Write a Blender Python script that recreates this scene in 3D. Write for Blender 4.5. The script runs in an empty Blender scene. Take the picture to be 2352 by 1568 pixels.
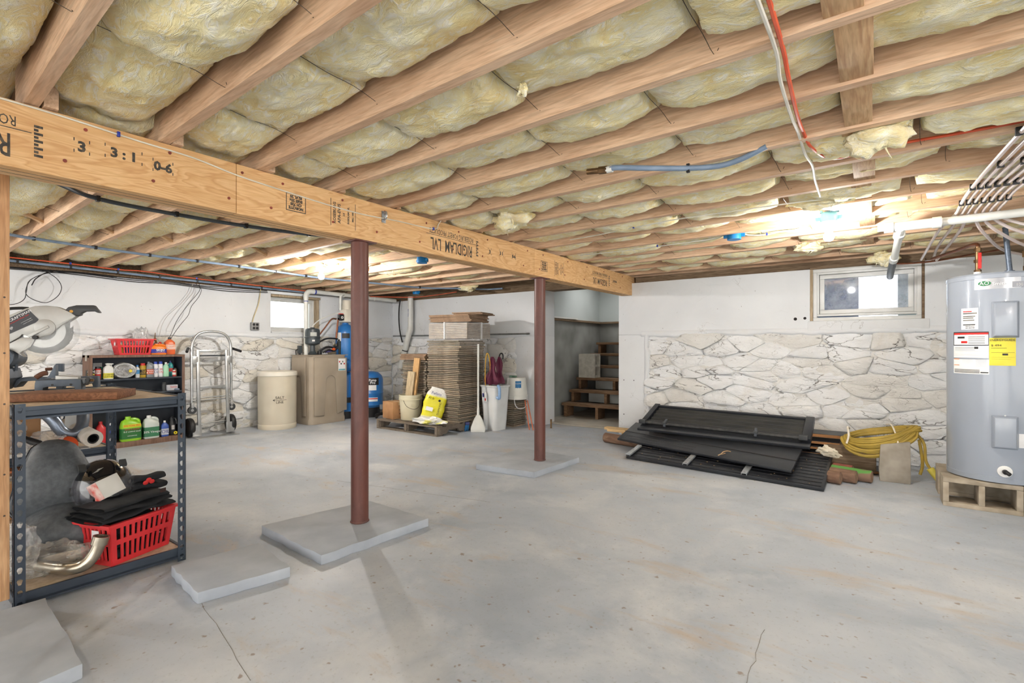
import bpy, bmesh, math, random
from mathutils import Vector, Matrix, Euler, noise as mnoise
PI = math.pi
R = math.radians
scene = bpy.context.scene
COL = scene.collection

# ------------------------------------------------------------------ camera
cam_d = bpy.data.cameras.new('camera')
cam_d.sensor_width = 36.0
cam_d.lens = 17.54
cam_d.shift_y = 10.0 / 2352
cam_d.clip_start = 0.02
cam = bpy.data.objects.new('camera', cam_d)
cam.location = (0, 0, 1.1)
cam.rotation_euler = (R(90), 0, R(36.03))
COL.objects.link(cam)
scene.camera = cam

# ------------------------------------------------------------------ world, exposure
world = bpy.data.worlds.new('world')
scene.world = world
world.use_nodes = True
_bg = world.node_tree.nodes['Background']
_bg.inputs[0].default_value = (1.0, 0.985, 0.955, 1)
_bg.inputs[1].default_value = 3.7
vs = scene.view_settings
vs.view_transform = 'Standard'
vs.look = 'None'
vs.exposure = 0.42
vs.gamma = 1.0
vs.use_curve_mapping = False
scene.cycles.max_bounces = 5
scene.cycles.use_light_tree = False
scene.cycles.diffuse_bounces = 3
scene.cycles.glossy_bounces = 2
scene.cycles.transmission_bounces = 4
scene.cycles.transparent_max_bounces = 6
scene.cycles.caustics_reflective = False
scene.cycles.caustics_refractive = False
scene.cycles.use_adaptive_sampling = True
scene.cycles.adaptive_threshold = 0.2
BULB = 46.0            # watts of each bare bulb

# ------------------------------------------------------------------ materials
def lin(c):
    out = []
    for x in c[:3]:
        x = x / 255.0
        out.append(x / 12.92 if x <= 0.04045 else ((x + 0.055) / 1.055) ** 2.4)
    return (out[0], out[1], out[2], 1.0)

class NT:
    def __init__(s, name):
        s.m = bpy.data.materials.new(name)
        s.m.use_nodes = True
        s.t = s.m.node_tree
        s.b = s.t.nodes['Principled BSDF']
        s.tc = s.t.nodes.new('ShaderNodeTexCoord')
    def n(s, kind, **kw):
        nd = s.t.nodes.new(kind)
        for k, v in kw.items():
            if hasattr(nd, k) and k not in nd.inputs.keys():
                setattr(nd, k, v)
            else:
                nd.inputs[k.replace('_', ' ')].default_value = v
        return nd
    def l(s, a, b):
        s.t.links.new(a, b)
    def mapping(s, scale=(1, 1, 1), rot=(0, 0, 0), loc=(0, 0, 0)):
        mp = s.t.nodes.new('ShaderNodeMapping')
        mp.inputs['Scale'].default_value = scale
        mp.inputs['Rotation'].default_value = rot
        mp.inputs['Location'].default_value = loc
        s.l(s.tc.outputs['Object'], mp.inputs['Vector'])
        return mp.outputs[0]
    def noise(s, vec, scale, detail=4, rough=.55, dist=0):
        nd = s.t.nodes.new('ShaderNodeTexNoise')
        nd.inputs['Scale'].default_value = scale
        nd.inputs['Detail'].default_value = detail
        nd.inputs['Roughness'].default_value = rough
        nd.inputs['Distortion'].default_value = dist
        if vec is not None:
            s.l(vec, nd.inputs['Vector'])
        return nd.outputs[0]
    def ramp(s, fac, stops):
        r = s.t.nodes.new('ShaderNodeValToRGB')
        e = r.color_ramp.elements
        while len(e) < len(stops):
            e.new(0.5)
        for i, (p, c) in enumerate(stops):
            e[i].position = p
            e[i].color = lin(c) if len(c) == 3 else c
        s.l(fac, r.inputs[0])
        return r.outputs[0]
    def mix(s, fac, a, b, mode='MIX'):
        mx = s.t.nodes.new('ShaderNodeMix')
        mx.data_type = 'RGBA'
        mx.blend_type = mode
        for sock, val in ((mx.inputs[0], fac), (mx.inputs[6], a), (mx.inputs[7], b)):
            if isinstance(val, bpy.types.NodeSocket):
                s.l(val, sock)
            elif isinstance(val, (int, float)):
                sock.default_value = val
            else:
                sock.default_value = lin(val)
        return mx.outputs[2]
    def bump(s, h, strength=.3, dist=.01):
        bp = s.t.nodes.new('ShaderNodeBump')
        bp.inputs['Strength'].default_value = strength
        bp.inputs['Distance'].default_value = dist
        s.l(h, bp.inputs['Height'])
        s.l(bp.outputs[0], s.b.inputs['Normal'])
    def col(s, c):
        if isinstance(c, bpy.types.NodeSocket):
            s.l(c, s.b.inputs['Base Color'])
        else:
            s.b.inputs['Base Color'].default_value = lin(c)
    def set(s, rough=.5, metal=0, spec=.5):
        s.b.inputs['Roughness'].default_value = rough
        s.b.inputs['Metallic'].default_value = metal
        s.b.inputs['Specular IOR Level'].default_value = spec
        return s.m

MATS = {}
def pm(name, c1, c2=None, scale=8, rough=.5, metal=0, bump=0, stretch=(1, 1, 1), detail=2, spec=.5, trans=0, alpha=1, coat=0, lo=.35, hi=.65):
    """plain procedural material: noise between two tones of the thing's own colour"""
    if name in MATS:
        return MATS[name]
    t = NT(name)
    if c2 is None:
        c2 = tuple(max(0, x * .9) for x in c1)
    v = t.mapping(stretch)
    nz = t.noise(v, scale, detail)
    t.col(t.ramp(nz, [(lo, c1), (hi, c2)]))
    if bump:
        t.bump(nz, bump)
    m = t.set(rough, metal, spec)
    if trans:
        t.b.inputs['Transmission Weight'].default_value = trans
    if alpha < 1:
        t.b.inputs['Alpha'].default_value = alpha
    if coat:
        t.b.inputs['Coat Weight'].default_value = coat
    MATS[name] = m
    return m

def wood(name, c1, c2, axis=0, scale=6, rough=.7, figure=2.0, dirt=None):
    if name in MATS:
        return MATS[name]
    t = NT(name)
    st = [9.0, 9.0, 9.0]
    st[axis] = .7
    v = t.mapping(tuple(st))
    a = t.noise(v, scale * .35, 2, .5, figure)
    b = t.noise(v, scale * 2.5, 2, .6, .3)
    c = t.ramp(a, [(.3, c1), (.47, c2), (.53, c1), (.7, c2)])
    fine = t.ramp(b, [(.35, tuple(int(x * .8) for x in c2)), (.6, c1)])
    c = t.mix(.4, c, fine)
    big = t.noise(t.mapping((1, 1, 1)), 1.6, 1)
    c = t.mix(t.ramp(big, [(.4, (0, 0, 0, 1)), (.75, (.5, .5, .5, 1))]), c, dirt or tuple(int(x * .78) for x in c2))
    t.col(c)
    t.bump(b, .15, .004)
    MATS[name] = t.set(rough, 0, .3)
    return MATS[name]

# ------------------------------------------------------------------ mesh builder
class MB:
    def __init__(s):
        s.v = []
        s.f = []
    def add(s, verts, faces, M=None):
        o = len(s.v)
        for p in verts:
            p = Vector(p)
            s.v.append(M @ p if M is not None else p)
        s.f.extend([tuple(i + o for i in f) for f in faces])
        return s
    def box(s, x0, y0, z0, x1, y1, z1, M=None):
        vs_ = [(x0, y0, z0), (x1, y0, z0), (x1, y1, z0), (x0, y1, z0), (x0, y0, z1), (x1, y0, z1), (x1, y1, z1), (x0, y1, z1)]
        return s.add(vs_, [(0, 3, 2, 1), (4, 5, 6, 7), (0, 1, 5, 4), (1, 2, 6, 5), (2, 3, 7, 6), (3, 0, 4, 7)], M)
    def cbox(s, c, d, M=None):
        return s.box(c[0] - d[0] / 2, c[1] - d[1] / 2, c[2] - d[2] / 2, c[0] + d[0] / 2, c[1] + d[1] / 2, c[2] + d[2] / 2, M)
    def obox(s, c, d, e):
        return s.cbox((0, 0, 0), d, Matrix.Translation(Vector(c)) @ Euler(e).to_matrix().to_4x4())
    def cyl(s, p0, p1, r0, r1=None, n=16, cap=True):
        r1 = r0 if r1 is None else r1
        p0, p1 = Vector(p0), Vector(p1)
        q = (p1 - p0).to_track_quat('Z', 'Y').to_matrix()
        a, b = q.col[0], q.col[1]
        vs_ = []
        for p, r in ((p0, r0), (p1, r1)):
            for i in range(n):
                t = 2 * PI * i / n
                vs_.append(p + a * math.cos(t) * r + b * math.sin(t) * r)
        fs = [(i, (i + 1) % n, n + (i + 1) % n, n + i) for i in range(n)]
        if cap:
            fs += [tuple(range(n - 1, -1, -1)), tuple(range(n, 2 * n))]
        return s.add(vs_, fs)
    def pipe(s, p0, p1, r0, ri, n=20):
        """hollow tube with thickness"""
        p0, p1 = Vector(p0), Vector(p1)
        q = (p1 - p0).to_track_quat('Z', 'Y').to_matrix()
        a, b = q.col[0], q.col[1]
        vs_ = []
        for p, r in ((p0, r0), (p1, r0), (p1, ri), (p0, ri)):
            for i in range(n):
                t = 2 * PI * i / n
                vs_.append(p + a * math.cos(t) * r + b * math.sin(t) * r)
        fs = []
        for k in range(4):
            k2 = (k + 1) % 4
            fs += [(k * n + i, k * n + (i + 1) % n, k2 * n + (i + 1) % n, k2 * n + i) for i in range(n)]
        return s.add(vs_, fs)
    def tube(s, pts, r, n=8, sub=6, cap=True, rf=None):
        P = smooth_path(pts, sub)
        up = Vector((0, 0, 1))
        vs_, fs = [], []
        prev = None
        m = len(P)
        for i, p in enumerate(P):
            d = (P[min(i + 1, m - 1)] - P[max(i - 1, 0)])
            if d.length < 1e-9:
                d = Vector((0, 0, 1))
            d.normalize()
            if prev is None:
                ref = up if abs(d.z) < .9 else Vector((1, 0, 0))
                a = d.cross(ref).normalized()
            else:
                a = (prev - d * prev.dot(d))
                a = a.normalized() if a.length > 1e-6 else d.orthogonal().normalized()
            prev = a
            b = d.cross(a)
            rr = r if rf is None else r * rf(i / (m - 1))
            for k in range(n):
                t = 2 * PI * k / n
                vs_.append(p + a * math.cos(t) * rr + b * math.sin(t) * rr)
        for i in range(m - 1):
            for k in range(n):
                fs.append((i * n + k, i * n + (k + 1) % n, (i + 1) * n + (k + 1) % n, (i + 1) * n + k))
        if cap:
            fs += [tuple(range(n - 1, -1, -1)), tuple(range((m - 1) * n, m * n))]
        return s.add(vs_, fs)
    def lathe(s, prof, n=24, c=(0, 0, 0), M=None, cap0=True, cap1=True):
        vs_, fs = [], []
        for r, z in prof:
            for i in range(n):
                t = 2 * PI * i / n
                vs_.append((c[0] + r * math.cos(t), c[1] + r * math.sin(t), c[2] + z))
        for j in range(len(prof) - 1):
            for i in range(n):
                fs.append((j * n + i, j * n + (i + 1) % n, (j + 1) * n + (i + 1) % n, (j + 1) * n + i))
        if cap0:
            fs.append(tuple(range(n - 1, -1, -1)))
        if cap1:
            o = (len(prof) - 1) * n
            fs.append(tuple(range(o, o + n)))
        return s.add(vs_, fs, M)
    def loft(s, rings, cap=True, closed=True):
        n = len(rings[0])
        vs_ = [p for r in rings for p in r]
        fs = []
        for j in range(len(rings) - 1):
            for i in range(n if closed else n - 1):
                fs.append((j * n + i, j * n + (i + 1) % n, (j + 1) * n + (i + 1) % n, (j + 1) * n + i))
        if cap:
            fs += [tuple(range(n - 1, -1, -1)), tuple(range((len(rings) - 1) * n, len(rings) * n))]
        return s.add(vs_, fs)
    def prism(s, poly, depth, M=None):
        """poly in local xy extruded along local z by depth"""
        n = len(poly)
        vs_ = [(x, y, 0) for x, y in poly] + [(x, y, depth) for x, y in poly]
        fs = [tuple(range(n - 1, -1, -1)), tuple(range(n, 2 * n))] + [(i, (i + 1) % n, n + (i + 1) % n, n + i) for i in range(n)]
        return s.add(vs_, fs, M)
    def sph(s, c, r, nu=16, nv=10, sc=(1, 1, 1), M=None):
        vs_, fs = [], []
        for j in range(1, nv):
            t = PI * j / nv
            for i in range(nu):
                p = 2 * PI * i / nu
                vs_.append((c[0] + r * sc[0] * math.sin(t) * math.cos(p), c[1] + r * sc[1] * math.sin(t) * math.sin(p), c[2] + r * sc[2] * math.cos(t)))
        top = len(vs_)
        vs_.append((c[0], c[1], c[2] + r * sc[2]))
        vs_.append((c[0], c[1], c[2] - r * sc[2]))
        for j in range(nv - 2):
            for i in range(nu):
                fs.append((j * nu + i, (j + 1) * nu + i, (j + 1) * nu + (i + 1) % nu, j * nu + (i + 1) % nu))
        for i in range(nu):
            fs.append((top, i, (i + 1) % nu))
            fs.append((top + 1, (nv - 2) * nu + (i + 1) % nu, (nv - 2) * nu + i))
        return s.add(vs_, fs, M)
    def grid(s, fn, nu, nv):
        vs_ = [fn(i / nu, j / nv) for j in range(nv + 1) for i in range(nu + 1)]
        w = nu + 1
        fs = [(j * w + i, j * w + i + 1, (j + 1) * w + i + 1, (j + 1) * w + i) for j in range(nv) for i in range(nu)]
        return s.add(vs_, fs)
    def mesh(s, name, mat, bevel=0, seg=2, sharp=38, weld=False, fixn=True, off=None):
        me = bpy.data.meshes.new(name)
        vv = [tuple(p - off) for p in s.v] if off is not None else [tuple(p) for p in s.v]
        me.from_pydata(vv, [], s.f)
        if weld or bevel or fixn:
            bm = bmesh.new()
            bm.from_mesh(me)
            if weld:
                bmesh.ops.remove_doubles(bm, verts=bm.verts, dist=1e-5)
            if fixn:
                bmesh.ops.recalc_face_normals(bm, faces=bm.faces)
            if bevel:
                ed = [e for e in bm.edges if len(e.link_faces) == 2 and e.calc_face_angle(0) > R(30)]
                bmesh.ops.bevel(bm, geom=ed, offset=bevel, segments=seg, affect='EDGES', profile=.6, clamp_overlap=True)
            bm.to_mesh(me)
            bm.free()
        me.polygons.foreach_set('use_smooth', [True] * len(me.polygons))
        me.set_sharp_from_angle(angle=R(sharp))
        for mm in (mat if isinstance(mat, (list, tuple)) else [mat]):
            if mm is not None:
                me.materials.append(mm)
        return me
    def build(s, name, mat, parent=None, **kw):
        off = None
        if parent is None:          # a one-mesh thing: its origin sits at its own base
            xs = [p.x for p in s.v]; ys = [p.y for p in s.v]; zs = [p.z for p in s.v]
            off = Vector(((min(xs) + max(xs)) / 2, (min(ys) + max(ys)) / 2, min(zs)))
        me = s.mesh(name, mat, off=off, **kw)
        o = bpy.data.objects.new(name, me)
        if off is not None:
            o.location = off
        o.parent = parent
        COL.objects.link(o)
        return o

def smooth_path(pts, sub):
    P = [Vector(p) for p in pts]
    if sub <= 1 or len(P) < 3:
        return P
    out = []
    for i in range(len(P) - 1):
        p0 = P[i - 1] if i > 0 else P[i] * 2 - P[i + 1]
        p1, p2 = P[i], P[i + 1]
        p3 = P[i + 2] if i + 2 < len(P) else P[i + 1] * 2 - P[i]
        for k in range(sub):
            t = k / sub
            out.append(.5 * ((2 * p1) + (p2 - p0) * t + (2 * p0 - 5 * p1 + 4 * p2 - p3) * t * t + (3 * p1 - p0 - 3 * p2 + p3) * t ** 3))
    out.append(P[-1])
    return out

def tag(o, label=None, cat=None, group=None, kind=None):
    if label: o['label'] = label
    if cat: o['category'] = cat
    if group: o['group'] = group
    if kind: o['kind'] = kind
    return o
def thing(name, label, cat, loc=(0, 0, 0), rz=0, group=None, rot=None):
    o = bpy.data.objects.new(name, None)
    o.empty_display_size = .05
    o.location = loc
    o.rotation_euler = rot if rot else (0, 0, rz)
    COL.objects.link(o)
    return tag(o, label, cat, group)
def copy_part(o, parent, loc=None, rot=None):
    c = o.copy()
    c.parent = parent
    if loc is not None: c.location = loc
    if rot is not None: c.rotation_euler = rot
    COL.objects.link(c)
    return c
def copy_tree(o, parent=None, loc=None, rz=None, label=None):
    c = o.copy()
    COL.objects.link(c)
    c.parent = parent
    if loc is not None: c.location = loc
    if rz is not None: c.rotation_euler = (0, 0, rz)
    if label: c['label'] = label
    for ch in list(o.children):
        copy_tree(ch, c)
    return c
def struct(name, mb, mat, parent=None, **kw):
    o = mb.build(name, mat, parent, **kw)
    if parent is None:
        o['kind'] = 'structure'
        o.data.transform(Matrix.Translation(o.location))     # the setting keeps world coordinates
        o.location = (0, 0, 0)
    return o

_txt = {}
def text_mesh(txt, size, mat, thick=.0004, align='CENTER', bold=0, wide=1):
    key = (txt, size, mat.name, thick, align, bold, wide)
    if key in _txt:
        return _txt[key]
    cu = bpy.data.curves.new('lettering', 'FONT')
    cu.body = txt
    cu.size = size
    cu.extrude = thick
    cu.offset = bold
    cu.align_x = align
    cu.align_y = 'CENTER'
    cu.resolution_u = 2
    ob = bpy.data.objects.new('lettering', cu)
    COL.objects.link(ob)
    dg = bpy.context.evaluated_depsgraph_get()
    me = bpy.data.meshes.new_from_object(ob.evaluated_get(dg))
    bpy.data.objects.remove(ob)
    if wide != 1:
        for v in me.vertices:
            v.co.x *= wide
    me.materials.clear()
    me.materials.append(mat)
    me.name = 'lettering'
    _txt[key] = me
    return me
def lettering(txt, size, mat, parent, loc, right, up, name='lettering', **kw):
    """flat raised print: right = reading direction, up = letter-top direction (parent space)"""
    me = text_mesh(txt, size, mat, **kw)
    o = bpy.data.objects.new(name, me)
    r, u = Vector(right).normalized(), Vector(up).normalized()
    n = r.cross(u)
    M = Matrix((r, u, n)).transposed().to_4x4()
    M.translation = Vector(loc)
    o.matrix_local = M
    o.parent = parent
    COL.objects.link(o)
    o.matrix_local = M
    return o
def fr(p, q=0):
    return mnoise.fractal(Vector(p), 1.0, 2.0, 4)
# ================================================================== STRUCTURE
rnd = random.Random(7)
def floor_mat():
    t = NT('floor_concrete')
    v = t.mapping()
    a = t.noise(v, .9, 6, .62, .3)
    b = t.noise(t.mapping((1, 1, 1), (0, 0, .6)), 1.3, 7, .68, .35)
    c = t.noise(v, 55, 4, .6)
    d = t.noise(t.mapping((1, 3.2, 1), (0, 0, .5), (3, 1, 0)), 1.1, 7, .7, .3)
    base = t.ramp(a, [(.32, (156, 165, 177)), (.5, (178, 185, 195)), (.68, (197, 200, 205))])
    base = t.mix(t.ramp(b, [(.50, (0, 0, 0, 1)), (.68, (.6, .6, .6, 1))]), base, (216, 217, 218))
    base = t.mix(t.ramp(d, [(.55, (0, 0, 0, 1)), (.70, (.8, .8, .8, 1))]), base, (188, 172, 155))
    base = t.mix(t.ramp(c, [(.2, (.5, .5, .5, 1)), (.42, (0, 0, 0, 1))]), base, (128, 122, 114))
    spots = t.noise(v, 23, 2, .5)
    base = t.mix(t.ramp(spots, [(.68, (0, 0, 0, 1)), (.74, (.7, .7, .7, 1))]), base, (132, 108, 88))
    t.col(base)
    rr = t.ramp(b, [(.3, (.42, .42, .42, 1)), (.7, (.62, .62, .62, 1))])
    m = t.set(.5, 0, .35)
    t.l(rr, t.b.inputs['Roughness'])
    t.bump(t.mix(.3, a, c), .12, .01)
    return m
def plaster_mat(name, c1, c2, stain, stain_amt=.25, speck=True):
    t = NT(name)
    v = t.mapping()
    a = t.noise(v, 1.3, 5, .6, .5)
    base = t.ramp(a, [(.35, c1), (.7, c2)])
    if speck:
        s1 = t.noise(v, 38, 3, .6)
        base = t.mix(t.ramp(s1, [(.71, (0, 0, 0, 1)), (.76, (.8, .8, .8, 1))]), base, (120, 112, 104))
    b = t.noise(t.mapping((1, 1, .6), (0, 0, 0), (5, 2, 1)), 1.1, 5, .6, 1)
    base = t.mix(t.ramp(b, [(.58, (0, 0, 0, 1)), (.8, (stain_amt,) * 3 + (1,))]), base, stain)
    # hairline cracks with a shape of their own
    vo = t.n('ShaderNodeTexVoronoi', feature='DISTANCE_TO_EDGE')
    vo.inputs['Scale'].default_value = 1.6
    wv = t.n('ShaderNodeVectorMath', operation='ADD')
    nz = t.n('ShaderNodeTexNoise')
    nz.inputs['Scale'].default_value = 3.0
    nz.inputs['Detail'].default_value = 5
    t.l(v, nz.inputs['Vector'])
    t.l(v, wv.inputs[0])
    t.l(nz.outputs[1], wv.inputs[1])
    t.l(wv.outputs[0], vo.inputs['Vector'])
    cr = t.ramp(vo.outputs[0], [(.0, (1, 1, 1, 1)), (.006, (0, 0, 0, 1))])
    msk = t.ramp(t.noise(t.mapping(loc=(9, 3, 2)), 1.5, 3), [(.56, (0, 0, 0, 1)), (.66, (.55, .55, .55, 1))])
    base = t.mix(t.mix(1, cr, msk, 'MULTIPLY'), base, (126, 118, 108))
    t.col(base)
    f = t.noise(v, 14, 5, .6)
    t.bump(t.mix(.5, a, f), .22, .012)
    return t.set(.75, 0, .3)
def stone_mat(name, c1, c2, dirt):
    t = NT(name)
    v = t.mapping()
    a = t.noise(v, 2.2, 5, .6, .6)
    base = t.ramp(a, [(.35, c1), (.68, c2)])
    # old cracks and dirt in the paint
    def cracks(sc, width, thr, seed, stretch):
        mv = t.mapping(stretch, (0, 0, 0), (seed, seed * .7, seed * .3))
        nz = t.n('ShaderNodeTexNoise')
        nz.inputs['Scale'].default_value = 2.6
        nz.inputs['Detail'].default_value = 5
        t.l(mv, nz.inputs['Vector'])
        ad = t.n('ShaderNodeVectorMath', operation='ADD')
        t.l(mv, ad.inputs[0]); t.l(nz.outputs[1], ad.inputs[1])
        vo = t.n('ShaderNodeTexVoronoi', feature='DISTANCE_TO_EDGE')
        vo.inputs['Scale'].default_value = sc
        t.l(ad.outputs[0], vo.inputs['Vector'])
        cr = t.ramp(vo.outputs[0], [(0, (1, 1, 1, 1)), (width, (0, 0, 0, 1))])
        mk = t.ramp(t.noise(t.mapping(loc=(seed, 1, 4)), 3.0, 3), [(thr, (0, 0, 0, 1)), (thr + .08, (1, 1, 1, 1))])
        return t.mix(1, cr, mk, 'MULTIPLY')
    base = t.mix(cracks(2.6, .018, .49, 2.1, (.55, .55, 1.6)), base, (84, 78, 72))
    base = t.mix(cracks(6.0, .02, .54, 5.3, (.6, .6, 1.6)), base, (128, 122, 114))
    s1 = t.noise(v, 30, 3, .6)
    base = t.mix(t.ramp(s1, [(.69, (0, 0, 0, 1)), (.75, (.8, .8, .8, 1))]), base, (112, 104, 94))
    b = t.noise(t.mapping(loc=(3, 8, 1)), 1.5, 5, .65, 1)
    base = t.mix(t.ramp(b, [(.55, (0, 0, 0, 1)), (.8, (.5, .5, .5, 1))]), base, dirt)
    t.col(base)
    f = t.noise(t.mapping((1, 1, 1.9), (.3, .3, 0)), 9, 5, .68, .5)
    t.bump(f, .9, .032)
    return t.set(.78, 0, .25)

M_floor = floor_mat()
M_plaster = plaster_mat('white_painted_plaster', (228, 230, 232), (220, 222, 224), (203, 195, 182), .35)
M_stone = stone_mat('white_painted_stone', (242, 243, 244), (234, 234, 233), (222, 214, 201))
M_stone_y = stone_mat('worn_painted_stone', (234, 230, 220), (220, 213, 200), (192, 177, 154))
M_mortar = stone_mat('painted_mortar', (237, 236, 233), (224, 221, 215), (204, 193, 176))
M_conc_old = pm('stairwell_concrete', (150, 151, 147), (118, 118, 114), 2.5, .85, 0, .3)
M_drywall = pm('grey_drywall', (196, 203, 202), (178, 185, 183), 1.2, .7)
M_joist = wood('joist_wood', (234, 202, 170), (214, 174, 140), 0, 5, .75, 1.6, (178, 136, 106))
M_joist_y = wood('blocking_wood', (218, 184, 142), (196, 152, 112), 1, 5, .75, 1.6)
M_sub = wood('subfloor_wood', (150, 120, 90), (120, 92, 66), 0, 4)
M_sill = wood('old_sill_wood', (150, 128, 104), (104, 84, 64), 0, 5, .85)

X_L, Y_B = -6.85, 5.85
X_R, Y_R = 3.2, -3.5
# ---- floor
m = MB().box(-7.3, -3.7, -.15, X_R + .3, 8.4, 0)
floor = struct('floor', m, M_floor)
m = MB()
pts = [(-3.95, 6.1), (-3.5, 6.0), (-3.1, 6.03), (-2.62, 6.1), (-2.62, 8.08), (-3.95, 8.08)]
m.prism(pts, .022)
slab = m.build('stairwell_slab', pm('stair_slab_concrete', (176, 170, 158), (150, 142, 130), 3, .8, 0, .3), floor, bevel=.008)

M_joint = pm('floor_joint_dirt', (146, 144, 142), (124, 120, 114), 20, .9)
def floor_line(p, q, w, name='floor_joint'):
    p, q = Vector(p + (0,)), Vector(q + (0,))
    n = (q - p).cross(Vector((0, 0, 1))).normalized()
    L = 14
    rings = []
    for k in range(L + 1):
        c = p.lerp(q, k / L) + n * mnoise.noise(Vector((k * .9, p.x, 3))) * .012
        ww = w * (.6 + .6 * abs(mnoise.noise(Vector((k * 1.7, p.y, 8)))))
        rings.append([c - n * ww + Vector((0, 0, -.002)), c + n * ww + Vector((0, 0, -.002)), c + n * ww + Vector((0, 0, .0008)), c - n * ww + Vector((0, 0, .0008))])
    MB().loft(rings).build(name, M_joint, floor)
floor_line((-2.72, 1.02), (-1.66, .82), .0014)
floor_line((-.35, 2.14), (-.33, 1.5), .0012)
floor_line((-3.55, 2.45), (-2.2, 2.75), .0010)
# ---- walls
def wall_boxes(name, boxes, mat=None):
    m = MB()
    for b in boxes:
        m.box(*b)
    return struct(name, m, mat or M_plaster, bevel=.006)
LZ = 1.235   # ledge between rubble stone and plaster
WT = 1.872
wall_left = wall_boxes('wall_left', [(-7.15, -3.5, LZ, X_L, 3.67, WT), (-7.15, 4.46, LZ, X_L, 6.1, WT), (-7.15, 3.67, LZ, X_L, 4.46, 1.285), (-7.15, 3.67, 1.832, X_L, 4.46, WT),
                                     (-7.15, -3.5, 0, -6.9, 6.1, LZ)])
wall_back = wall_boxes('wall_back', [(-6.85, Y_B, LZ, -3.70, 6.12, WT), (-6.85, 5.9, 0, -4.15, 6.12, LZ), (-4.2, Y_B, 0, -3.70, 6.12, LZ)])
wall_far = wall_boxes('wall_far', [(-2.60, Y_B, LZ, -.53, 6.15, WT), (.365, Y_B, LZ, X_R, 6.15, WT), (-.53, Y_B, LZ, .365, 6.15, 1.35),
                                   (-2.60, Y_B, 0, -2.24, 6.15, LZ), (-2.24, 5.9, 0, X_R, 6.15, LZ)])
for hx_, hz_, r_ in ((-.66, 1.375, .016), (-.575, 1.38, .014), (-2.53, .675, .006), (-2.40, .675, .006), (-2.53, .25, .007)):
    MB().cyl((hx_, Y_B - .0015, hz_), (hx_, Y_B + .02, hz_), r_, r_ * .9, 10).build('wall_hole', pm('hole_dark', (44, 40, 38), (34, 30, 28), 20, .9), wall_far)
wall_boxes('wall_right', [(X_R, Y_R, 0, X_R + .25, -3.0, 2.2), (X_R, -3.0, 0, X_R + .25, 2.6, .45), (X_R, 2.6, 0, X_R + .25, 6.15, 2.2)])  # wide unseen opening added above the low sill as a fill daylight source
wall_boxes('wall_rear', [(-7.15, Y_R - .25, 0, -6.2, Y_R, 2.2), (2.8, Y_R - .25, 0, X_R + .25, Y_R, 2.2), (-1.9, Y_R - .25, 0, -1.5, Y_R, 2.2)])  # gaps between these piers are added, unseen, to brighten the room with daylight
struct('bounce_ground_rear', MB().box(-9, -9, -.3, 9, Y_R - .25, -.16), pm('pale_bounce_ground', (236, 234, 228), (224, 222, 216), 9, .9))  # unseen ground, added very pale to bounce sky light up to the ceiling
struct('bounce_ground_right', MB().box(X_R + .25, Y_R - .25, -.3, 9, 6, -.16), MATS['pale_bounce_ground'])  # same added light-bouncing ground, outside the right opening
wsl = wall_boxes('wall_stair_left', [(-4.2, 6.12, 0, -3.95, 8.3, 1.5)], M_conc_old)
MB().box(-4.2, 6.12, 1.52, -3.97, 8.3, 2.2).build('drywall_panel', M_drywall, wsl)
MB().box(-4.0, 6.12, 1.487, -3.90, 8.09, 1.52).build('ledge_board', M_sill, wsl, bevel=.004)
MB().box(-3.93, 6.13, 1.522, -3.885, 7.15, 1.545).build('white_strip', pm('white_vinyl', (226, 226, 222), (214, 214, 210), 3, .4), wsl)
wsb = wall_boxes('wall_stair_back', [(-4.2, 8.09, 0, -2.3, 8.3, 1.5)], M_conc_old)
MB().box(-4.2, 8.10, 1.52, -2.3, 8.3, 2.2).build('drywall_panel', M_drywall, wsb)
MB().box(-3.95, 8.03, 1.487, -2.4, 8.12, 1.52).build('ledge_board', M_sill, wsb, bevel=.004)
wall_boxes('wall_stair_right', [(-2.6, 6.15, 0, -2.3, 8.3, 2.2)], M_conc_old)

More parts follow.
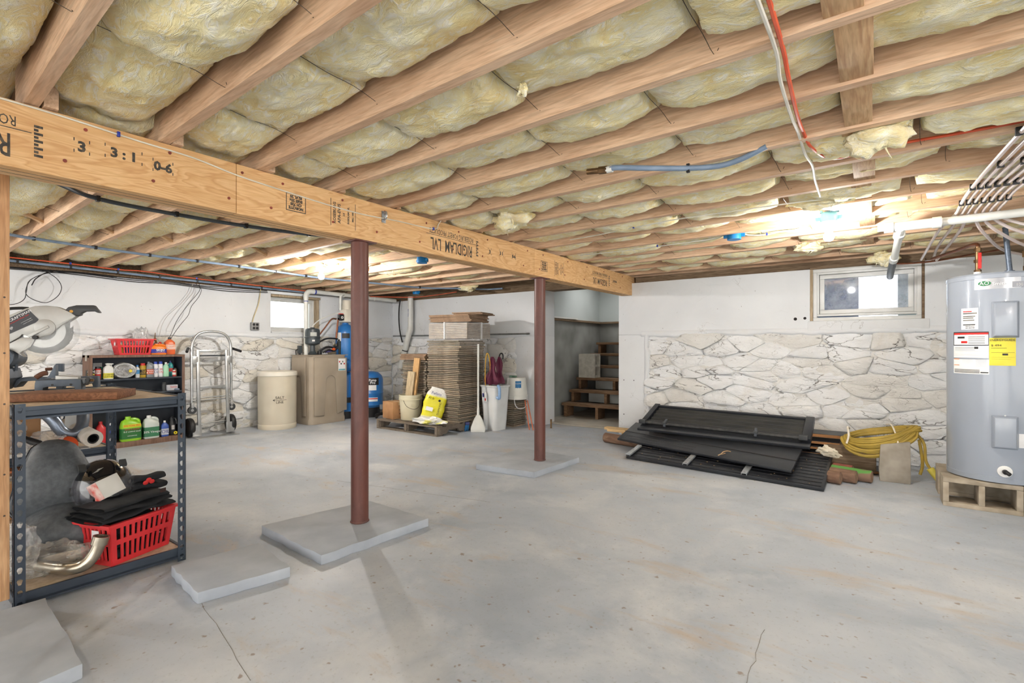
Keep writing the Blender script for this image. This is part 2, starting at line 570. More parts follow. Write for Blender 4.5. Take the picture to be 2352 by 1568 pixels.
# ---- rubble stones, each a stone of its own set in the wall
def clip_poly(poly, px, py, nx, ny):
    out = []
    for i in range(len(poly)):
        a, b = poly[i], poly[(i + 1) % len(poly)]
        da = (a[0] - px) * nx + (a[1] - py) * ny
        db = (b[0] - px) * nx + (b[1] - py) * ny
        if da <= 0: out.append(a)
        if (da < 0 < db) or (db < 0 < da):
            t = da / (da - db)
            out.append((a[0] + (b[0] - a[0]) * t, a[1] + (b[1] - a[1]) * t))
    return out
def rubble(parent, org, ud, nd, u0, u1, v0, v1, seed, du=.36, dv=.15, mats=None, deep=1.0):
    rg = random.Random(seed)
    org, ud, nd = Vector(org), Vector(ud), Vector(nd)
    zd = Vector((0, 0, 1))
    K = 2.3
    seeds = []
    v = v0 + dv * .4
    row = 0
    while v < v1:
        u = u0 + (du * .5 if row % 2 else 0) + rg.uniform(-.1, .1)
        while u < u1 + du * .3:
            seeds.append((u + rg.uniform(-.13, .13), v + rg.uniform(-.055, .055)))
            u += du * rg.uniform(.55, 1.5)
        v += dv * rg.uniform(.8, 1.2)
        row += 1
    for i, (su, sv) in enumerate(seeds):
        poly = [(u0, v0 * K), (u1, v0 * K), (u1, v1 * K), (u0, v1 * K)]
        for j, (tu, tv) in enumerate(seeds):
            if i == j or abs(tu - su) > 1.3 or abs(tv - sv) > .7: continue
            nx, ny = tu - su, (tv - sv) * K
            poly = clip_poly(poly, (su + tu) / 2, (sv + tv) * K / 2, nx, ny)
            if len(poly) < 3: break
        if len(poly) < 3: continue
        poly = [(a, b / K) for a, b in poly]
        cu = sum(p[0] for p in poly) / len(poly)
        cv = sum(p[1] for p in poly) / len(poly)
        # resample to 14 points, soften corners
        L = [math.dist(poly[k], poly[(k + 1) % len(poly)]) for k in range(len(poly))]
        tot = sum(L)
        N = 16
        pts = []
        for k in range(N):
            d = tot * (k + .5) / N
            e = 0
            while d > L[e]:
                d -= L[e]; e = (e + 1) % len(poly)
            a, b = poly[e], poly[(e + 1) % len(poly)]
            t = d / max(L[e], 1e-6)
            pts.append((a[0] + (b[0] - a[0]) * t, a[1] + (b[1] - a[1]) * t))
        w = max(p[0] for p in pts) - min(p[0] for p in pts)
        h = max(p[1] for p in pts) - min(p[1] for p in pts)
        if w < .05 or h < .03: continue
        D = (rg.uniform(.016, .036) if rg.random() < .6 else rg.uniform(.036, .07)) * deep
        tx, ty = rg.uniform(-.06, .06), rg.uniform(-.22, .06)
        rings = []
        for sc, dd in ((1.03, -.004), (.96, .8), (.7, .98)):
            ring = []
            for (pu, pv) in pts:
                q = mnoise.noise(Vector((pu * 7, pv * 9, seed))) * .018 * (1.2 if sc > .7 else .5)
                uu = cu + (pu - cu) * (sc + q * 1.5) + q * .4
                vv = cv + (pv - cv) * (sc + q * 1.5) + q * .4
                dep = (dd * D if dd > 0 else dd) + (tx * (uu - cu) + ty * (vv - cv) if dd > 0 else 0) + mnoise.noise(Vector((uu * 13, vv * 15, seed + 3))) * .011
                ring.append(org + ud * uu + zd * vv + nd * dep)
            rings.append(ring)
        m = MB()
        m.loft(rings, cap=False)
        o_ = len(m.v)
        m.v.append(org + ud * cu + zd * cv + nd * (D * 1.02))
        b0 = 2 * N
        m.f += [(b0 + k, b0 + (k + 1) % N, o_) for k in range(N)]
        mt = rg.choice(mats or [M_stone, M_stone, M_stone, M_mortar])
        c = org + ud * cu + zd * cv
        me = m.mesh('stone', mt, sharp=60)
        o = bpy.data.objects.new('stone', me)
        o.parent = parent
        COL.objects.link(o)
    # the mortar the stones are bedded in
    def fn(s, t):
        uu = u0 + (u1 - u0) * s
        vv = v0 + (v1 - v0) * t
        d = .012 * deep + mnoise.noise(Vector((uu * 3.5, vv * 6, seed * 2.3))) * .018 + mnoise.noise(Vector((uu * 12, vv * 18, seed))) * .010 - max(0, mnoise.noise(Vector((uu * 5, vv * 14, seed + 7))) - .25) * .05
        return org + ud * uu + zd * vv + nd * d - parent.location
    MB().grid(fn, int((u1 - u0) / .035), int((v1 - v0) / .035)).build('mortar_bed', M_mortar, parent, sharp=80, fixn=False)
def plaster_edge(parent, org, ud, nd, u0, u1, seed):
    org, ud, nd = Vector(org), Vector(ud), Vector(nd)
    n = int((u1 - u0) / .03)
    def fn(s, t):
        u = u0 + (u1 - u0) * s
        e = mnoise.noise(Vector((u * 3, seed, 0))) * .03 + mnoise.noise(Vector((u * 11, seed, 4))) * .018
        zz = LZ + .05 - (.075 + e) * t
        d = (.016 + .008 * mnoise.noise(Vector((u * 8, t * 3, seed)))) * math.sin(PI * min(1, t * 1.0)) - (.03 if t == 1 else (.002 if t == 0 else 0))
        return org + ud * u + Vector((0, 0, zz)) + nd * d - parent.location
    MB().grid(fn, n, 5).build('plaster_edge', M_plaster, parent, sharp=60, fixn=False)
plaster_edge(wall_far, (0, Y_B, 0), (1, 0, 0), (0, -1, 0), -2.3, 1.5, 3.3)
plaster_edge(wall_left, (X_L, 0, 0), (0, 1, 0), (1, 0, 0), .9, 5.85, 6.1)
plaster_edge(wall_back, (0, Y_B, 0), (1, 0, 0), (0, -1, 0), -6.85, -4.15, 9.7)
def pillar_edge(parent, x0, seed):
    def fn(s, t):
        z = LZ * s
        w = .07 + .05 * mnoise.noise(Vector((z * 5, seed, 0))) + .03 * mnoise.noise(Vector((z * 17, seed, 2)))
        return (x0 + w * t, Y_B + .001 - (.018 + .006 * mnoise.noise(Vector((z * 9, t * 4, seed)))) * math.sin(PI * t) + (.03 if t == 1 else 0), z)
    MB().grid(fn, 40, 5).build('plaster_edge', M_plaster, parent, sharp=60, fixn=False)
pillar_edge(wall_far, -2.27, 2.2)
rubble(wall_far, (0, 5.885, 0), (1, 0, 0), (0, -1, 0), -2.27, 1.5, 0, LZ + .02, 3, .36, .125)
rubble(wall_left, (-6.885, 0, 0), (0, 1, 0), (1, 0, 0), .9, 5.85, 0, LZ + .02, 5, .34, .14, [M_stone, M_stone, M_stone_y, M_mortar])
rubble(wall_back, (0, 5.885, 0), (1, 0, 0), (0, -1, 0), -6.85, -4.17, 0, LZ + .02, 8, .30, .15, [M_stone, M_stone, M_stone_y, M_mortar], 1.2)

# ---- ceiling: subfloor, joists, insulation, hangers, bridging
ceiling = struct('ceiling', MB().box(-7.3, -3.7, 2.19, X_R + .3, 7.0, 2.25).box(-7.3, 7.0, 2.19, -3.75, 8.4, 2.25).box(-2.85, 7.0, 2.19, X_R + .3, 8.4, 2.25).box(-3.75, 7.75, 2.19, -2.85, 8.4, 2.25), M_sub)
def ch(mb, name, mat, **kw):      # child of the ceiling, in world coordinates
    o = mb.build(name, mat, ceiling, **kw)
    return o
JB, JT = 1.957, 2.19
SR, SL = -.033, -.022
def jr(i, X): return .43 + .41 * i + SR * (X + 2.42)
def jl(i, X): return .885 + .405 * i + SL * (X + 2.5)
def slanted(x0, x1, yf, w, z0, z1):
    m = MB()
    N = 6
    rings = []
    for k in range(N + 1):
        X = x0 + (x1 - x0) * k / N
        y = yf(X)
        rings.append([(X, y - w / 2, z0), (X, y + w / 2, z0), (X, y + w / 2, z1), (X, y - w / 2, z1)])
    return m.loft(rings)
for i in range(-9, 14):
    slanted(-2.60, X_R, lambda X: jr(i, X), .04, JB, JT).build('joist', M_joist, ceiling, sharp=20)
for i in range(-10, 12):
    slanted(-6.98, -2.40, lambda X: jl(i, X), .04, JB, JT).build('joist', M_joist, ceiling, sharp=20)
def insul_mat():
    t = NT('fiberglass_insulation')
    v = t.mapping((1, 1, 1))
    a = t.noise(v, 6, 3, .62, 1.2)
    b = t.noise(t.mapping((2.0, 5, 3), (0, 0, .5)), 5, 4, .72, 2.4)
    base = t.ramp(a, [(.3, (243, 220, 154)), (.48, (250, 236, 184)), (.66, (254, 247, 216))])
    base = t.mix(t.ramp(b, [(.50, (0, 0, 0, 1)), (.62, (.9, .9, .9, 1))]), base, (254, 249, 232))
    dk = t.noise(t.mapping((1, 1.6, 1), loc=(4, 4, 4)), 3.2, 3, .68, 1)
    base = t.mix(t.ramp(dk, [(.54, (0, 0, 0, 1)), (.72, (.42, .42, .42, 1))]), base, (226, 194, 134))
    t.col(base)
    t.bump(t.mix(.55, a, b), .7, .04)
    m = t.set(.95, 0, .1)
    return m
M_ins = insul_mat()
M_wire = pm('dark_wire', (96, 82, 70), (76, 64, 54), 20, .5, .4)
def batt(yf0, yf1, xa, xb, seed, nu, nv, depth):
    def fn(s, t):
        X = xa + (xb - xa) * s
        ya, yb = yf0(X) + .018, yf1(X) - .018
        Y = ya + (yb - ya) * t
        by = max(0, 4 * t * (1 - t))
        bx = max(0, 4 * s * (1 - s))
        z = 2.165 - depth * (by ** .3) * (.72 + .28 * bx ** .45)
        if s in (0, 1) or t in (0, 1):
            z = 2.185
        else:
            k = min(1, 6 * by)
            z += (mnoise.noise(Vector((X * 5, Y * 9, seed))) * .022 + mnoise.noise(Vector((X * 13, Y * 24, seed + 5))) * .012 - abs(mnoise.noise(Vector((X * 22, Y * 34, seed + 9)))) * .014) * k
            Y += mnoise.noise(Vector((X * 12, Y * 3, seed))) * .006
        return (X + (mnoise.noise(Vector((X * 7, Y * 12, seed + 2))) * .006), Y, z)
    return MB().grid(fn, nu, nv).build('insulation_batt', M_ins, ceiling, sharp=180, fixn=False)
def hanger(yf0, yf1, X, dz):
    y0, y1 = yf0(X) + .012, yf1(X) - .021
    ym = (y0 + y1) / 2
    MB().tube([(X - .01, y0, 2.085 - dz), (X, ym - .1, 2.075 - dz), (X + .005, ym, 2.062 - dz), (X + .01, ym + .1, 2.058 - dz), (X + .02, y1, 2.035 - dz), (X + .035, y1 - .004, 1.99)], .0011, 5, 3).build('insulation_wire', M_wire, ceiling)
for i in range(-9, 13):
    f0 = lambda X, i=i: jr(i, X)
    f1 = lambda X, i=i: jr(i + 1, X)
    if i < -1:
        batt(f0, f1, -2.5, X_R, i, 30, 5, .125)
        continue
    x = -2.46 + (i * .37) % .5
    cuts = [-2.5]
    while x < 1.1:
        if x > -2.25: cuts.append(x)
        x += rnd.uniform(.52, .68)
    cuts += [1.2, X_R]
    for k in range(len(cuts) - 1):
        L = cuts[k + 1] - cuts[k]
        far = i > 6
        dep = rnd.uniform(.16, .205) + (.02 if i > 4 else 0)
        batt(f0, f1, cuts[k], cuts[k + 1], i * 10 + k, 10 if L > 1.5 else (16 if far else 30), 9 if far else 18, dep)
        if 0 < k < len(cuts) - 2:
            hanger(f0, f1, cuts[k], dep * .72 - .09)
for i in range(-10, 11):
    f0 = lambda X, i=i: jl(i, X)
    f1 = lambda X, i=i: jl(i + 1, X)
    if i < -1:
        batt(f0, f1, -6.9, -2.5, i, 24, 5, .125)
        continue
    x = -6.9 + (i * .41) % .55
    cuts = [-6.9]
    while x < -2.7:
        if x > -6.6: cuts.append(x)
        x += rnd.uniform(.55, .75)
    cuts += [-2.45]
    for k in range(len(cuts) - 1):
        dep = rnd.uniform(.155, .205)
        batt(f0, f1, cuts[k], cuts[k + 1], 300 + i * 10 + k, 14, 9, dep)
        if k > 0:
            hanger(f0, f1, cuts[k], dep * .72 - .09)
# last bay strips up to the far walls
batt(lambda X: jr(13, X), lambda X: 5.93, -2.5, 1.2, 77, 40, 4, .11)
batt(lambda X: jl(11, X), lambda X: 5.93, -6.9, -2.5, 78, 40, 4, .12)
# flat two-by-four blocking in a row between the joists
for i in range(-1, 13):
    xb = -.055 + .012 * math.sin(i * 2.3)
    MB().box(xb - .045, jr(i, xb) + .021, 1.968, xb + .045, jr(i + 1, xb) - .021, 2.006).build('blocking_board', M_joist_y, ceiling, bevel=.002)
# crossed bridging on the other side of the beam
for i in range(-1, 11):
    xb = -4.87
    y0, y1 = jl(i, xb) + .02, jl(i + 1, xb) - .02
    MB().loft([[(xb - .02, y0, 1.985), (xb + .02, y0, 1.985), (xb + .02, y0, 2.005), (xb - .02, y0, 2.005)], [(xb - .02, y1, 2.13), (xb + .02, y1, 2.13), (xb + .02, y1, 2.15), (xb - .02, y1, 2.15)]]).build('bridging_strut', M_joist_y, ceiling)
    MB().loft([[(xb + .03, y0, 2.13), (xb + .07, y0, 2.13), (xb + .07, y0, 2.15), (xb + .03, y0, 2.15)], [(xb + .03, y1, 1.975), (xb + .07, y1, 1.975), (xb + .07, y1, 1.995), (xb + .03, y1, 1.995)]]).build('bridging_strut', M_joist_y, ceiling)
# sill plates and rim on top of the walls
ch(MB().box(-7.15, -3.5, WT, -6.93, 6.1, 1.957), 'sill_plate', M_sill, bevel=.004)
ch(MB().box(-7.15, -3.5, 1.957, -6.98, 6.1, 2.19), 'rim_joist', M_sill)
ch(MB().box(-6.93, 5.92, WT, -2.6, 6.12, 1.95), 'sill_plate', M_sill, bevel=.004)
ch(MB().box(-6.93, 5.98, 1.95, -2.6, 6.12, 2.19), 'rim_joist', M_sill)
ch(MB().box(-2.4, 5.9, WT, X_R, 6.15, 1.95), 'sill_plate', M_sill, bevel=.004)
ch(MB().box(-2.6, 5.95, 1.95, X_R, 6.15, 2.19), 'rim_joist', M_joist)

# ---- windows
M_vinyl = pm('window_frame_white', (228, 228, 226), (212, 212, 208), 4, .4)
M_oldwood = wood('window_jamb_wood', (196, 178, 150), (160, 138, 110), 2, 5, .8)
def glass_mat(name, dirt, tint):
    t = NT(name)
    out = t.t.nodes['Material Output']
    tr = t.n('ShaderNodeBsdfTransparent')
    tr.inputs[0].default_value = tint
    gl = t.n('ShaderNodeBsdfGlossy')
    gl.inputs['Roughness'].default_value = .03
    df = t.n('ShaderNodeBsdfDiffuse')
    df.inputs[0].default_value = (.8, .85, .9, 1)
    tl = t.n('ShaderNodeBsdfTranslucent')
    tl.inputs[0].default_value = (.8, .85, .92, 1)
    m0 = t.n('ShaderNodeMixShader')
    m0.inputs[0].default_value = .5
    t.l(df.outputs[0], m0.inputs[1]); t.l(tl.outputs[0], m0.inputs[2])
    m1 = t.n('ShaderNodeMixShader')
    nz = t.noise(t.mapping(), 9, 7, .7)
    rp = t.ramp(nz, [(.35, (dirt * .4,) * 3 + (1,)), (.7, (dirt,) * 3 + (1,))])
    t.l(rp, m1.inputs[0])
    t.l(tr.outputs[0], m1.inputs[1]); t.l(m0.outputs[0], m1.inputs[2])
    fr_ = t.n('ShaderNodeFresnel')
    m2 = t.n('ShaderNodeMixShader')
    t.l(fr_.outputs[0], m2.inputs[0])
    t.l(m1.outputs[0], m2.inputs[1]); t.l(gl.outputs[0], m2.inputs[2])
    t.l(m2.outputs[0], out.inputs[0])
    return t.m
M_glass = glass_mat('window_glass', .06, (.97, .99, 1, 1))
M_glass_d = glass_mat('dusty_window_glass', .5, (.9, .94, 1, 1))
def frame_ring(m, a0, a1, z0, z1, w, d0, d1, axis):
    def bx(u0, u1, v0, v1):
        if axis == 'Y': m.box(d0, u0, v0, d1, u1, v1)
        else: m.box(u0, d0, v0, u1, d1, v1)
    bx(a0, a1, z0, z0 + w); bx(a0, a1, z1 - w, z1); bx(a0, a0 + w, z0 + w, z1 - w); bx(a1 - w, a1, z0 + w, z1 - w)
    return m
w1 = tag(thing('window_1', None, None, (X_L, 4.065, 1.285)), kind='structure')
L1 = lambda mb, n, mt, **k: (setattr(mb, 'v', [p - Vector((X_L, 4.065, 1.285)) for p in mb.v]), mb.build(n, mt, w1, **k))[1]
L1(frame_ring(MB(), 3.675, 4.455, 1.287, 1.83, .045, -7.09, -7.0, 'Y'), 'window_frame', M_vinyl, bevel=.004)
L1(frame_ring(MB(), 3.72, 4.41, 1.332, 1.785, .04, -7.07, -7.02, 'Y'), 'window_sash', M_vinyl, bevel=.004)
L1(MB().box(-7.05, 3.76, 1.372, -7.042, 4.37, 1.745), 'window_pane', M_glass)
L1(MB().box(-7.0, 3.68, 1.80, -6.86, 4.45, 1.829), 'head_board', M_oldwood, bevel=.003)
L1(MB().box(-7.0, 4.425, 1.29, -6.9, 4.452, 1.80), 'jamb_board', M_oldwood, bevel=.003)
L1(MB().box(-7.025, 3.9, 1.755, -7.005, 4.0, 1.77), 'window_latch', M_vinyl, bevel=.003)
L1(MB().box(-7.0, 3.68, 1.286, -6.845, 4.45, 1.30), 'window_sill', M_plaster, bevel=.004)
w2 = tag(thing('window_2', None, None, (-.08, Y_B, 1.35)), kind='structure')
L2 = lambda mb, n, mt, **k: (setattr(mb, 'v', [p - Vector((-.08, Y_B, 1.35)) for p in mb.v]), mb.build(n, mt, w2, **k))[1]
L2(frame_ring(MB(), -.505, .345, 1.349, 1.868, .034, 5.86, 5.98, 'X'), 'window_frame', M_vinyl, bevel=.004)
L2(frame_ring(MB(), -.475, .315, 1.395, 1.835, .022, 5.875, 5.96, 'X'), 'window_stop', M_vinyl, bevel=.004)
L2(frame_ring(MB(), -.45, .29, 1.42, 1.81, .04, 5.90, 5.95, 'X'), 'window_sash', M_vinyl, bevel=.004)
L2(MB().box(-.412, 5.925, 1.458, .252, 5.932, 1.772), 'window_pane', M_glass_d)
L2(MB().box(-.53, 5.852, 1.35, -.506, 5.96, 1.87), 'jamb_board', M_oldwood)
L2(MB().box(.346, 5.852, 1.35, .364, 5.96, 1.87), 'jamb_board', M_sill)
L2(MB().box(-.53, 5.845, 1.868, .365, 5.95, 1.90), 'head_board', M_sill)
L2(MB().box(-.31, 5.885, 1.812, -.2, 5.90, 1.822), 'window_latch', M_vinyl)
L2(MB().box(-.55, 5.838, 1.238, .40, 5.87, 1.348), 'window_apron', M_plaster, bevel=.006)
# boards of the window well outside
tag(MB().box(-.75, 6.45, 1.0, -.14, 6.48, 2.4).build('well_board', pm('blue_grey_board', (92, 112, 150), (76, 94, 130), 3, .8)), 'blue grey board outside the left part of the dusty window', 'board')
tag(MB().box(.19, 6.45, 1.0, .65, 6.48, 2.4).build('well_board', pm('green_grey_board', (150, 166, 168), (132, 150, 152), 3, .8)), 'pale green grey board outside the right part of the dusty window', 'board')
tag(MB().box(-8.4, 3.0, -.2, -7.75, 5.4, 1.36).build('garden_bank', pm('pale_green_bank', (208, 220, 190), (180, 196, 160), 6, .9)), 'pale green garden bank outside the left window', 'bank')

# ================================================================== BEAM, COLUMNS, PADS
def lvl_mat():
    t = NT('laminated_beam_veneer')
    v = t.mapping((6, 1.1, 7))
    a = t.noise(v, 1.1, 3, .5, 1.8)
    w = t.n('ShaderNodeMath', operation='MULTIPLY'); w.inputs[1].default_value = 9.0
    t.l(a, w.inputs[0])
    fx = t.n('ShaderNodeMath', operation='FRACT'); t.l(w.outputs[0], fx.inputs[0])
    c = t.ramp(fx.outputs[0], [(0, (234, 194, 142)), (.5, (226, 182, 128)), (.78, (212, 162, 110)), (1, (233, 193, 140))])
    f = t.noise(t.mapping((30, 3, 40)), 4, 3)
    c = t.mix(t.ramp(f, [(.4, (0, 0, 0, 1)), (.7, (.45, .45, .45, 1))]), c, (204, 152, 102))
    t.col(c)
    t.bump(f, .1, .003)
    return t.set(.65, 0, .3)
M_lvl = lvl_mat()
M_ink = pm('stamp_ink', (62, 58, 54), (98, 88, 74), 60, .8, lo=.45, hi=.7)
M_bolt = pm('red_bolt', (150, 66, 50), (110, 50, 40), 30, .6)
beam = thing('support_beam', 'long orange laminated timber beam carried by two red steel columns', 'beam', (-2.4925, 1.2, 1.722))
def bm(mb, n, mt, parent=beam, **k):
    mb.v = [p - Vector(beam.location) for p in mb.v]
    return mb.build(n, mt, parent, **k)
segs = []
for y0, y1 in ((-3.4, 1.133), (1.135, 3.671), (3.673, 5.97)):
    sgm = bm(MB().box(-2.56, y0, 1.722, -2.425, y1, 1.955), 'beam_segment', M_lvl, bevel=.003)
    segs.append(sgm)
    for xs in (-2.515, -2.47):
        bm(MB().box(xs - .001, y0, 1.7212, xs + .001, y1, 1.7225), 'ply_joint', M_ink)
def bl(txt, size, y, z, up=1, right=None, **k):
    rt = right or ((0, 1, 0) if up > 0 else (0, -1, 0))
    lettering(txt, size, M_ink, beam, (-2.4247 + 2.4925, y - 1.2, z - 1.722), rt, (0, 0, up) if not right else k.pop('upv'), **k)
for y0, y1, big in ((-.10, .43, 1), (2.36, 2.87, 1), (4.76, 5.18, .8)):
    yc, wd = (y0 + y1) / 2, (y1 - y0)
    bl('RIGIDLAM  LVL', .115 * big, yc, 1.800, -1, bold=.0010, wide=.56)
    bl('ROSEBURG FOREST PRODUCTS', .05 * big, yc, 1.884, -1, wide=.64)
    bm(MB().box(-2.4255, y0, 1.855, -2.4245, y1, 1.858), 'ink_rule', M_ink)
    m = MB()
    for k in range(9):
        zz = 1.775 + k * .013
        m.box(-2.4255, y1 + .006, zz, -2.4245, y1 + .03 - .012 * (k % 2), zz + .009)
    bm(m, 'ink_bars', M_ink)
for txt, y, z, s in (('3', .569, 1.85, .052), ('3 : 1', .70, 1.86, .05), ('0-6', .835, 1.85, .05), ('3', 3.04, 1.83, .04), ('3 1', 3.19, 1.84, .036), ('0-6', 3.36, 1.84, .036), ('3 31 0-6', 5.35, 1.84, .03)):
    bl(txt, s, y, z, 1, bold=.0022)
    m = MB()
    hw = .022 * max(1, len(txt) * .55) * s / .05
    for sg in (-1, 1):
        for zz in (-.024, .019):
            m.box(-2.4255, y + sg * hw - .0015, z + zz, -2.4245, y + sg * hw + .0015, z + zz + .012)
    bm(m, 'ink_corner_marks', M_ink)
for y, z in ((1.432, 1.838), (3.83, 1.82)):
    for k in range(4):
        bl(['NORCITE', 'CH 728', 'SGEI 25x', 'RLVL 20'][k], .02, y, z - .026 + k * .019, -1, bold=.0012, wide=.95)
    m = MB()
    frame_ring(m, y - .055, y + .055, z - .045, z + .045, .004, -2.4255, -2.4245, 'Y')
    bm(m, 'ink_frame', M_ink)
for y, z in ((1.72, 1.84), (4.1, 1.828)):
    for k, (tx, s) in enumerate((('ROSEBURG', .024), ('APA-EWS', .026), ('2.0', .014), ('RIGIDLAM LVL', .015), ('MILL 1055', .014))):
        bl(tx, s, y - .06 + k * .03, z, 1, right=(0, 0, 1), upv=(0, -1, 0), bold=.0006)
    for dy in (-.085, .075):
        bm(MB().box(-2.4255, y + dy, z - .075, -2.4245, y + dy + .003, z + .075), 'ink_rule', M_ink)
for y in (-.2, .22, .52, .80, 1.10, 1.30, 1.65, 1.95, 2.30, 2.62, 2.95, 3.5, 3.75, 4.2, 4.6, 5.0, 5.5):
    for zz in (1.785, 1.92):
        yy = y + (.06 if zz > 1.8 else 0)
        bm(MB().cyl((-2.426, yy, zz), (-2.4215, yy, zz), .007, .006, 8), 'bolt_head', M_bolt)
# white cable stapled along the beam
bm(MB().tube([(-2.42, .28, 1.948), (-2.42, .5, 1.945), (-2.42, .75, 1.932), (-2.42, .95, 1.925), (-2.42, 1.134, 1.90), (-2.42, 1.35, 1.885), (-2.42, 1.6, 1.872), (-2.42, 1.85, 1.868), (-2.42, 2.1, 1.882), (-2.42, 2.42, 1.892), (-2.41, 2.46, 1.93), (-2.40, 2.5, 1.99)], .0035, 6, 4), 'white_cable', pm('cable_white', (232, 226, 208), (216, 208, 188), 10, .5))
M_bclip = pm('blue_staple', (38, 62, 170), (30, 50, 140), 20, .4)
for y, z in ((.68, 1.936), (2.42, 1.892)):
    bm(MB().cbox((-2.418, y, z), (.012, .01, .02)), 'cable_staple', M_bclip, bevel=.002)
bm(MB().tube([(-2.424, 2.0, 1.90), (-2.40, 2.0, 1.912), (-2.40, 2.0, 1.878), (-2.424, 2.0, 1.868)], .006, 6, 4).cbox((-2.4225, 2.0, 1.885), (.004, .03, .07)), 'pipe_clip', pm('galvanised', (176, 180, 184), (150, 154, 158), 30, .35, .8))

M_col = NT('red_oxide_steel')
_v = M_col.mapping((1, 1, .35))
_a = M_col.noise(_v, 7, 6, .65, .8)
_c = M_col.ramp(_a, [(.3, (80, 49, 44)), (.5, (97, 60, 53)), (.68, (116, 75, 65))])
_s = M_col.noise(M_col.mapping((6, 6, 1)), 12, 4, .7)
_c = M_col.mix(M_col.ramp(_s, [(.68, (0, 0, 0, 1)), (.76, (.6, .6, .6, 1))]), _c, (186, 150, 132))
_lo = M_col.noise(M_col.mapping((1, 1, .2), loc=(2, 2, 0)), 4, 3)
_c = M_col.mix(M_col.ramp(_lo, [(.5, (0, 0, 0, 1)), (.72, (.7, .7, .7, 1))]), _c, (114, 58, 42))
M_col.col(_c)
M_col.bump(_a, .1, .004)
M_colm = M_col.set(.42, .0, .5)
M_pad = pm('pad_concrete', (180, 186, 194), (160, 166, 175), 3.5, .75, 0, .35, detail=7)
def column(y, label):
    t = thing('steel_column', label, 'column', (-2.492, y, .05), 0, 'steel columns under the beam')
    MB().cyl((0, 0, 0), (0, 0, 1.664), .051, None, 32).build('shaft', M_colm, t)
    MB().cbox((0, 0, 1.668), (.13, .15, .008)).build('cap_plate', M_colm, t, bevel=.001)
    MB().lathe([(.051, 0), (.056, .004), (.052, .012)], 24).build('weld_ring', M_colm, t)
column(1.878, 'nearer red oxide steel column standing on the larger concrete pad')
column(3.861, 'farther red oxide steel column near the stair opening')
def pad(pts, h, label, seed):
    rg = random.Random(seed)
    poly = []
    n = len(pts)
    for i in range(n):
        a, b = Vector(pts[i]), Vector(pts[(i + 1) % n])
        for k in range(8):
            p = a.lerp(b, k / 8)
            j = 0 if k == 0 else .006
            poly.append((p.x + rg.uniform(-j, j), p.y + rg.uniform(-j, j)))
    tag(MB().prism(poly, h).build('concrete_pad', M_pad, bevel=.005), label, 'concrete pad', 'raised concrete footing pads')
pad([(-2.905, 1.50), (-2.245, 1.46), (-2.2, 2.16), (-2.78, 2.17)], .05, 'grey concrete pad under the nearer red column', 1)
pad([(-2.87, 3.40), (-2.29, 3.46), (-2.25, 4.17), (-2.95, 4.22)], .05, 'grey concrete pad under the farther red column', 2)
pad([(-2.72, .97), (-2.33, .93), (-2.25, 1.3), (-2.66, 1.36)], .05, 'bare concrete pad beside the steel shelf leg', 3)
pad([(-2.83, -.25), (-2.05, -.25), (-2.12, .50), (-2.80, .54)], .05, 'concrete pad in the lower left corner by the wooden post', 4)
M_post = wood('post_wood', (222, 178, 134), (196, 148, 106), 2, 5, .7, 1.4)
t = thing('wooden_post', 'rough two by four post at the left edge beside the shelf', 'post', (-2.945, .428, .05))
MB().box(-.045, -.02, 0, .045, .02, 1.9).build('stud', M_post, t, bevel=.003)
for k, zz in enumerate((.35, .52, .81, 1.02, 1.25)):
    MB().cyl((.046, .004, zz), (.04, .004, zz), .004, .004, 8).build('nail', M_wire, t)

# ================================================================== STAIRS
M_tread = wood('worn_tread_wood', (140, 112, 84), (104, 76, 54), 0, 5, .7, 1.6, (88, 60, 42))
st = thing('staircase', 'open wooden basement stairs climbing behind the white wall', 'stairs', (-3.88, 6.62, .0))
zs = [.233, .417, .596, .783, .975, 1.16]
for k, z in enumerate(zs):
    y = .235 * k
    MB().box(0, y, z - .04, 1.24, y + .27, z).build('tread', M_tread, st, bevel=.006)
    zb = .022 if k == 0 else zs[k - 1]
    off = .03
    for xx in ((off, off + .045), (.56 + .03 * k, .605 + .03 * k), (1.17, 1.21)):
        MB().box(xx[0], y + .02, zb, xx[1], y + .25, z - .04).build('riser_support', M_tread, st, bevel=.003)
    if k > 0:
        MB().box(.28, y + .12, zs[k - 1] + .0, .9, y + .26, z - .045).build('storage_block', M_conc_old, st, bevel=.004)
M_block = pm('concrete_block_grey', (168, 164, 152), (140, 136, 124), 14, .9, 0, .4)
def cmu(name, label, loc, rz, L=.395, Dp=.195, H=.195, axis='Z', group=None, mat=None, solid=False):
    """hollow block; cores run along local Y"""
    t = thing(name, label, 'concrete block', loc, rz, group)
    m = MB()
    w, wb = .032, .03
    xs = [-L / 2, -L / 2 + w, -w / 2, w / 2, L / 2 - w, L / 2]
    m.box(-L / 2, -Dp / 2, 0, L / 2, Dp / 2, wb)
    m.box(-L / 2, -Dp / 2, H - wb, L / 2, Dp / 2, H)
    if solid:
        m.box(-L / 2, -Dp / 2, wb, L / 2, Dp / 2, H - wb)
    for a, b in (() if solid else ((0, 1), (2, 3), (4, 5))):
        m.box(xs[a], -Dp / 2, wb, xs[b], Dp / 2, H - wb)
    m.build('block_body', mat or M_block, t, bevel=.004)
    return t
b_ = thing('concrete_block', 'pale hollow concrete block set upright on the fourth stair tread', 'concrete block', (-3.70, 7.2, .596))
m = MB().box(-.14, -.1, 0, .05, .1, .375)
for z0_, z1_ in ((0, .035), (.17, .205), (.34, .375)):
    m.box(.05, -.1, z0_, .14, .1, z1_)
for y0_, y1_ in ((-.1, -.068), (.068, .1)):
    m.box(.05, y0_, .035, .14, y1_, .17).box(.05, y0_, .205, .14, y1_, .34)
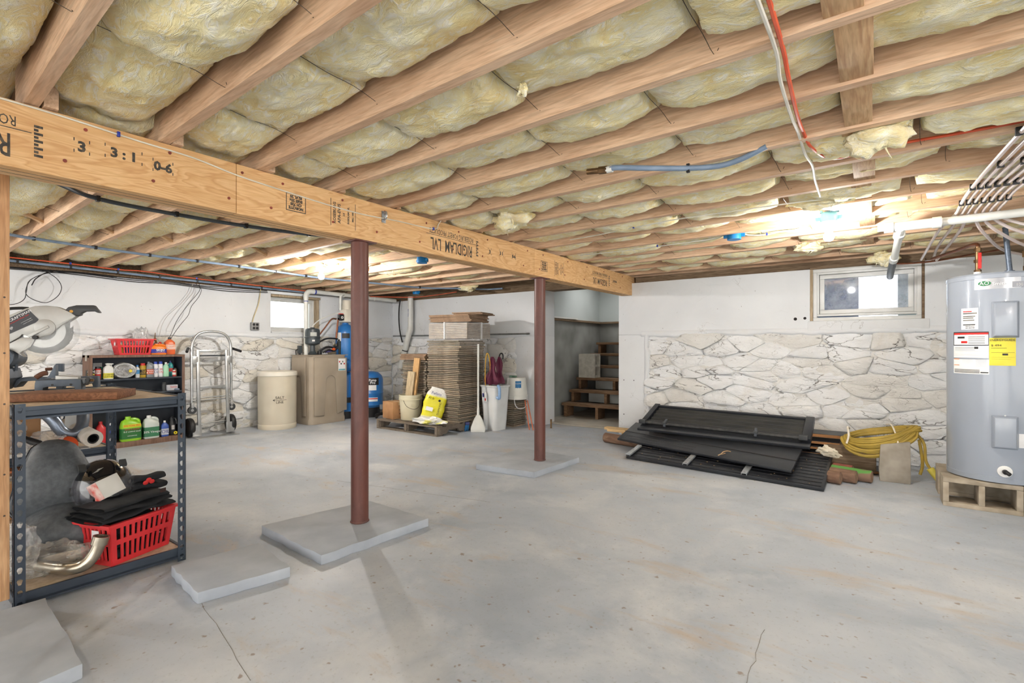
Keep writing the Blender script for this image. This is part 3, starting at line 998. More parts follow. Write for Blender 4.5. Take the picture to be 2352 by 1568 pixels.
m.build('block_body', pm('pale_block', (206, 202, 190), (184, 180, 168), 14, .9, 0, .4), b_)
# ================================================================== LIGHTS AND BOXES ON THE CEILING
def bulb_mat():
    """frosted glowing glass: lets the filament's light through and glows itself"""
    t = NT('lit_bulb_glass')
    out = t.t.nodes['Material Output']
    em = t.n('ShaderNodeEmission')
    em.inputs[0].default_value = (1, .99, .97, 1)
    em.inputs[1].default_value = 14
    tr = t.n('ShaderNodeBsdfTransparent')
    ad = t.n('ShaderNodeAddShader')
    t.l(em.outputs[0], ad.inputs[0]); t.l(tr.outputs[0], ad.inputs[1])
    t.l(ad.outputs[0], out.inputs[0])
    t.m.cycles.emission_sampling = 'NONE'
    return t.m
M_bulb = bulb_mat()
M_porc = pm('porcelain_white', (236, 236, 234), (226, 226, 224), 6, .3)
M_bluebox = pm('blue_box_plastic', (28, 140, 206), (20, 120, 186), 8, .45)
M_palebox = pm('pale_blue_box_plastic', (112, 176, 200), (92, 156, 182), 8, .45)
def box_shape(m, z0):
    m.lathe([(.0, z0), (.05, z0), (.052, z0 + .054), (.048, z0 + .062), (.0, z0 + .062)], 20, cap0=False, cap1=False)
    for a in range(5):
        an = a * 1.256
        m.cbox((.05 * math.cos(an), .05 * math.sin(an), z0 + .066), (.016, .016, .016))
    m.cbox((.0, .058, z0 + .03), (.03, .03, .03)).cbox((.062, 0, z0 + .024), (.03, .012, .025)).cbox((-.062, 0, z0 + .024), (.03, .012, .025))
    return m
def ceiling_light(loc, label, box_mat, watt):
    t = thing('ceiling_light', label, 'ceiling light', loc, 0, 'bare bulb lights on the ceiling')
    MB().lathe([(.0, .095), (.052, .095), (.056, .09), (.05, .08), (.03, .074), (.024, .055), (.021, .04), (.0, .04)], 24, cap0=False, cap1=False).build('lamp_holder', M_porc, t)
    MB().lathe([(.0, -.034), (.014, -.0325), (.025, -.026), (.031, -.014), (.0325, 0), (.030, .012), (.024, .022), (.017, .03), (.0145, .042), (.0, .042)], 20, cap0=False, cap1=False).build('bulb', M_bulb, t)
    box_shape(MB(), .096).build('junction_box', box_mat, t)
    ld = bpy.data.lights.new('filament', 'POINT')
    ld.energy = watt
    ld.color = (1, .975, .94)
    ld.shadow_soft_size = .028
    lo = bpy.data.objects.new('filament', ld)
    lo.parent = t
    COL.objects.link(lo)
    return t
ceiling_light((-4.785, 3.113, 1.842), 'lit bare bulb on the ceiling left of the nearer column', M_porc, BULB * 1.35)
ceiling_light((-.249, 3.94, 1.832), 'lit bare bulb under a pale blue box in front of the dusty window', M_palebox, BULB * .8)
ceiling_light((1.5, .6, 1.842), 'added unseen fill bulb on the ceiling to the right behind the viewpoint', M_bluebox, BULB * .8)  # out of view, added to even out the brightness
ceiling_light((-4.9, -.45, 1.842), 'added unseen fill bulb on the ceiling left of the viewpoint', M_bluebox, BULB * .8)  # second fill bulb, added beyond the left edge of view
def jbox(loc, label):
    t = thing('junction_box', label, 'junction box', loc, 0, 'blue junction boxes on the joists')
    box_shape(MB(), 0).build('box_shell', M_bluebox, t)
    MB().lathe([(0, -.006), (.051, -.006), (.051, 0), (0, 0)], 20, cap0=False, cap1=False).build('cover_plate', M_bluebox, t)
jbox((-.884, 4.15, 1.93), 'bright blue round junction box on a joist left of the right bulb')
jbox((-3.656, 3.5, 1.93), 'blue junction box on a joist between the two columns')
jbox((-5.93, 5.55, 1.93), 'blue junction box above the white drain pipe at the back wall')

# ================================================================== PIPES AND CABLES UNDER THE CEILING
M_pexg = pm('dark_grey_pipe', (70, 78, 86), (58, 66, 74), 8, .45)
M_pexb = pm('blue_grey_pipe', (132, 150, 172), (110, 128, 150), 8, .4)
M_black = pm('black_rubber', (26, 26, 28), (18, 18, 20), 20, .5)
M_orange = pm('orange_cable', (226, 96, 58), (204, 82, 48), 10, .5)
M_white_c = pm('white_cable', (226, 222, 210), (208, 204, 190), 10, .5)
M_yel_c = pm('yellowed_cable', (214, 196, 150), (196, 178, 132), 10, .5)
M_pvc = pm('white_pvc', (226, 226, 220), (210, 210, 204), 5, .35)
M_pexw = pm('milky_pink_tubing', (228, 214, 208), (214, 196, 190), 6, .3)
M_brass = pm('dull_brass', (138, 108, 74), (106, 82, 58), 20, .4, .8)
M_copper = pm('copper_pipe', (150, 96, 70), (118, 76, 58), 14, .4, .8)
def cable(name, label, cat, pts, r, mat, clips=(), n=8, sub=5, group=None, clipmat=None):
    loc = Vector(pts[0])
    t = thing(name, label, cat, loc, 0, group)
    MB().tube([Vector(p) - loc for p in pts], r, n, sub).build('run', mat, t)
    for c in clips:
        c = Vector(c) - loc
        MB().cbox((c.x, c.y, c.z + .004), (r * 2.6, .018, r * 2.6 + .008)).build('clip', clipmat or M_black, t, bevel=.002)
    return t
cable('water_pipe', 'dark grey plastic water pipe curving along the left ceiling behind the beam', 'pipe',
      [(-3.05, .30, 1.945), (-3.378, .658, 1.943), (-3.597, .915, 1.942), (-3.62, 1.328, 1.942), (-3.569, 1.763, 1.942), (-3.44, 2.186, 1.942), (-3.2, 2.6, 1.945), (-2.8, 3.0, 1.95)], .0125, M_pexg,
      [(-3.597, .915, 1.942), (-3.615, 1.32, 1.942), (-3.572, 1.735, 1.942), (-3.45, 2.14, 1.942)])
bp = [(-5.0, .3, 1.942), (-5.28, .79, 1.942), (-5.344, .99, 1.942), (-5.415, 1.422, 1.942), (-5.45, 1.839, 1.942), (-5.44, 2.238, 1.942), (-5.463, 2.675, 1.942), (-5.51, 3.119, 1.942), (-5.56, 3.64, 1.942), (-5.404, 4.236, 1.935), (-5.235, 5.0, 1.93), (-4.9, 5.35, 1.93), (-4.6, 5.7, 1.93), (-4.35, 5.75, 1.93)]
cable('water_pipe', 'blue grey water pipe running lengthwise under the joists past the left bulb', 'pipe', bp, .0115, M_pexb,
      [(-5.344, .96, 1.942), (-5.40, 1.36, 1.942), (-5.45, 1.77, 1.942), (-5.44, 2.17, 1.942), (-5.45, 2.58, 1.942), (-5.5, 3.0, 1.942), (-5.54, 3.4, 1.942), (-5.42, 4.2, 1.936), (-5.24, 4.97, 1.93)])
cable('water_pipe', 'blue grey conduit along the top of the left wall beneath the orange cable', 'pipe',
      [(-6.78, .6, 1.93), (-6.78, 1.017, 1.927), (-6.78, 1.899, 1.914), (-6.78, 2.639, 1.9), (-6.78, 3.498, 1.89), (-6.78, 4.3, 1.885), (-6.76, 5.0, 1.88), (-6.6, 5.6, 1.88)], .0125, M_pexb,
      [(-6.78, 1.1, 1.925), (-6.78, 1.5, 1.92), (-6.78, 1.9, 1.914), (-6.78, 2.3, 1.907), (-6.78, 2.7, 1.9), (-6.78, 3.1, 1.895), (-6.78, 3.5, 1.89)])
cable('orange_cable', 'thin orange cable stapled along the joists above the left wall', 'cable',
      [(-6.72, .6, 1.95), (-6.72, 1.011, 1.95), (-6.72, 1.484, 1.948), (-6.72, 1.888, 1.938), (-6.72, 2.13, 1.946), (-6.72, 2.671, 1.923), (-6.72, 3.1, 1.917), (-6.72, 3.659, 1.909), (-6.7, 4.3, 1.895), (-6.68, 4.862, 1.89), (-6.45, 5.4, 1.90), (-6.1, 5.7, 1.90), (-5.6, 5.76, 1.92), (-5.2, 5.7, 1.93)], .0055, M_orange, [(-6.72, 1.484, 1.948), (-6.72, 1.888, 1.938), (-6.72, 2.671, 1.923)], clipmat=M_bclip)
for k, (dx, dz, lab) in enumerate(((0, 0, 'uppermost black cable strung along the top of the left wall'), (.012, -.014, 'middle black cable sagging along the top of the left wall'), (.02, -.03, 'lowest black cable drooping along the top of the left wall'))):
    cable('black_cable', lab, 'cable', [(-6.825 + dx, .7, 1.868 + dz), (-6.825 + dx, 1.25, 1.872 + dz + .006 * k), (-6.825 + dx, 1.6, 1.88 + dz), (-6.825 + dx, 2.034, 1.866 + dz - .004 * k), (-6.825 + dx, 2.4, 1.872 + dz), (-6.825 + dx, 2.75, 1.855 + dz), (-6.825 + dx, 3.1, 1.862 + dz - .01 * k), (-6.825 + dx, 3.6, 1.868 + dz)], .0045, M_black, n=6)
# loose loop of black wire hanging on the left wall
lp = [(-6.81, 1.9, 1.862), (-6.80, 1.6, 1.868), (-6.79, 1.35, 1.845), (-6.79, 1.21, 1.77), (-6.79, 1.165, 1.67), (-6.79, 1.17, 1.60), (-6.79, 1.24, 1.55), (-6.79, 1.32, 1.54), (-6.79, 1.40, 1.61), (-6.79, 1.43, 1.70), (-6.79, 1.40, 1.78), (-6.79, 1.33, 1.84), (-6.80, 1.27, 1.865)]
cable('wire_loop', 'loose ring of black wire hanging on the left wall above the saw', 'wire', lp, .0035, M_black, n=6)
cable('wire_loop', 'black wire drooping left from the hanging ring on the left wall', 'wire', [(-6.80, 1.55, 1.872), (-6.78, 1.33, 1.84), (-6.78, 1.19, 1.75), (-6.78, 1.165, 1.64), (-6.79, 1.15, 1.56), (-6.8, 1.09, 1.51), (-6.8, 1.0, 1.50), (-6.82, .85, 1.52)], .0035, M_black, n=6)
cable('wire_loop', 'thick black cable end hanging beside the wire ring', 'wire', [(-6.8, 1.62, 1.875), (-6.77, 1.36, 1.86), (-6.77, 1.24, 1.78), (-6.77, 1.2, 1.70)], .005, M_black, n=6)
cable('hanging_wire', 'black wire pair falling from the ceiling behind the orange jug', 'wire', [(-6.78, 2.72, 1.875), (-6.74, 2.715, 1.82), (-6.74, 2.70, 1.76), (-6.74, 2.60, 1.62), (-6.74, 2.52, 1.5), (-6.74, 2.455, 1.38), (-6.74, 2.40, 1.23), (-6.75, 2.38, 1.18)], .003, M_black, n=6)
cable('hanging_wire', 'black wire bowing right as it falls behind the orange jug', 'wire', [(-6.78, 2.68, 1.872), (-6.74, 2.73, 1.80), (-6.74, 2.70, 1.70), (-6.74, 2.62, 1.58), (-6.74, 2.585, 1.47), (-6.74, 2.50, 1.35), (-6.74, 2.42, 1.22), (-6.75, 2.40, 1.17)], .003, M_black, n=6)
cable('hanging_wire', 'grey wire falling along the left wall beside the black ones', 'wire', [(-6.81, 2.66, 1.87), (-6.80, 2.63, 1.76), (-6.80, 2.52, 1.6), (-6.8, 2.39, 1.46), (-6.8, 2.33, 1.34), (-6.8, 2.30, 1.2)], .003, pm('grey_wire', (176, 174, 170), (160, 158, 152), 9, .5), n=6)
# outlet box with its cord
t = thing('outlet_box', 'grey four socket outlet box on the left wall beside the window', 'outlet', (-6.84, 3.43, 1.365))
MB().cbox((.02, 0, 0), (.04, .105, .105)).build('box_body', pm('grey_outlet', (150, 150, 150), (132, 132, 132), 9, .4, .3), t, bevel=.005)
for a in (-.022, .022):
    for b in (-.024, .024):
        MB().cyl((.04, a, b), (.043, a, b), .017, None, 12).build('socket', M_black, t)
cable('yellowed_cable', 'yellowed cord rising from the grey outlet box to the ceiling', 'cable', [(-6.82, 3.40, 1.42), (-6.82, 3.42, 1.5), (-6.82, 3.464, 1.62), (-6.82, 3.49, 1.72), (-6.82, 3.511, 1.88)], .006, M_yel_c, n=6)
# ---- right-hand ceiling
t = thing('water_pipe', 'short pale blue pipe with brass fitting crossing under the middle joists', 'pipe', (-1.1, 2.18, 1.935))
MB().tube([(.07, 0.0, 0), (.12, .0, .0), (.25, .06, -.012), (.40, .17, -.012), (.52, .24, -.006), (.62, .235, .004), (.72, .22, .03)], .0125, 10, 5).build('run', M_pexb, t)
MB().cyl((-.03, -.005, .01), (.03, 0, .005), .014, None, 10).cyl((.03, 0, .005), (.075, 0, 0), .018, None, 6).build('brass_fitting', M_brass, t)
MB().cyl((.07, 0, 0), (.1, .0, 0), .0165, None, 12).build('white_collar', M_pvc, t)
MB().cbox((.40, .17, -.012), (.014, .014, .04)).build('clip', M_black, t)
for k, (pts, lab) in enumerate((
    ([(-2.0, 3.55, 1.96), (-1.73, 3.483, 1.95), (-1.4, 3.41, 1.948), (-1.102, 3.366, 1.95), (-.7, 3.37, 1.95), (-.267, 3.40, 1.95), (-.24, 3.6, 1.975), (-.245, 3.85, 2.0)], 'white cable running along a joist to the right bulb'),
    ([(-2.25, 4.19, 1.955), (-1.898, 4.195, 1.95), (-1.5, 4.17, 1.947), (-1.153, 4.159, 1.95), (-1.04, 4.16, 1.955), (-.93, 4.155, 1.975)], 'white cable running left from the bright blue junction box'),
    ([(-.83, 4.16, 1.97), (-.782, 4.18, 1.952), (-.664, 4.21, 1.945), (-.571, 4.18, 1.95), (-.465, 4.2, 1.953), (-.40, 4.22, 1.965)], 'short looped white cable right of the bright blue junction box'))):
    t = cable('white_cable', lab, 'cable', pts, .004, M_white_c, [pts[2]], n=6, clipmat=M_bclip)
cable('orange_cable', 'flat orange cable crossing between the joists above the window side', 'cable', [(-.205, .6, 1.984), (-.21, 1.05, 1.974), (-.212, 1.3, 1.959), (-.215, 1.62, 1.959), (-.222, 1.8, 1.952), (-.232, 2.1, 1.952), (-.235, 2.33, 1.969), (-.22, 2.5, 1.954), (-.15, 2.72, 1.959), (.04, 2.76, 1.984), (.28, 2.772, 1.984), (.5, 2.774, 1.984), (.9, 2.77, 1.984)], .0065, M_orange, n=6)
cable('white_cable', 'grey white cable twinned with the orange one between the joists', 'cable', [(-.23, .6, 1.984), (-.235, 1.05, 1.969), (-.235, 1.3, 1.954), (-.232, 1.62, 1.956), (-.245, 1.8, 1.949), (-.25, 2.1, 1.949), (-.252, 2.33, 1.966), (-.25, 2.55, 1.949), (-.24, 2.75, 1.954), (-.25, 3.0, 1.954), (-.25, 3.3, 1.944)], .006, M_white_c, n=6)
# milky tubing bundle with black clips
px = [.415, .445, .475, .51, .545, .58, .615]
ends = [[(.36, 4.5, 1.90), (.33, 5.0, 1.85), (.32, 5.5, 1.835)], [(.42, 4.5, 1.90), (.39, 5.0, 1.86), (.40, 5.5, 1.838)],
        [(.47, 4.45, 1.89), (.44, 4.9, 1.84), (.42, 5.5, 1.82)], [(.53, 4.36, 1.895), (.59, 4.52, 1.84), (.75, 4.95, 1.78), (1.0, 5.2, 1.74)],
        [(.57, 4.35, 1.895), (.66, 4.48, 1.83), (.85, 4.75, 1.76), (1.1, 4.95, 1.74)], [(.61, 4.34, 1.9), (.73, 4.44, 1.83), (.95, 4.6, 1.76), (1.2, 4.75, 1.75)], [(.65, 4.33, 1.9), (.8, 4.4, 1.84), (1.0, 4.45, 1.79), (1.3, 4.55, 1.78)]]
for k, x in enumerate(px):
    s = .03 * (k % 2)
    pts = [(x + .25 + .02 * k, .9, 1.942), (x + .14 + .012 * k, 1.7, 1.94), (x + .07 + .012 * k, 2.5, 1.94), (x + .02 + .006 * k, 3.2, 1.938), (x, 3.72, 1.941), (x, 4.0, 1.941), (x, 4.24, 1.937)] + ends[k]
    cl = [(x + .045 + .01 * k, 2.76 + s, 1.94), (x + .02 + .006 * k, 3.17 + s, 1.938), (x + .005, 3.58, 1.938), (x, 3.95, 1.94)]
    cable('milky_tube', ['leftmost', 'second', 'third', 'fourth', 'fifth', 'sixth', 'rightmost'][k] + ' tube of the milky tubing bundle above the water heater', 'tube', pts, .0095, M_pexw, [c for j, c in enumerate(cl) if (j + k) % 2 == 0 or j > 1], group='milky tubing bundle clipped under the joists')
# white drain line on the right
t = thing('drain_pipe', 'white plastic drain pipe with tee under the joists by the dusty window', 'pipe', (.08, 4.2, 1.893))
MB().cyl((.24, .0, 0), (3.0, .06, .03), .026, None, 20).build('run', M_pvc, t)
MB().cyl((-.02, 0, 0), (.25, 0, 0), .031, None, 20).build('tee_body', M_pvc, t)
MB().cyl((.22, 0, 0), (.265, 0, 0), .036, None, 20).build('coupling', M_pvc, t)
MB().cyl((-.03, 0, 0), (.02, 0, 0), .035, None, 20).cyl((-.065, 0, 0), (-.03, 0, 0), .022, None, 6).build('cleanout_cap', M_pvc, t)
MB().tube([(.055, .0, -.015), (.055, .06, -.035), (.05, .3, -.065), (.04, .75, -.12), (.03, 1.05, -.15)], .024, 16, 5).build('branch_pipe', M_pvc, t)
MB().tube([(.055, .06, -.035), (.052, .12, -.043)], .033, 16, 2).build('branch_hub', M_pvc, t)
MB().tube([(.042, .66, -.11), (.038, .76, -.12)], .03, 16, 2).build('branch_hub', M_pvc, t)
MB().tube([(.038, .76, -.12), (.03, 1.1, -.16), (.03, 1.45, -.17)], .026, 14, 3).build('rubber_sleeve', M_pexg, t)
cable('copper_line', 'thin copper line joining the milky tubes along the far wall top', 'pipe', [(.06, 5.68, 1.86), (.2, 5.66, 1.835), (.4, 5.62, 1.83), (.6, 5.5, 1.84), (.8, 5.3, 1.84)], .008, M_copper, n=8)
# white plumbing by the left window
t = thing('drain_pipe', 'white plastic pipe rising from the taupe tank and running along the left wall', 'pipe', (-6.6, 4.05, .97))
MB().tube([(0, 0, 0), (0, 0, .45), (0, 0, .82)], .03, 16, 2).build('riser', M_pvc, t)
MB().tube([(0, 0, .80), (0, .0, .86), (0, .03, .90), (0, .07, .915), (0, .13, .918)], .035, 16, 4).build('elbow', M_pvc, t)
MB().cyl((0, .12, .918), (0, 1.65, .895), .03, None, 16).build('run', M_pvc, t)
for yy in (.13, .62, 1.2):
    MB().cyl((0, yy, .917 - yy * .014), (0, yy + .02, .917 - yy * .014), .036, None, 16).build('purple_band' if yy < .2 else 'coupling', M_bclip if yy < .2 else M_pvc, t)
MB().cyl((0, 0, .765), (0, 0, .775), .0315, None, 16).build('purple_band', M_bclip, t)
t = thing('drain_pipe', 'white plastic drain pipe elbowing down the back wall beside the corner', 'pipe', (-6.27, 5.74, .70))
MB().cyl((0, 0, 1.22), (0, 0, .70), .045, None, 18).build('upper_run', M_pvc, t)
MB().tube([(0, 0, .72), (-.01, 0, .66), (-.05, 0, .58)], .05, 16, 4).build('elbow', M_pvc, t)
MB().cyl((-.03, 0, .62), (-.25, 0, .03), .045, None, 18).build('lower_run', M_pvc, t)
MB().cyl((-.135, 0, .33), (-.14, 0, .315), .048, None, 18).build('band', M_black, t)
lettering('PVC 1120', .03, M_bclip, t, (-.005, -.0455, .95), (0, 0, 1), (-1, 0, 0))
cable('black_hose', 'black hose falling beside the white drain pipe in the back corner', 'hose', [(-6.50, 5.72, 1.88), (-6.55, 5.74, 1.75), (-6.57, 5.75, 1.6), (-6.56, 5.75, 1.45), (-6.52, 5.74, 1.3), (-6.47, 5.74, 1.16)], .011, M_black, n=8)
t = thing('wall_rod', 'long thin grey metal rod resting on the stone ledge of the back wall', 'rod', (-5.37, 5.80, LZ + .035))
MB().cyl((-1.4, 0, 0), (1.44, 0, 0), .011, None, 10).build('rod', pm('galv_rod', (150, 152, 152), (126, 128, 128), 12, .35, .7), t)
MB().pipe((1.40, 0, 0), (1.45, 0, 0), .015, .008, 10).build('end_sleeve', MATS['galv_rod'], t)
# loose tufts of insulation
def tuft(loc, sx, sy, sz, seed, label, tails=3):
    loc = Vector(loc)
    t = thing('insulation_tuft', label, 'insulation', loc)
    rg = random.Random(seed)
    m = MB().sph((0, 0, 0), 1, 32, 20)
    out = []
    for p in m.v:
        n = mnoise.noise(p * 1.6 + Vector((seed, 0, 0))) * .5 + mnoise.noise(p * 4 + Vector((0, seed, 0))) * .3 + mnoise.noise(p * 9 + Vector((0, seed, 0))) * .12
        q = p * (1 + n)
        out.append(Vector((q.x * sx, q.y * sy, q.z * sz)))
    m.v = out
    m.build('fluff', M_ins, t, sharp=180)
    for k in range(tails):
        x, y = rg.uniform(-.6, .6) * sx, rg.uniform(-.6, .6) * sy
        L = sz * rg.uniform(.4, 1.0)
        MB().tube([(x, y, -sz * .3), (x + rg.uniform(-.02, .02), y, -sz * .6 - L * .3), (x + rg.uniform(-.03, .03), y + rg.uniform(-.02, .02), -sz * .7 - L)], .006 * (1 + sx * 2), 6, 5, rf=lambda s: 1.05 - s).build('wisp', M_ins, t, sharp=180)
tuft((-2.0, 2.75, 1.97), .14, .10, .07, 1, 'bulging clump of insulation above the beam near the water stain')
tuft((-4.75, 5.45, 1.95), .16, .08, .06, 2, 'stringy clump of insulation dangling by the back wall', 5)
tuft((.0, 2.50, 1.965), .12, .07, .08, 3, 'pointed rag of insulation hanging by the flat blocking')
tuft((.06, 5.55, 1.88), .10, .07, .055, 4, 'ragged insulation hanging over the top of the dusty window', 4)
tuft((-.25, 3.5, 1.965), .14, .05, .04, 5, 'torn insulation flap above the pale blue box')
tuft((-.45, 4.85, 1.93), .10, .05, .04, 6, 'wispy insulation hanging between bulb and dusty window', 3)
tuft((-.97, 1.40, 1.975), .015, .015, .02, 7, 'thin thread of insulation hanging from the near ceiling', 1)
tuft((-1.28, 2.62, 1.975), .02, .02, .02, 8, 'small tuft of insulation above the pale blue pipe', 2)
# ================================================================== STEEL SHELVING (left)
M_steel = pm('charcoal_shelf_steel', (62, 72, 84), (50, 58, 70), 5, .42, .25)
M_pboard = pm('particle_board', (206, 188, 164), (184, 164, 138), 30, .85, 0, .15)
M_card = pm('brown_cardboard', (190, 146, 104), (170, 126, 86), 6, .85)
M_bag = None
def bag_mat(name, tint=(.93, .93, .92, 1), alpha=.42):
    t = NT(name)
    nz = t.noise(t.mapping(), 14, 5, .65, 1)
    t.b.inputs['Base Color'].default_value = tint
    rp = t.ramp(nz, [(.35, (alpha * .35,) * 3 + (1,)), (.65, (min(1, alpha * 1.3),) * 3 + (1,))])
    t.l(rp, t.b.inputs['Alpha'])
    t.bump(nz, .35, .012)
    return t.set(.2, 0, .7)
M_bag = bag_mat('clear_plastic_bag', (.70, .69, .67, 1), .34)
def ring(w, d, z, n=24, p=4.0, cx=0, cy=0):
    out = []
    for i in range(n):
        a = 2 * PI * i / n
        c, s = math.cos(a), math.sin(a)
        k = (abs(c) ** p + abs(s) ** p) ** (-1 / p)
        out.append((cx + w / 2 * c * k, cy + d / 2 * s * k, z))
    return out
def keyhole_flange(m, M, height, width=.036, pitch=.0478, th=.0022, thick_dir=1):
    """flange in local xz plane, x 0..width, holes punched through"""
    n = max(1, round(height / pitch))
    ph = height / n
    for k in range(n):
        z0 = k * ph
        cx, cz = width / 2, z0 + ph * .55
        outer = [(0, z0), (cx, z0), (width, z0), (width, z0 + ph * .5), (width, z0 + ph), (cx, z0 + ph), (0, z0 + ph), (0, z0 + ph * .5)]
        inner = [(cx - .0045, cz - .016), (cx, cz - .0165), (cx + .0045, cz - .016), (cx + .0095, cz), (cx + .007, cz + .0075), (cx, cz + .0105), (cx - .007, cz + .0075), (cx - .0095, cz)]
        vs_ = [(x, 0, z) for x, z in outer + inner] + [(x, th, z) for x, z in outer + inner]
        fs = []
        for i in range(8):
            j = (i + 1) % 8
            fs += [(i, j, 8 + j, 8 + i), (16 + i, 24 + i, 24 + j, 16 + j), (8 + i, 8 + j, 24 + j, 24 + i)]
        fs += [(2, 3, 19, 18), (3, 4, 20, 19), (6, 7, 23, 22), (7, 0, 16, 23)]
        m.add(vs_, fs, M)
    return m
def shelf_unit(label, loc, LX, LY, H, levels, boards_group=None):
    t = thing('steel_shelf', label, 'shelf', loc, 0, 'grey boltless steel shelf units')
    hx, hy = LX / 2, LY / 2
    for sx in (1, -1):
        for sy in (1, -1):
            m = MB()
            keyhole_flange(m, Matrix(((0, -sx, 0, sx * hx), (-sy, 0, 0, sy * hy), (0, 0, 1, 0), (0, 0, 0, 1))), H)
            keyhole_flange(m, Matrix(((-sx, 0, 0, sx * hx), (0, -sy, 0, sy * hy), (0, 0, 1, 0), (0, 0, 0, 1))), H)
            m.build('post', M_steel, t, fixn=False)
    for z in levels:
        prof = [(0, 0), (.014, 0), (.014, .008), (.004, .014), (.004, .034), (.012, .036), (.012, .052), (0, .052)]
        for sx in (1, -1):
            rr = [[(sx * (hx - .004) - sx * (0.012 - a), y, z - .05 + b) for a, b in prof] for y in (-hy + .004, hy - .004)]
            MB().loft(rr).build('end_rail', M_steel, t, sharp=25)
        for sy in (1, -1):
            rr = [[(x, sy * (hy - .004) - sy * (.012 - a), z - .05 + b) for a, b in prof] for x in (-hx + .02, hx - .02)]
            MB().loft(rr).build('side_rail', M_steel, t, sharp=25)
        MB().box(-hx + .017, -hy + .017, z - .014, hx - .017, hy - .017, z - .002).build('shelf_board', M_pboard, t)
    return t
shelf_unit('grey steel shelf bench holding the miter saw, with red basket on its bottom board', (-3.41, .7725, 0), 1.08, .635, .858, (.842, .066))
shelf_unit('grey steel shelf farther back under the bench line, with bags on its middle board', (-4.53, .7725, 0), 1.10, .635, .858, (.842, .455, .066))

# ---- thick board under the saw
tag(MB().box(-.03, 0, 0, .385, .24, .036, Matrix.Translation((-3.168, .507, .842)) @ Matrix.Rotation(R(55.5), 4, 'Z')).build('wood_block', wood('brown_block_wood', (150, 104, 74), (118, 78, 54), 0, 5, .7, 1.2), bevel=.003), 'thick brown wooden board lying across the near bench corner', 'board')

# ---- miter saw
M_alu = pm('saw_grey_cast', (186, 186, 182), (170, 170, 166), 10, .4, .35)
M_castd = pm('saw_slate_cast', (92, 102, 114), (78, 88, 100), 12, .55, .2)
M_blade = pm('saw_blade_steel', (112, 114, 116), (96, 98, 100), 18, .4, .6)
M_dkplas = pm('dark_grey_plastic', (58, 60, 62), (48, 50, 52), 10, .5)
M_red = pm('red_print', (206, 40, 36), (190, 34, 32), 10, .5)
M_wht = pm('white_print', (238, 238, 238), (228, 228, 228), 10, .5)
M_prot = pm('clear_guard_plastic', (214, 216, 214), (200, 202, 200), 5, .1, 0, alpha=.16)
SA = R(62)
saw = thing('miter_saw', 'grey compound miter saw with toothed round blade on the steel bench', 'saw', (-3.70, .708, .842), SA)
def sp(px, py):        # side-view drawing measurements (mm-like units of the photograph) to saw metres
    return ((px - 102) / 545.0, 1.1 - (py - 794) * .0024 - .842)
def side(pts, y0, y1, name, mat, parent=saw, bevel=.002):
    poly = [sp(*p) for p in pts]
    m = MB()
    m.prism(poly, y1 - y0, Matrix(((1, 0, 0, 0), (0, 0, 1, y0), (0, 1, 0, 0), (0, 0, 0, 1))))
    return m.build(name, mat, parent, bevel=bevel, sharp=30)
side([(88, 902), (106, 902), (108, 889), (116, 887), (170, 887), (180, 889), (183, 900), (197, 900), (195, 871), (92, 872), (89, 878)], -.055, .02, 'base_casting', M_castd)
side([(88, 902), (106, 902), (108, 889), (116, 887), (170, 887), (180, 889), (183, 900), (197, 900), (195, 871), (92, 872), (89, 878)], .25, .30, 'base_casting_rear', M_castd)
cx_, cz_ = sp(130, 880)
MB().lathe([(0, .035), (.12, .035), (.125, .04), (.125, .066), (0, .068)], 32, (cx_, .13, 0), cap0=False, cap1=False).build('turntable', M_castd, saw)
side([(20, 889), (25, 890), (38, 876), (92, 874), (92, 868), (38, 867), (28, 872)], .06, .16, 'turntable_arm', M_castd)
for hx_ in (129, 172):
    x_, z_ = sp(hx_, 883)
    MB().cyl((x_, -.0555, z_), (x_, -.04, z_), .006, None, 12).build('bolt_hole', M_black, saw)
side([(112, 868), (118, 862), (128, 845), (131, 838), (134, 837), (135, 868)], -.04, .0, 'fence_post', M_castd)
side([(88, 855), (92, 838), (110, 838), (110, 858)], .22, .25, 'fence_post', M_castd)
side([(135, 862), (188, 866), (188, 871), (135, 871)], -.05, .0, 'fence_slide', M_alu)
MB().tube([(sp(86, 866)[0], -.02, sp(86, 866)[1]), (sp(100, 858)[0], -.02, sp(100, 858)[1]), (sp(112, 856)[0], -.02, sp(112, 856)[1])], .013, 8, 4).build('wood_knob', wood('knob_wood', (118, 80, 62), (92, 60, 46), 0), saw)
MB().tube([(sp(71, 851)[0], .2, sp(71, 851)[1]), (sp(87, 850)[0], .2, sp(87, 850)[1])], .009, 8, 2).build('wood_knob', MATS['knob_wood'], saw)
side([(199, 887), (207, 886), (212, 878), (212, 868), (205, 867), (203, 880), (199, 882)], -.03, .0, 'clamp_hook', M_dkplas)
MB().cyl((sp(213, 875)[0], -.015, sp(213, 875)[1]), (sp(221, 875)[0], -.015, sp(221, 875)[1]), .008, None, 10).build('clamp_screw', M_brass, saw)
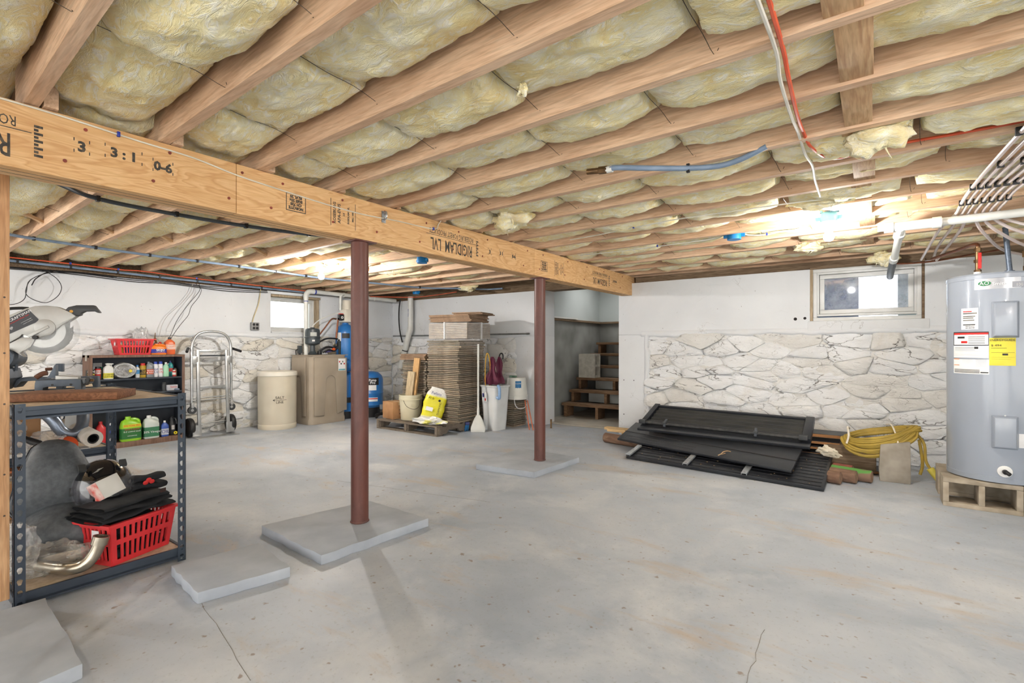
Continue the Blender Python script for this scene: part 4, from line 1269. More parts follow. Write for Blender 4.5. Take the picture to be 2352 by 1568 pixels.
# head: guard shell, blade, plate
side([(-20, 752), (11, 733), (64, 710), (85, 704), (112, 702), (135, 704), (152, 710), (168, 717), (180, 725), (160, 738), (147, 745), (139, 752), (128, 760), (110, 770), (96, 775), (80, 776), (57, 768), (50, 775), (11, 797), (-20, 815)], -.03, .03, 'upper_guard', M_alu, bevel=.004)
side([(12, 797), (55, 775), (75, 776), (85, 778), (75, 796), (50, 810), (60, 819), (38, 806), (20, 800)], -.025, .025, 'motor_bracket', M_alu)
bx_, bz_ = sp(104, 760)
N = 24
pts = []
for k in range(N):
    a = 2 * PI * k / N
    for da, rr_ in ((0, .127), (.06, .123), (.13, .104), (.20, .108)):
        pts.append((bx_ + rr_ * math.cos(a - da), bz_ + rr_ * math.sin(a - da)))
m = MB().prism(pts, .003, Matrix(((1, 0, 0, 0), (0, 0, 1, -.012), (0, 1, 0, 0), (0, 0, 0, 1))))
bl_ = m.build('blade', M_blade, saw, sharp=20)
MB().pipe((bx_, -.0125, bz_), (bx_, -.0135, bz_), .092, .05, 40).build('blade_disc', pm('polished_blade', (168, 168, 164), (150, 150, 148), 6, .3, .9), bl_)
arc = [(bx_ + .138 * math.cos(R(a)), bz_ + .138 * math.sin(R(a))) for a in range(-128, 42, 10)]
m = MB()
rings = []
for (ax, az) in arc:
    rings.append([(ax, -.034, az), (ax * 1.0 + (ax - bx_) * .04, -.034, az + (az - bz_) * .04), (ax + (ax - bx_) * .04, .03, az + (az - bz_) * .04), (ax, .03, az)])
m.loft(rings)
m.build('guard_rim', M_prot, saw)
fan = [(bx_ - .02, bz_ - .02)] + arc
MB().prism(fan, .002, Matrix(((1, 0, 0, 0), (0, 0, 1, -.034), (0, 1, 0, 0), (0, 0, 0, 1)))).build('guard_window', M_prot, saw)
hx0 = sp(108, 752)
MB().lathe([(0, 0), (.045, 0), (.045, .004), (.03, .008), (0, .008)], 24, cap0=False, cap1=False, M=Matrix.Translation((hx0[0], -.03, hx0[1])) @ Matrix.Rotation(R(90), 4, 'X')).build('arbor_cover', M_alu, saw)
side([(70, 770), (74, 776), (120, 752), (116, 747)], -.043, -.035, 'guard_lever', M_alu, bevel=.002)
kx, kz = sp(88, 775)
MB().cyl((kx, -.05, kz), (kx, -.03, kz), .011, None, 14).build('pivot_knob', M_black, saw)
side([(12, 741), (70, 711), (94, 734), (90, 740), (22, 771), (12, 767)], -.0315, -.0302, 'name_plate', pm('black_plate', (36, 38, 44), (28, 30, 36), 10, .4), bevel=0)
ang = math.atan2(.0024 * 545 * 0 + (sp(70, 716)[1] - sp(30, 737)[1]), sp(70, 716)[0] - sp(30, 737)[0])
ca, sa_ = math.cos(ang), math.sin(ang)
for tx, s, p_, mt in (('SEARS', .017, (19, 747), M_red), ('/CRAFTSMAN', .019, (52, 727), M_wht), ('10" Compound Miter Saw', .011, (46, 737), M_red), ('2 HP', .02, (29, 758), M_wht), ('powered by a heavy duty', .005, (66, 737), M_wht), ('motor for smooth cuts', .005, (70, 740), M_wht)):
    x_, z_ = sp(*p_)
    lettering(tx, s, mt, saw, (x_, -.0325, z_), (ca, 0, sa_), (-sa_, 0, ca))
side([(152, 712), (160, 704), (180, 699), (222, 698), (229, 706), (237, 715), (231, 716), (222, 712), (200, 713), (190, 718), (190, 722), (176, 726), (165, 719)], -.022, .022, 'handle', M_dkplas, bevel=.006)
yx, yz = sp(168, 714)
MB().cyl((yx, -.024, yz), (yx, -.02, yz), .008, None, 14).build('lock_button', pm('yellow_button', (226, 166, 40), (210, 150, 30), 10, .4), saw)
MB().cyl((sp(15, 821)[0], -.06, sp(15, 821)[1]), (sp(15, 821)[0], .12, sp(15, 821)[1]), .052, None, 28).build('motor', M_castd, saw, bevel=.006)
MB().cyl((sp(34, 821)[0], -.061, sp(34, 821)[1]), (sp(34, 821)[0], -.055, sp(34, 821)[1]), .006, None, 12).build('motor_screw', M_dkplas, saw)
side([(-10, 893), (12, 893), (30, 870), (36, 866), (30, 845), (12, 843), (-10, 843)], -.05, .1, 'pivot_housing', M_castd, bevel=.006)
MB().cyl((sp(35, 850)[0], .02, sp(35, 850)[1]), (sp(35, 835)[0], .02, sp(35, 830)[1]), .007, None, 10).build('pivot_post', M_castd, saw)
MB().tube([(sp(-20, 722)[0], .0, sp(-20, 722)[1]), (sp(15, 712)[0], 0, sp(15, 712)[1]), (sp(45, 709)[0], 0, sp(45, 709)[1]), (sp(66, 709)[0], 0, sp(66, 709)[1])], .008, 8, 4).build('power_cord', M_black, saw)

# ---- red slotted basket
M_redp = pm('red_basket_plastic', (222, 58, 62), (206, 48, 54), 6, .38)
def basket(label, loc, rz, a, b, a2, b2, h, group='red slotted plastic baskets'):
    t = thing('plastic_basket', label, 'basket', loc, rz, group)
    def P(u, v, side_):   # point on wall: u along (0..1), v height (0..1)
        w, d = (a2 + (a - a2) * v) / 2, (b2 + (b - b2) * v) / 2
        z = h * v
        if side_ == 0: return (-w + 2 * w * u, -d, z)
        if side_ == 1: return (w, -d + 2 * d * u, z)
        if side_ == 2: return (w - 2 * w * u, d, z)
        return (-w, d - 2 * d * u, z)
    for sd, ncol in ((0, 10), (1, 7), (2, 10), (3, 7)):
        m = MB()
        def slab(u0, u1, v0, v1):
            q = [Vector(P(u, v, sd)) for u, v in ((u0, v0), (u1, v0), (u1, v1), (u0, v1))]
            n = (q[1] - q[0]).cross(q[3] - q[0]).normalized() * .003
            m.add([p + n for p in q] + [p - n for p in q], [(0, 1, 2, 3), (7, 6, 5, 4), (0, 4, 5, 1), (1, 5, 6, 2), (2, 6, 7, 3), (3, 7, 4, 0)])
        slab(0, 1, 0, .12); slab(0, 1, .48, .60); slab(0, 1, .88, 1)
        for v0, v1 in ((.12, .48), (.60, .88)):
            slab(0, .08, v0, v1); slab(.92, 1, v0, v1)
            for k in range(1, ncol):
                u = .08 + .84 * k / ncol
                slab(u - .2 / ncol, u + .2 / ncol, v0, v1)
        m.build('side_wall', M_redp, t)
    MB().box(-a2 / 2, -b2 / 2, 0, a2 / 2, b2 / 2, .004).build('bottom', M_redp, t)
    m = MB()
    fr_ = .016
    for x0, y0, x1, y1 in ((-a / 2 - fr_, -b / 2 - fr_, a / 2 + fr_, -b / 2 + .002), (-a / 2 - fr_, b / 2 - .002, a / 2 + fr_, b / 2 + fr_), (-a / 2 - fr_, -b / 2, -a / 2 + .002, b / 2), (a / 2 - .002, -b / 2, a / 2 + fr_, b / 2)):
        m.box(x0, y0, h - .008, x1, y1, h + .002)
    m.build('rim', M_redp, t)
    MB().cbox((-a2 / 2 * 1.16 - .004, -.02, h * .72), (.002, .045, .05)).build('white_sticker', M_wht, t)
    return t
bk = basket('red slotted basket full of black clothes on the bottom shelf board', (-3.025, .89, .066), R(110), .33, .22, .28, .18, .20)
M_cloth = pm('black_cotton', (36, 38, 42), (26, 28, 32), 14, .95, 0, .4)
def folded(name, label, loc, rz, w, d, h, seed, mat, layers=3, cat='cloth'):
    t = thing(name, label, cat, loc, rz)
    for k in range(layers):
        def fn(u, v, k=k):
            a = 2 * PI * u
            hh = h / layers
            c, s = math.cos(a), math.sin(a)
            kx = (abs(c) ** 3 + abs(s) ** 3) ** (-1 / 3)
            x = (v - .5) * w * (1 - .05 * k)
            n = mnoise.noise(Vector((x * 14 + seed, a, k)))
            y = d / 2 * c * kx * (1 - .07 * k) + n * .012
            z = hh * (k + .5) + hh * .5 * s * kx + mnoise.noise(Vector((x * 9, y * 9, seed + k))) * .018
            return (x + mnoise.noise(Vector((y * 10, k, seed))) * .012, y, z)
        MB().grid(fn, 16, 14).build('fold', mat, t, sharp=180)
    return t
folded('folded_shirt', 'folded black shirts heaped on the red basket of the bottom shelf', (-3.035, .875, .270), R(110), .36, .24, .075, 3, M_cloth, 3)
f_ = folded('dark_garment', 'crumpled dark garment with red print behind the basket', (-3.16, 1.0, .34), R(100), .17, .10, .07, 9, M_cloth, 2)
m = MB()
for k in range(3):
    m.sph((.015 * k - .02, -.054, .04 + .012 * (k % 2)), .014, 10, 6, (1, .12, .8))
m.build('red_print', M_red, f_)
tag(MB().cbox((0, 0, 0), (.028, .002, .02), Matrix.Translation((-2.99, 1.03, .352)) @ Matrix.Rotation(R(105), 4, 'Z')).build('clothes_tag', pm('black_tag', (30, 26, 26), (60, 24, 20), 60, .6)), 'small black and red clothing tag standing up from the folded shirts', 'tag')
# contents seen through the slots
folded('dark_bundle', 'dark clothes packed inside the red basket of the bottom shelf', (-3.025, .89, .075), R(110), .25, .16, .17, 21, M_cloth, 3)

# ---- motorcycle seats
M_vinyls = pm('dark_grey_vinyl', (92, 96, 100), (76, 80, 84), 40, .62, 0, .2)
M_vinyld = pm('black_vinyl', (48, 50, 54), (38, 40, 44), 40, .6, 0, .2)
def moto_seat(label, loc, rot, L, W0, W1, H):
    t = thing('motorcycle_saddle', label, 'saddle', loc, rot=rot)
    prof = []
    N = 14
    rings = []
    for k in range(N + 1):
        s = k / N
        w = W0 + (W1 - W0) * (s ** 1.3)
        env = math.sin(min(1, max(.0, s * 5 + .12)) * PI / 2) * math.sin(min(1, (1 - s) * 5 + .12) * PI / 2)
        hh = H * (.75 + .3 * math.sin(s * PI * 1.1)) * (.35 + .65 * env)
        ww = w * (.5 + .5 * env)
        x = (s - .5) * L
        r_ = []
        for i in range(18):
            a = 2 * PI * i / 18
            c, sn = math.cos(a), math.sin(a)
            kk = (abs(c) ** 2.8 + abs(sn) ** 2.8) ** (-1 / 2.8)
            r_.append((x, ww / 2 * c * kk, hh * .5 + hh * .5 * sn * kk + .05 * math.sin(s * 2.6) * (1 if s > .4 else s / .4)))
        rings.append(r_)
    MB().loft(rings).build('cushion', M_vinyls, t, sharp=180)
    rings2 = [[(p[0] * 1.0, p[1] * 1.015, min(p[2], rr[0][2] - .01)) for p in rr] for rr in rings[1:-1]]
    MB().loft(rings2).build('base_shell', M_vinyld, t, sharp=50)
    pts = [(r_[1][0], r_[1][1] * 1.012, r_[1][2] + .01) for r_ in rings[1:-1]]
    MB().tube(pts, .003, 5, 2).build('piping', M_vinyld, t)
    return t
moto_seat('worn grey motorcycle saddle lying flat on the bottom shelf beside the basket', (-3.24, .68, .085), (R(18), R(-5), R(72)), .44, .24, .32, .19)
moto_seat('worn grey motorcycle saddle propped upright behind the helmet', (-3.40, .685, .405), (R(0), R(-60), R(172)), .40, .36, .13, .16)
# ---- helmet
M_gloss = pm('gloss_black_shell', (20, 20, 24), (14, 14, 18), 6, .12, 0, coat=.8)
hm = thing('motorcycle_helmet', 'glossy black full face helmet with clear visor above the basket', 'helmet', (-3.205, .835, .385), R(-6))
m = MB().sph((0, 0, 0), .135, 28, 18, (1.08, .92, .98))
for p in m.v:
    if p.z < -.06: p.z = -.06 + (p.z + .06) * .75
    if p.x > .07 and p.z < -.0: p.x += .02
m.v = [Vector(p) for p in m.v]
m.build('shell', M_gloss, hm, sharp=180)
def vis(u, v):
    a = R(-72 + 144 * u)
    b = R(-48 + 72 * v)
    return (.157 * math.cos(b) * math.cos(a) * 1.04, .137 * math.cos(b) * math.sin(a), .142 * math.sin(b))
MB().grid(vis, 20, 10).build('visor', pm('clear_visor', (120, 124, 130), (150, 150, 160), 4, .06, 0, alpha=.22, spec=1.0), hm, sharp=180)
MB().sph((.03, 0, -.01), .118, 20, 12, (1, .9, .6)).build('lining', M_cloth, hm)
for yy in (-.09, .07):
    MB().obox((.075, yy, .115), (.04, .03, .016), (0, R(35), 0)).build('vent', M_dkplas, hm, bevel=.004)
sl = MB()
sl.prism([(-.022, -.012), (.002, -.004), (-.002, .004), (.024, .014), (.0, .008), (.004, .0)], .0015, Matrix.Translation((.105, -.035, .098)) @ Matrix.Rotation(R(90), 4, 'Z') @ Matrix.Rotation(R(52), 4, 'X'))
sl.build('silver_emblem', pm('silver_print', (214, 212, 206), (196, 194, 190), 8, .3, .4), hm)
for yy in (-.122, .122):
    MB().cyl((.02, yy, -.005), (.02, yy * 1.08, -.005), .022, None, 16).build('pivot_cap', M_dkplas, hm)
t = thing('small_box', 'small white and red printed box leaning in front of the helmet', 'box', (-3.055, .83, .36), rot=(R(14), R(-24), R(16)))
MB().cbox((0, 0, .045), (.075, .105, .09)).build('carton', pm('white_carton', (224, 222, 216), (208, 206, 198), 6, .6), t, bevel=.002)
MB().cbox((.0, -.0535, .045), (.074, .001, .088)).build('red_side', pm('red_carton_print', (206, 72, 58), (226, 200, 190), 22, .6), t)
for k in range(9):
    MB().cbox((-.03 + k * .0075, 0, .0906), (.0035, .088, .001)).build('print_line', pm('grey_print', (120, 118, 112), (100, 98, 94), 30, .7), t)
# ---- chrome pipe in plastic
def crumple(name, label, loc, rz, sx, sy, sz, seed, mat, cat='plastic bag', nu=34, nv=22):
    m = MB().sph((0, 0, 0), 1, nu, nv)
    out = []
    for p in m.v:
        n = mnoise.noise(p * 2.1 + Vector((seed, 0, 0))) * .45 + (abs(mnoise.noise(p * 5 + Vector((0, seed, 0)))) - .2) * .38 + mnoise.noise(p * 11) * .07
        q = p * (1 + n)
        out.append(Vector((q.x * sx, q.y * sy, max(0, (q.z * .62 + .55)) * sz)))
    m.v = out
    Mx = Matrix.Translation(Vector(loc)) @ Matrix.Rotation(rz, 4, 'Z')
    m.v = [Mx @ p for p in m.v]
    return tag(m.build(name, mat, sharp=35), label, cat)
M_chrome = pm('dusty_chrome', (176, 168, 152), (150, 142, 126), 12, .28, .85)
t = thing('exhaust_pipe', 'curved dull chrome exhaust pipe at the front of the bottom shelf', 'exhaust pipe', (-2.95, .62, .066))
pp_ = [(-.30, -.10, .035), (-.12, -.045, .035), (.03, .02, .036), (.075, .065, .05), (.085, .10, .095), (.09, .118, .145)]
MB().tube(pp_, .026, 16, 5).build('tube', M_chrome, t)
MB().pipe((.088, .112, .13), (.0905, .121, .165), .032, .026, 20).build('end_collar', M_chrome, t)
M_film = bag_mat('dusty_film', (.74, .70, .63, 1), .3)
crumple('plastic_bag', 'dusty clear plastic wrapped around the curved chrome pipe', (-3.03, .60, .067), R(62), .15, .075, .11, 4, M_film)
crumple('plastic_bag', 'pale crumpled plastic behind the left post of the bench', (-3.10, .50, .067), R(20), .10, .05, .20, 14, M_bag)
# ---- things on the farther unit
def carton(label, loc, rz, w, d, h, mat=None, name='cardboard_box', tape=True):
    t = thing(name, label, 'box', loc, rz)
    MB().box(-w / 2, -d / 2, 0, w / 2, d / 2, h).build('carton', mat or M_card, t, bevel=.003)
    if tape:
        MB().box(-w / 2 - .0006, -.022, h * .0 + h - .045, w / 2 + .0006, .022, h + .0007).build('tape', pm('packing_tape', (206, 176, 132), (190, 160, 118), 5, .3), t)
        MB().box(-w / 2 + .002, -.001, h, w / 2 - .002, .001, h + .0009).build('flap_seam', M_dkplas, t)
    return t
carton('wide brown cardboard box at the back of the middle shelf board', (-4.52, .62, .455), 0, .5, .36, .30)
carton('brown cardboard box on the lowest board of the farther shelf', (-4.40, .66, .066), 0, .50, .40, .26)
crumple('plastic_bag', 'clear bag of metal parts on the middle shelf board', (-4.12, .58, .456), R(80), .14, .09, .17, 6, M_bag)
crumple('plastic_bag', 'smaller clear bag beside the black grip on the middle shelf', (-4.08, .78, .456), R(60), .10, .07, .10, 16, M_bag)
t = thing('handle_grip', 'tan tube with black rubber grip on the middle shelf board', 'grip', (-4.08, .70, .50))
MB().cyl((-.16, -.13, .10), (-.02, -.01, .045), .014, None, 12).build('tube', pm('tan_tube', (170, 132, 92), (150, 114, 78), 9, .6), t)
MB().cyl((-.03, -.02, .05), (.06, .055, .012), .021, None, 14).build('rubber_grip', M_black, t, bevel=.004)
t = thing('exhaust_pipe', 'silver bent exhaust pipe with flared end on the middle shelf', 'exhaust pipe', (-4.1, .86, .50))
MB().tube([(-.02, -.07, .19), (.0, -.03, .13), (.01, .0, .07), (.01, .045, .045), (.0, .085, .06), (-.02, .11, .10), (-.05, .12, .15)], .033, 16, 5).build('tube', pm('aluminised_pipe', (140, 150, 164), (120, 130, 146), 12, .32, .75), t)
MB().pipe((-.025, -.08, .205), (-.015, -.06, .175), .039, .033, 18).build('flange', MATS['aluminised_pipe'], t)
t = thing('fabric_roll', 'roll of off white sheeting with black core on the middle shelf', 'roll', (-4.06, .98, .52))
MB().pipe((-.32, -.03, .045), (.075, .012, -.006), .052, .032, 24).build('sheeting', pm('off_white_sheet', (222, 216, 206), (198, 190, 178), 18, .85, 0, .5), t)
MB().pipe((-.31, -.03, .045), (.068, .012, -.005), .034, .024, 20).build('core_tube', M_black, t)
tag(MB().lathe([(0, 0), (.055, .004), (.058, .01), (.05, .014), (0, .012)], 22, M=Matrix.Translation((-4.03, .87, .485)) @ Euler((R(60), 0, R(75))).to_matrix().to_4x4(), cap0=False, cap1=False).build('orange_disc', pm('orange_plastic_disc', (206, 84, 44), (184, 70, 36), 8, .4)), 'orange plastic disc leaning under the silver exhaust pipe', 'disc')
tag(MB().obox((-4.24, .94, .62), (.06, .012, .24), (R(-22), 0, R(70))).build('white_strip_board', M_vinyl), 'white trim strip leaning behind the sheeting roll', 'trim strip')
tag(MB().box(-4.10, .60, .456, -3.99, .98, .459).build('shelf_liner', M_wht), 'white sheet of paper under the clear bags on the middle board', 'paper')
for k in range(4):
    tag(MB().cbox((0, 0, 0), (.2, .26, .012), Matrix.Translation((-4.08 - .01 * k, .60 + .008 * k, .335 + .013 * k)) @ Matrix.Rotation(.1 * (k - 1.5), 4, 'Z')).build('magazine', pm('magazine_%d' % k, [(150, 140, 130), (196, 190, 180), (120, 84, 66), (222, 140, 90)][k], None, 20, .5)), ['greyish', 'pale', 'brownish', 'orange'][k] + ' magazine in the pile on the lowest cardboard box', 'magazine', 'magazines on the lower box')
# ================================================================== BOOKCASE AND ITS CONTENTS (left wall)
M_walnut = wood('walnut_edge', (138, 108, 92), (112, 86, 72), 2, 5, .6, 1.0)
M_bkin = pm('blue_black_laminate', (44, 52, 62), (36, 42, 52), 5, .5)
BX0, BX1, BY0, BY1, BH = -6.80, -6.57, 1.60, 2.485, 1.0
t = thing('bookcase', 'low dark bookcase with walnut edges against the left stone wall', 'bookcase', (BX0, BY0, 0))
W_, D_ = BY1 - BY0, BX1 - BX0
MB().box(0, 0, 0, D_, .028, BH).build('side_panel', M_walnut, t, bevel=.002)
MB().box(0, W_ - .028, 0, D_, W_, BH).build('side_panel', M_walnut, t, bevel=.002)
MB().box(0, 0, BH - .026, D_ + .002, W_, BH).build('top_panel', M_walnut, t, bevel=.002)
MB().box(0, .028, 0, .008, W_ - .028, BH - .026).build('back_panel', M_bkin, t)
for side_y in (.028, W_ - .031):
    MB().box(.008, side_y, .05, D_ - .004, side_y + .003, BH - .026).build('inner_lining', M_bkin, t)
SH = [.745, .583, .41, .06]
for z in SH[:3]:
    MB().box(.008, .028, z - .018, D_ - .006, W_ - .028, z).build('shelf', M_bkin, t, bevel=.001)
MB().box(.008, .028, .0, D_ + .002, W_ - .028, .06).build('bottom_shelf', M_walnut, t, bevel=.002)
MB().cbox((D_ * .6, -.003, BH - .03), (.06, .006, .06)).build('corner_bracket', pm('clear_bracket', (186, 180, 168), (160, 152, 140), 20, .3), t, bevel=.003)

def yb(px): return BY0 + (px - 206) * .00403
TXT = {}
def bottle(name, label, cat, px0, px1, h, z, body, cap, lab=None, style='round', text=None, tcol=None, x=-6.645, d=None, lab_v=(.2, .6), clear=False, loc=None, rz=0, group=None, capw=.35):
    w = (px1 - px0) * .00403 if loc is None else px1
    d = d or min(w, .07)
    L = loc or (x, (yb(px0) + yb(px1)) / 2, z)
    t = thing(name, label, cat, L, rz, group)
    bm_ = body if not isinstance(body, tuple) else pm('plastic_%d_%d_%d' % body, body, None, 5, .35)
    cm_ = cap if not isinstance(cap, tuple) else pm('plastic_%d_%d_%d' % cap, cap, None, 5, .35)
    # local: x towards the room, y along the shelf
    if style == 'can':
        r = w / 2
        MB().lathe([(r * .94, 0), (r, .004), (r, h * .80), (r * .8, h * .84), (0, h * .845)], 20, cap1=False).build('can_body', bm_, t)
        MB().lathe([(r * .78, h * .84), (r * .78, h * .99), (r * .7, h), (0, h)], 18, cap0=False, cap1=False).build('cap', cm_, t)
        if lab:
            lm = pm('label_%d_%d_%d' % lab, lab, None, 30, .5)
            MB().lathe([(r + .0006, h * lab_v[0]), (r + .0006, h * lab_v[1])], 20, cap0=False, cap1=False).build('paper_label', lm, t)
        fx = r + .0012
    else:
        p = 2.2 if style == 'round' else 4.5
        rings = [ring(d * .94, w * .94, 0, 22, p), ring(d, w, .006, 22, p), ring(d, w, h * .62, 22, p), ring(d * .92, w * .92, h * .72, 22, p), ring(d * .55, w * .5, h * .84, 22, 2.4), ring(d * capw * .9, w * capw * .8, h * .88, 22, 2)]
        if style == 'jug':
            rings = [ring(d * .94, w * .94, 0, 22, p), ring(d, w, .008, 22, p), ring(d, w, h * .60, 22, p), ring(d * .95, w * .93, h * .72, 22, 3.5, 0, .0), ring(d * .7, w * .6, h * .83, 22, 3, 0, -w * .12), ring(d * .4, w * .3, h * .90, 22, 2, 0, -w * .12)]
        MB().loft(rings).build('bottle_body', bm_, t, sharp=40)
        cy = -w * .12 if style == 'jug' else 0
        cw = max(.012, w * capw * .42)
        if style != 'spray':
            MB().cyl((0, cy, h * .88), (0, cy, h), cw, cw * .92, 16).build('cap', cm_, t)
        else:
            MB().cyl((0, 0, h * .80), (0, 0, h * .9), cw * .7, None, 12).build('neck', cm_, t)
            MB().loft([[(-.012, a, h * b) for a, b in ((-.016, .88), (.03, .90), (.045, .94), (.04, .975), (-.01, 1.0), (-.03, .96))], [(.012, a, h * b) for a, b in ((-.016, .88), (.03, .90), (.045, .94), (.04, .975), (-.01, 1.0), (-.03, .96))]]).build('spray_head', cm_, t, bevel=.003)
            MB().loft([[(-.004, .02, h * .9), (.004, .02, h * .9), (.004, .026, h * .9), (-.004, .026, h * .9)], [(-.004, .03, h * .78), (.004, .03, h * .78), (.004, .034, h * .78), (-.004, .034, h * .78)]]).build('trigger', cm_, t)
        if style == 'jug':
            MB().tube([(0, w * .40, h * .66), (0, w * .38, h * .80), (0, w * .18, h * .875), (0, -w * .04, h * .86)], d * .13 + .004, 8, 4).build('handle', bm_, t)
        if lab:
            lm = pm('label_%d_%d_%d' % lab, lab, None, 30, .5)
            MB().loft([ring(d + .0014, w * 1.002 + .0014, h * lab_v[0], 22, p), ring(d + .0014, w * 1.002 + .0014, h * lab_v[1], 22, p)], cap=False).build('paper_label', lm, t, fixn=False)
        fx = d / 2 + .0018
    if text:
        tm = tcol or M_wht
        tl = text if isinstance(text, list) else [text]
        zc = h * (lab_v[0] + lab_v[1]) / 2
        for k, tx in enumerate(tl):
            sz = min(w * 1.5 / max(2.2, len(tx) * .62), h * (lab_v[1] - lab_v[0]) * .8 / len(tl))
            lettering(tx, sz, tm, t, (fx, 0, zc + (len(tl) / 2 - .5 - k) * sz * 1.0), (0, 1, 0), (0, 0, 1))
    return t
M_blu = pm('navy_print', (40, 50, 130), (34, 42, 110), 10, .5)
M_blk = pm('black_print', (30, 30, 32), (24, 24, 26), 10, .5)
zt = BH + .001
# on top
basket('red slotted basket standing on top of the dark bookcase', (-6.685, yb(307), zt), R(90), .345, .20, .28, .16, .175)
for k in range(5):
    bottle('small_bottle', ['yellow', 'blue', 'brass coloured', 'violet', 'amber'][k] + ' small bottle inside the basket on the bookcase', 'bottle', 0, .042, .13, 0, [(206, 170, 60), (60, 80, 160), (170, 130, 50), (110, 90, 160), (200, 140, 40)][k], (230, 230, 226), style='can', loc=(-6.67, yb(280 + k * 13), zt + .006), group='small bottles in the upper red basket')
g = bottle('hand_cleaner_jug', 'flat orange hand cleaner jug with blue label on the bookcase top', 'jug', 343, 382, .125, zt, (244, 130, 34), (244, 130, 34), (44, 44, 150), 'jug', None, None, x=-6.62, d=.075, lab_v=(.14, .50), capw=.3)
lettering('GOJO', .032, M_wht, g, (.042, .01, .052), (0, 1, 0), (0, 0, 1), bold=.001)
MB().cbox((.0415, .01, .03), (.0012, .09, .003)).build('white_rule', M_wht, g)
MB().cbox((.0415, .02, .024), (.0012, .08, .003)).build('red_rule', M_red, g)
bottle('hand_cleaner_bottle', 'tall orange pump bottle at the right end of the bookcase top', 'bottle', 381, 407, .20, zt, (232, 110, 62), (40, 40, 44), (236, 176, 150), 'flat', ['FAST', 'ORANGE'], M_wht, x=-6.66, d=.085, lab_v=(.28, .58))
t = thing('spray_nozzle', 'brass nozzle with blue trigger standing behind the orange jug', 'nozzle', (-6.72, yb(367), zt))
MB().cyl((0, 0, 0), (0, 0, .13), .022, .018, 14).build('blue_body', pm('blue_spray', (44, 96, 168), (36, 80, 148), 8, .4), t)
MB().tube([(0, 0, .13), (0, -.012, .165), (0, -.016, .19)], .012, 8, 4).build('brass_fitting', M_brass, t)
MB().cyl((0, -.016, .19), (0, -.012, .25), .006, .004, 8).build('brass_tip', M_brass, t)
MB().tube([(0, .01, .12), (0, .04, .14), (0, .045, .09)], .007, 6, 4).build('red_lever', M_red, t)
crumple('plastic_bag', 'grey plastic bag heaped behind the upper red basket', (-6.76, yb(335), zt), R(90), .075, .03, .26, 31, bag_mat('grey_bag', (.62, .62, .62, 1), .8))
# upper shelf
z1 = SH[0] + .0005
t = thing('filter_box', 'black and yellow air filter box at the left end of the upper shelf', 'box', (-6.65, yb(213), z1))
MB().cbox((0, 0, .05), (.06, .062, .10)).build('carton', pm('black_carton', (40, 40, 40), (60, 56, 40), 20, .5), t)
MB().cbox((.0306, 0, .055), (.001, .06, .014)).build('yellow_band', pm('yellow_band', (214, 190, 60), (196, 172, 50), 20, .5), t)
MB().cbox((.0306, 0, .012), (.001, .06, .014)).build('white_band', M_wht, t)
lettering('K&N', .03, M_wht, t, (.031, .0, .082), (0, 1, 0), (0, 0, 1), bold=.0015)
tag(MB().box(-6.775, yb(226), z1, -6.765, yb(245), z1 + .17).build('white_card', pm('white_card', (214, 216, 216), (196, 198, 198), 8, .6)), 'white instruction card standing at the back of the upper shelf', 'card')
bottle('spray_can', 'red and white carburetor cleaner can with dark cap on the upper shelf', 'can', 221, 235, .135, z1, (204, 50, 44), (56, 58, 62), (232, 226, 220), 'can', ['CRC'], M_red, lab_v=(.42, .72))
bottle('oil_bottle', 'narrow teal bottle behind the white spray bottle', 'bottle', 236, 244, .13, z1, (30, 140, 120), (24, 120, 100), style='flat', x=-6.70)
bottle('spray_bottle', 'white trigger spray bottle with yellow label on the upper shelf', 'spray bottle', 238, 259, .17, z1, (232, 232, 228), (226, 226, 222), (228, 220, 70), 'spray', ['CLEANER', 'LEATHER'], M_blk, x=-6.615, d=.05, lab_v=(.06, .38))
t = thing('hose_kit', 'clear bag holding a coiled clear hose on the upper shelf', 'hose kit', (-6.625, yb(284), z1 + .085))
for k in range(4):
    pts = [(.012 * (k - 1.5), (.085 + .004 * k) * math.cos(a), (.068 + .002 * k) * math.sin(a)) for a in [2 * PI * j / 20 for j in range(21)]]
    MB().tube(pts, .006, 7, 2).build('coil_turn', bag_mat('clear_hose', (.72, .73, .72, 1), .8), t)
cr = MB().sph((0, 0, 0), 1, 26, 14)
cr.v = [Vector((p.x * .04 * (1 + mnoise.noise(p * 3) * .4), p.y * .115 * (1 + mnoise.noise(p * 2) * .12), p.z * .085 * (1 + mnoise.noise(p * 2.4) * .12))) for p in cr.v]
cr.build('clear_bag', M_bag, t, sharp=35)
MB().lathe([(0, 0), (.016, 0), (.016, .003), (0, .003)], 14, cap0=False, cap1=False, M=Matrix.Translation((.04, .045, -.005)) @ Matrix.Rotation(R(90), 4, 'Y')).build('yellow_sticker', pm('yellow_sticker', (226, 206, 50), (210, 190, 40), 9, .5), t)
bottle('fluid_bottle', 'white and blue bottle just right of the coiled hose bag', 'bottle', 311, 321, .14, z1, (226, 228, 230), (60, 130, 200), (70, 150, 210), 'flat', None, x=-6.66, lab_v=(.3, .62))
bottle('wipe_tub', 'yellow and black wipes canister with orange base on the upper shelf', 'canister', 321, 335, .16, z1, (196, 160, 50), (200, 40, 36), (40, 36, 30), 'can', ['TUB', "O'SCRUB"], pm('gold_print', (226, 186, 70), (206, 166, 60), 9, .5), lab_v=(.2, .55))
bottle('wash_jug', 'grey jug of purple car wash with orange label on the upper shelf', 'jug', 335, 352, .175, z1, (132, 138, 142), (120, 126, 130), (204, 92, 60), 'jug', ['WASH', '& WAX'], M_wht, d=.06, lab_v=(.2, .52))
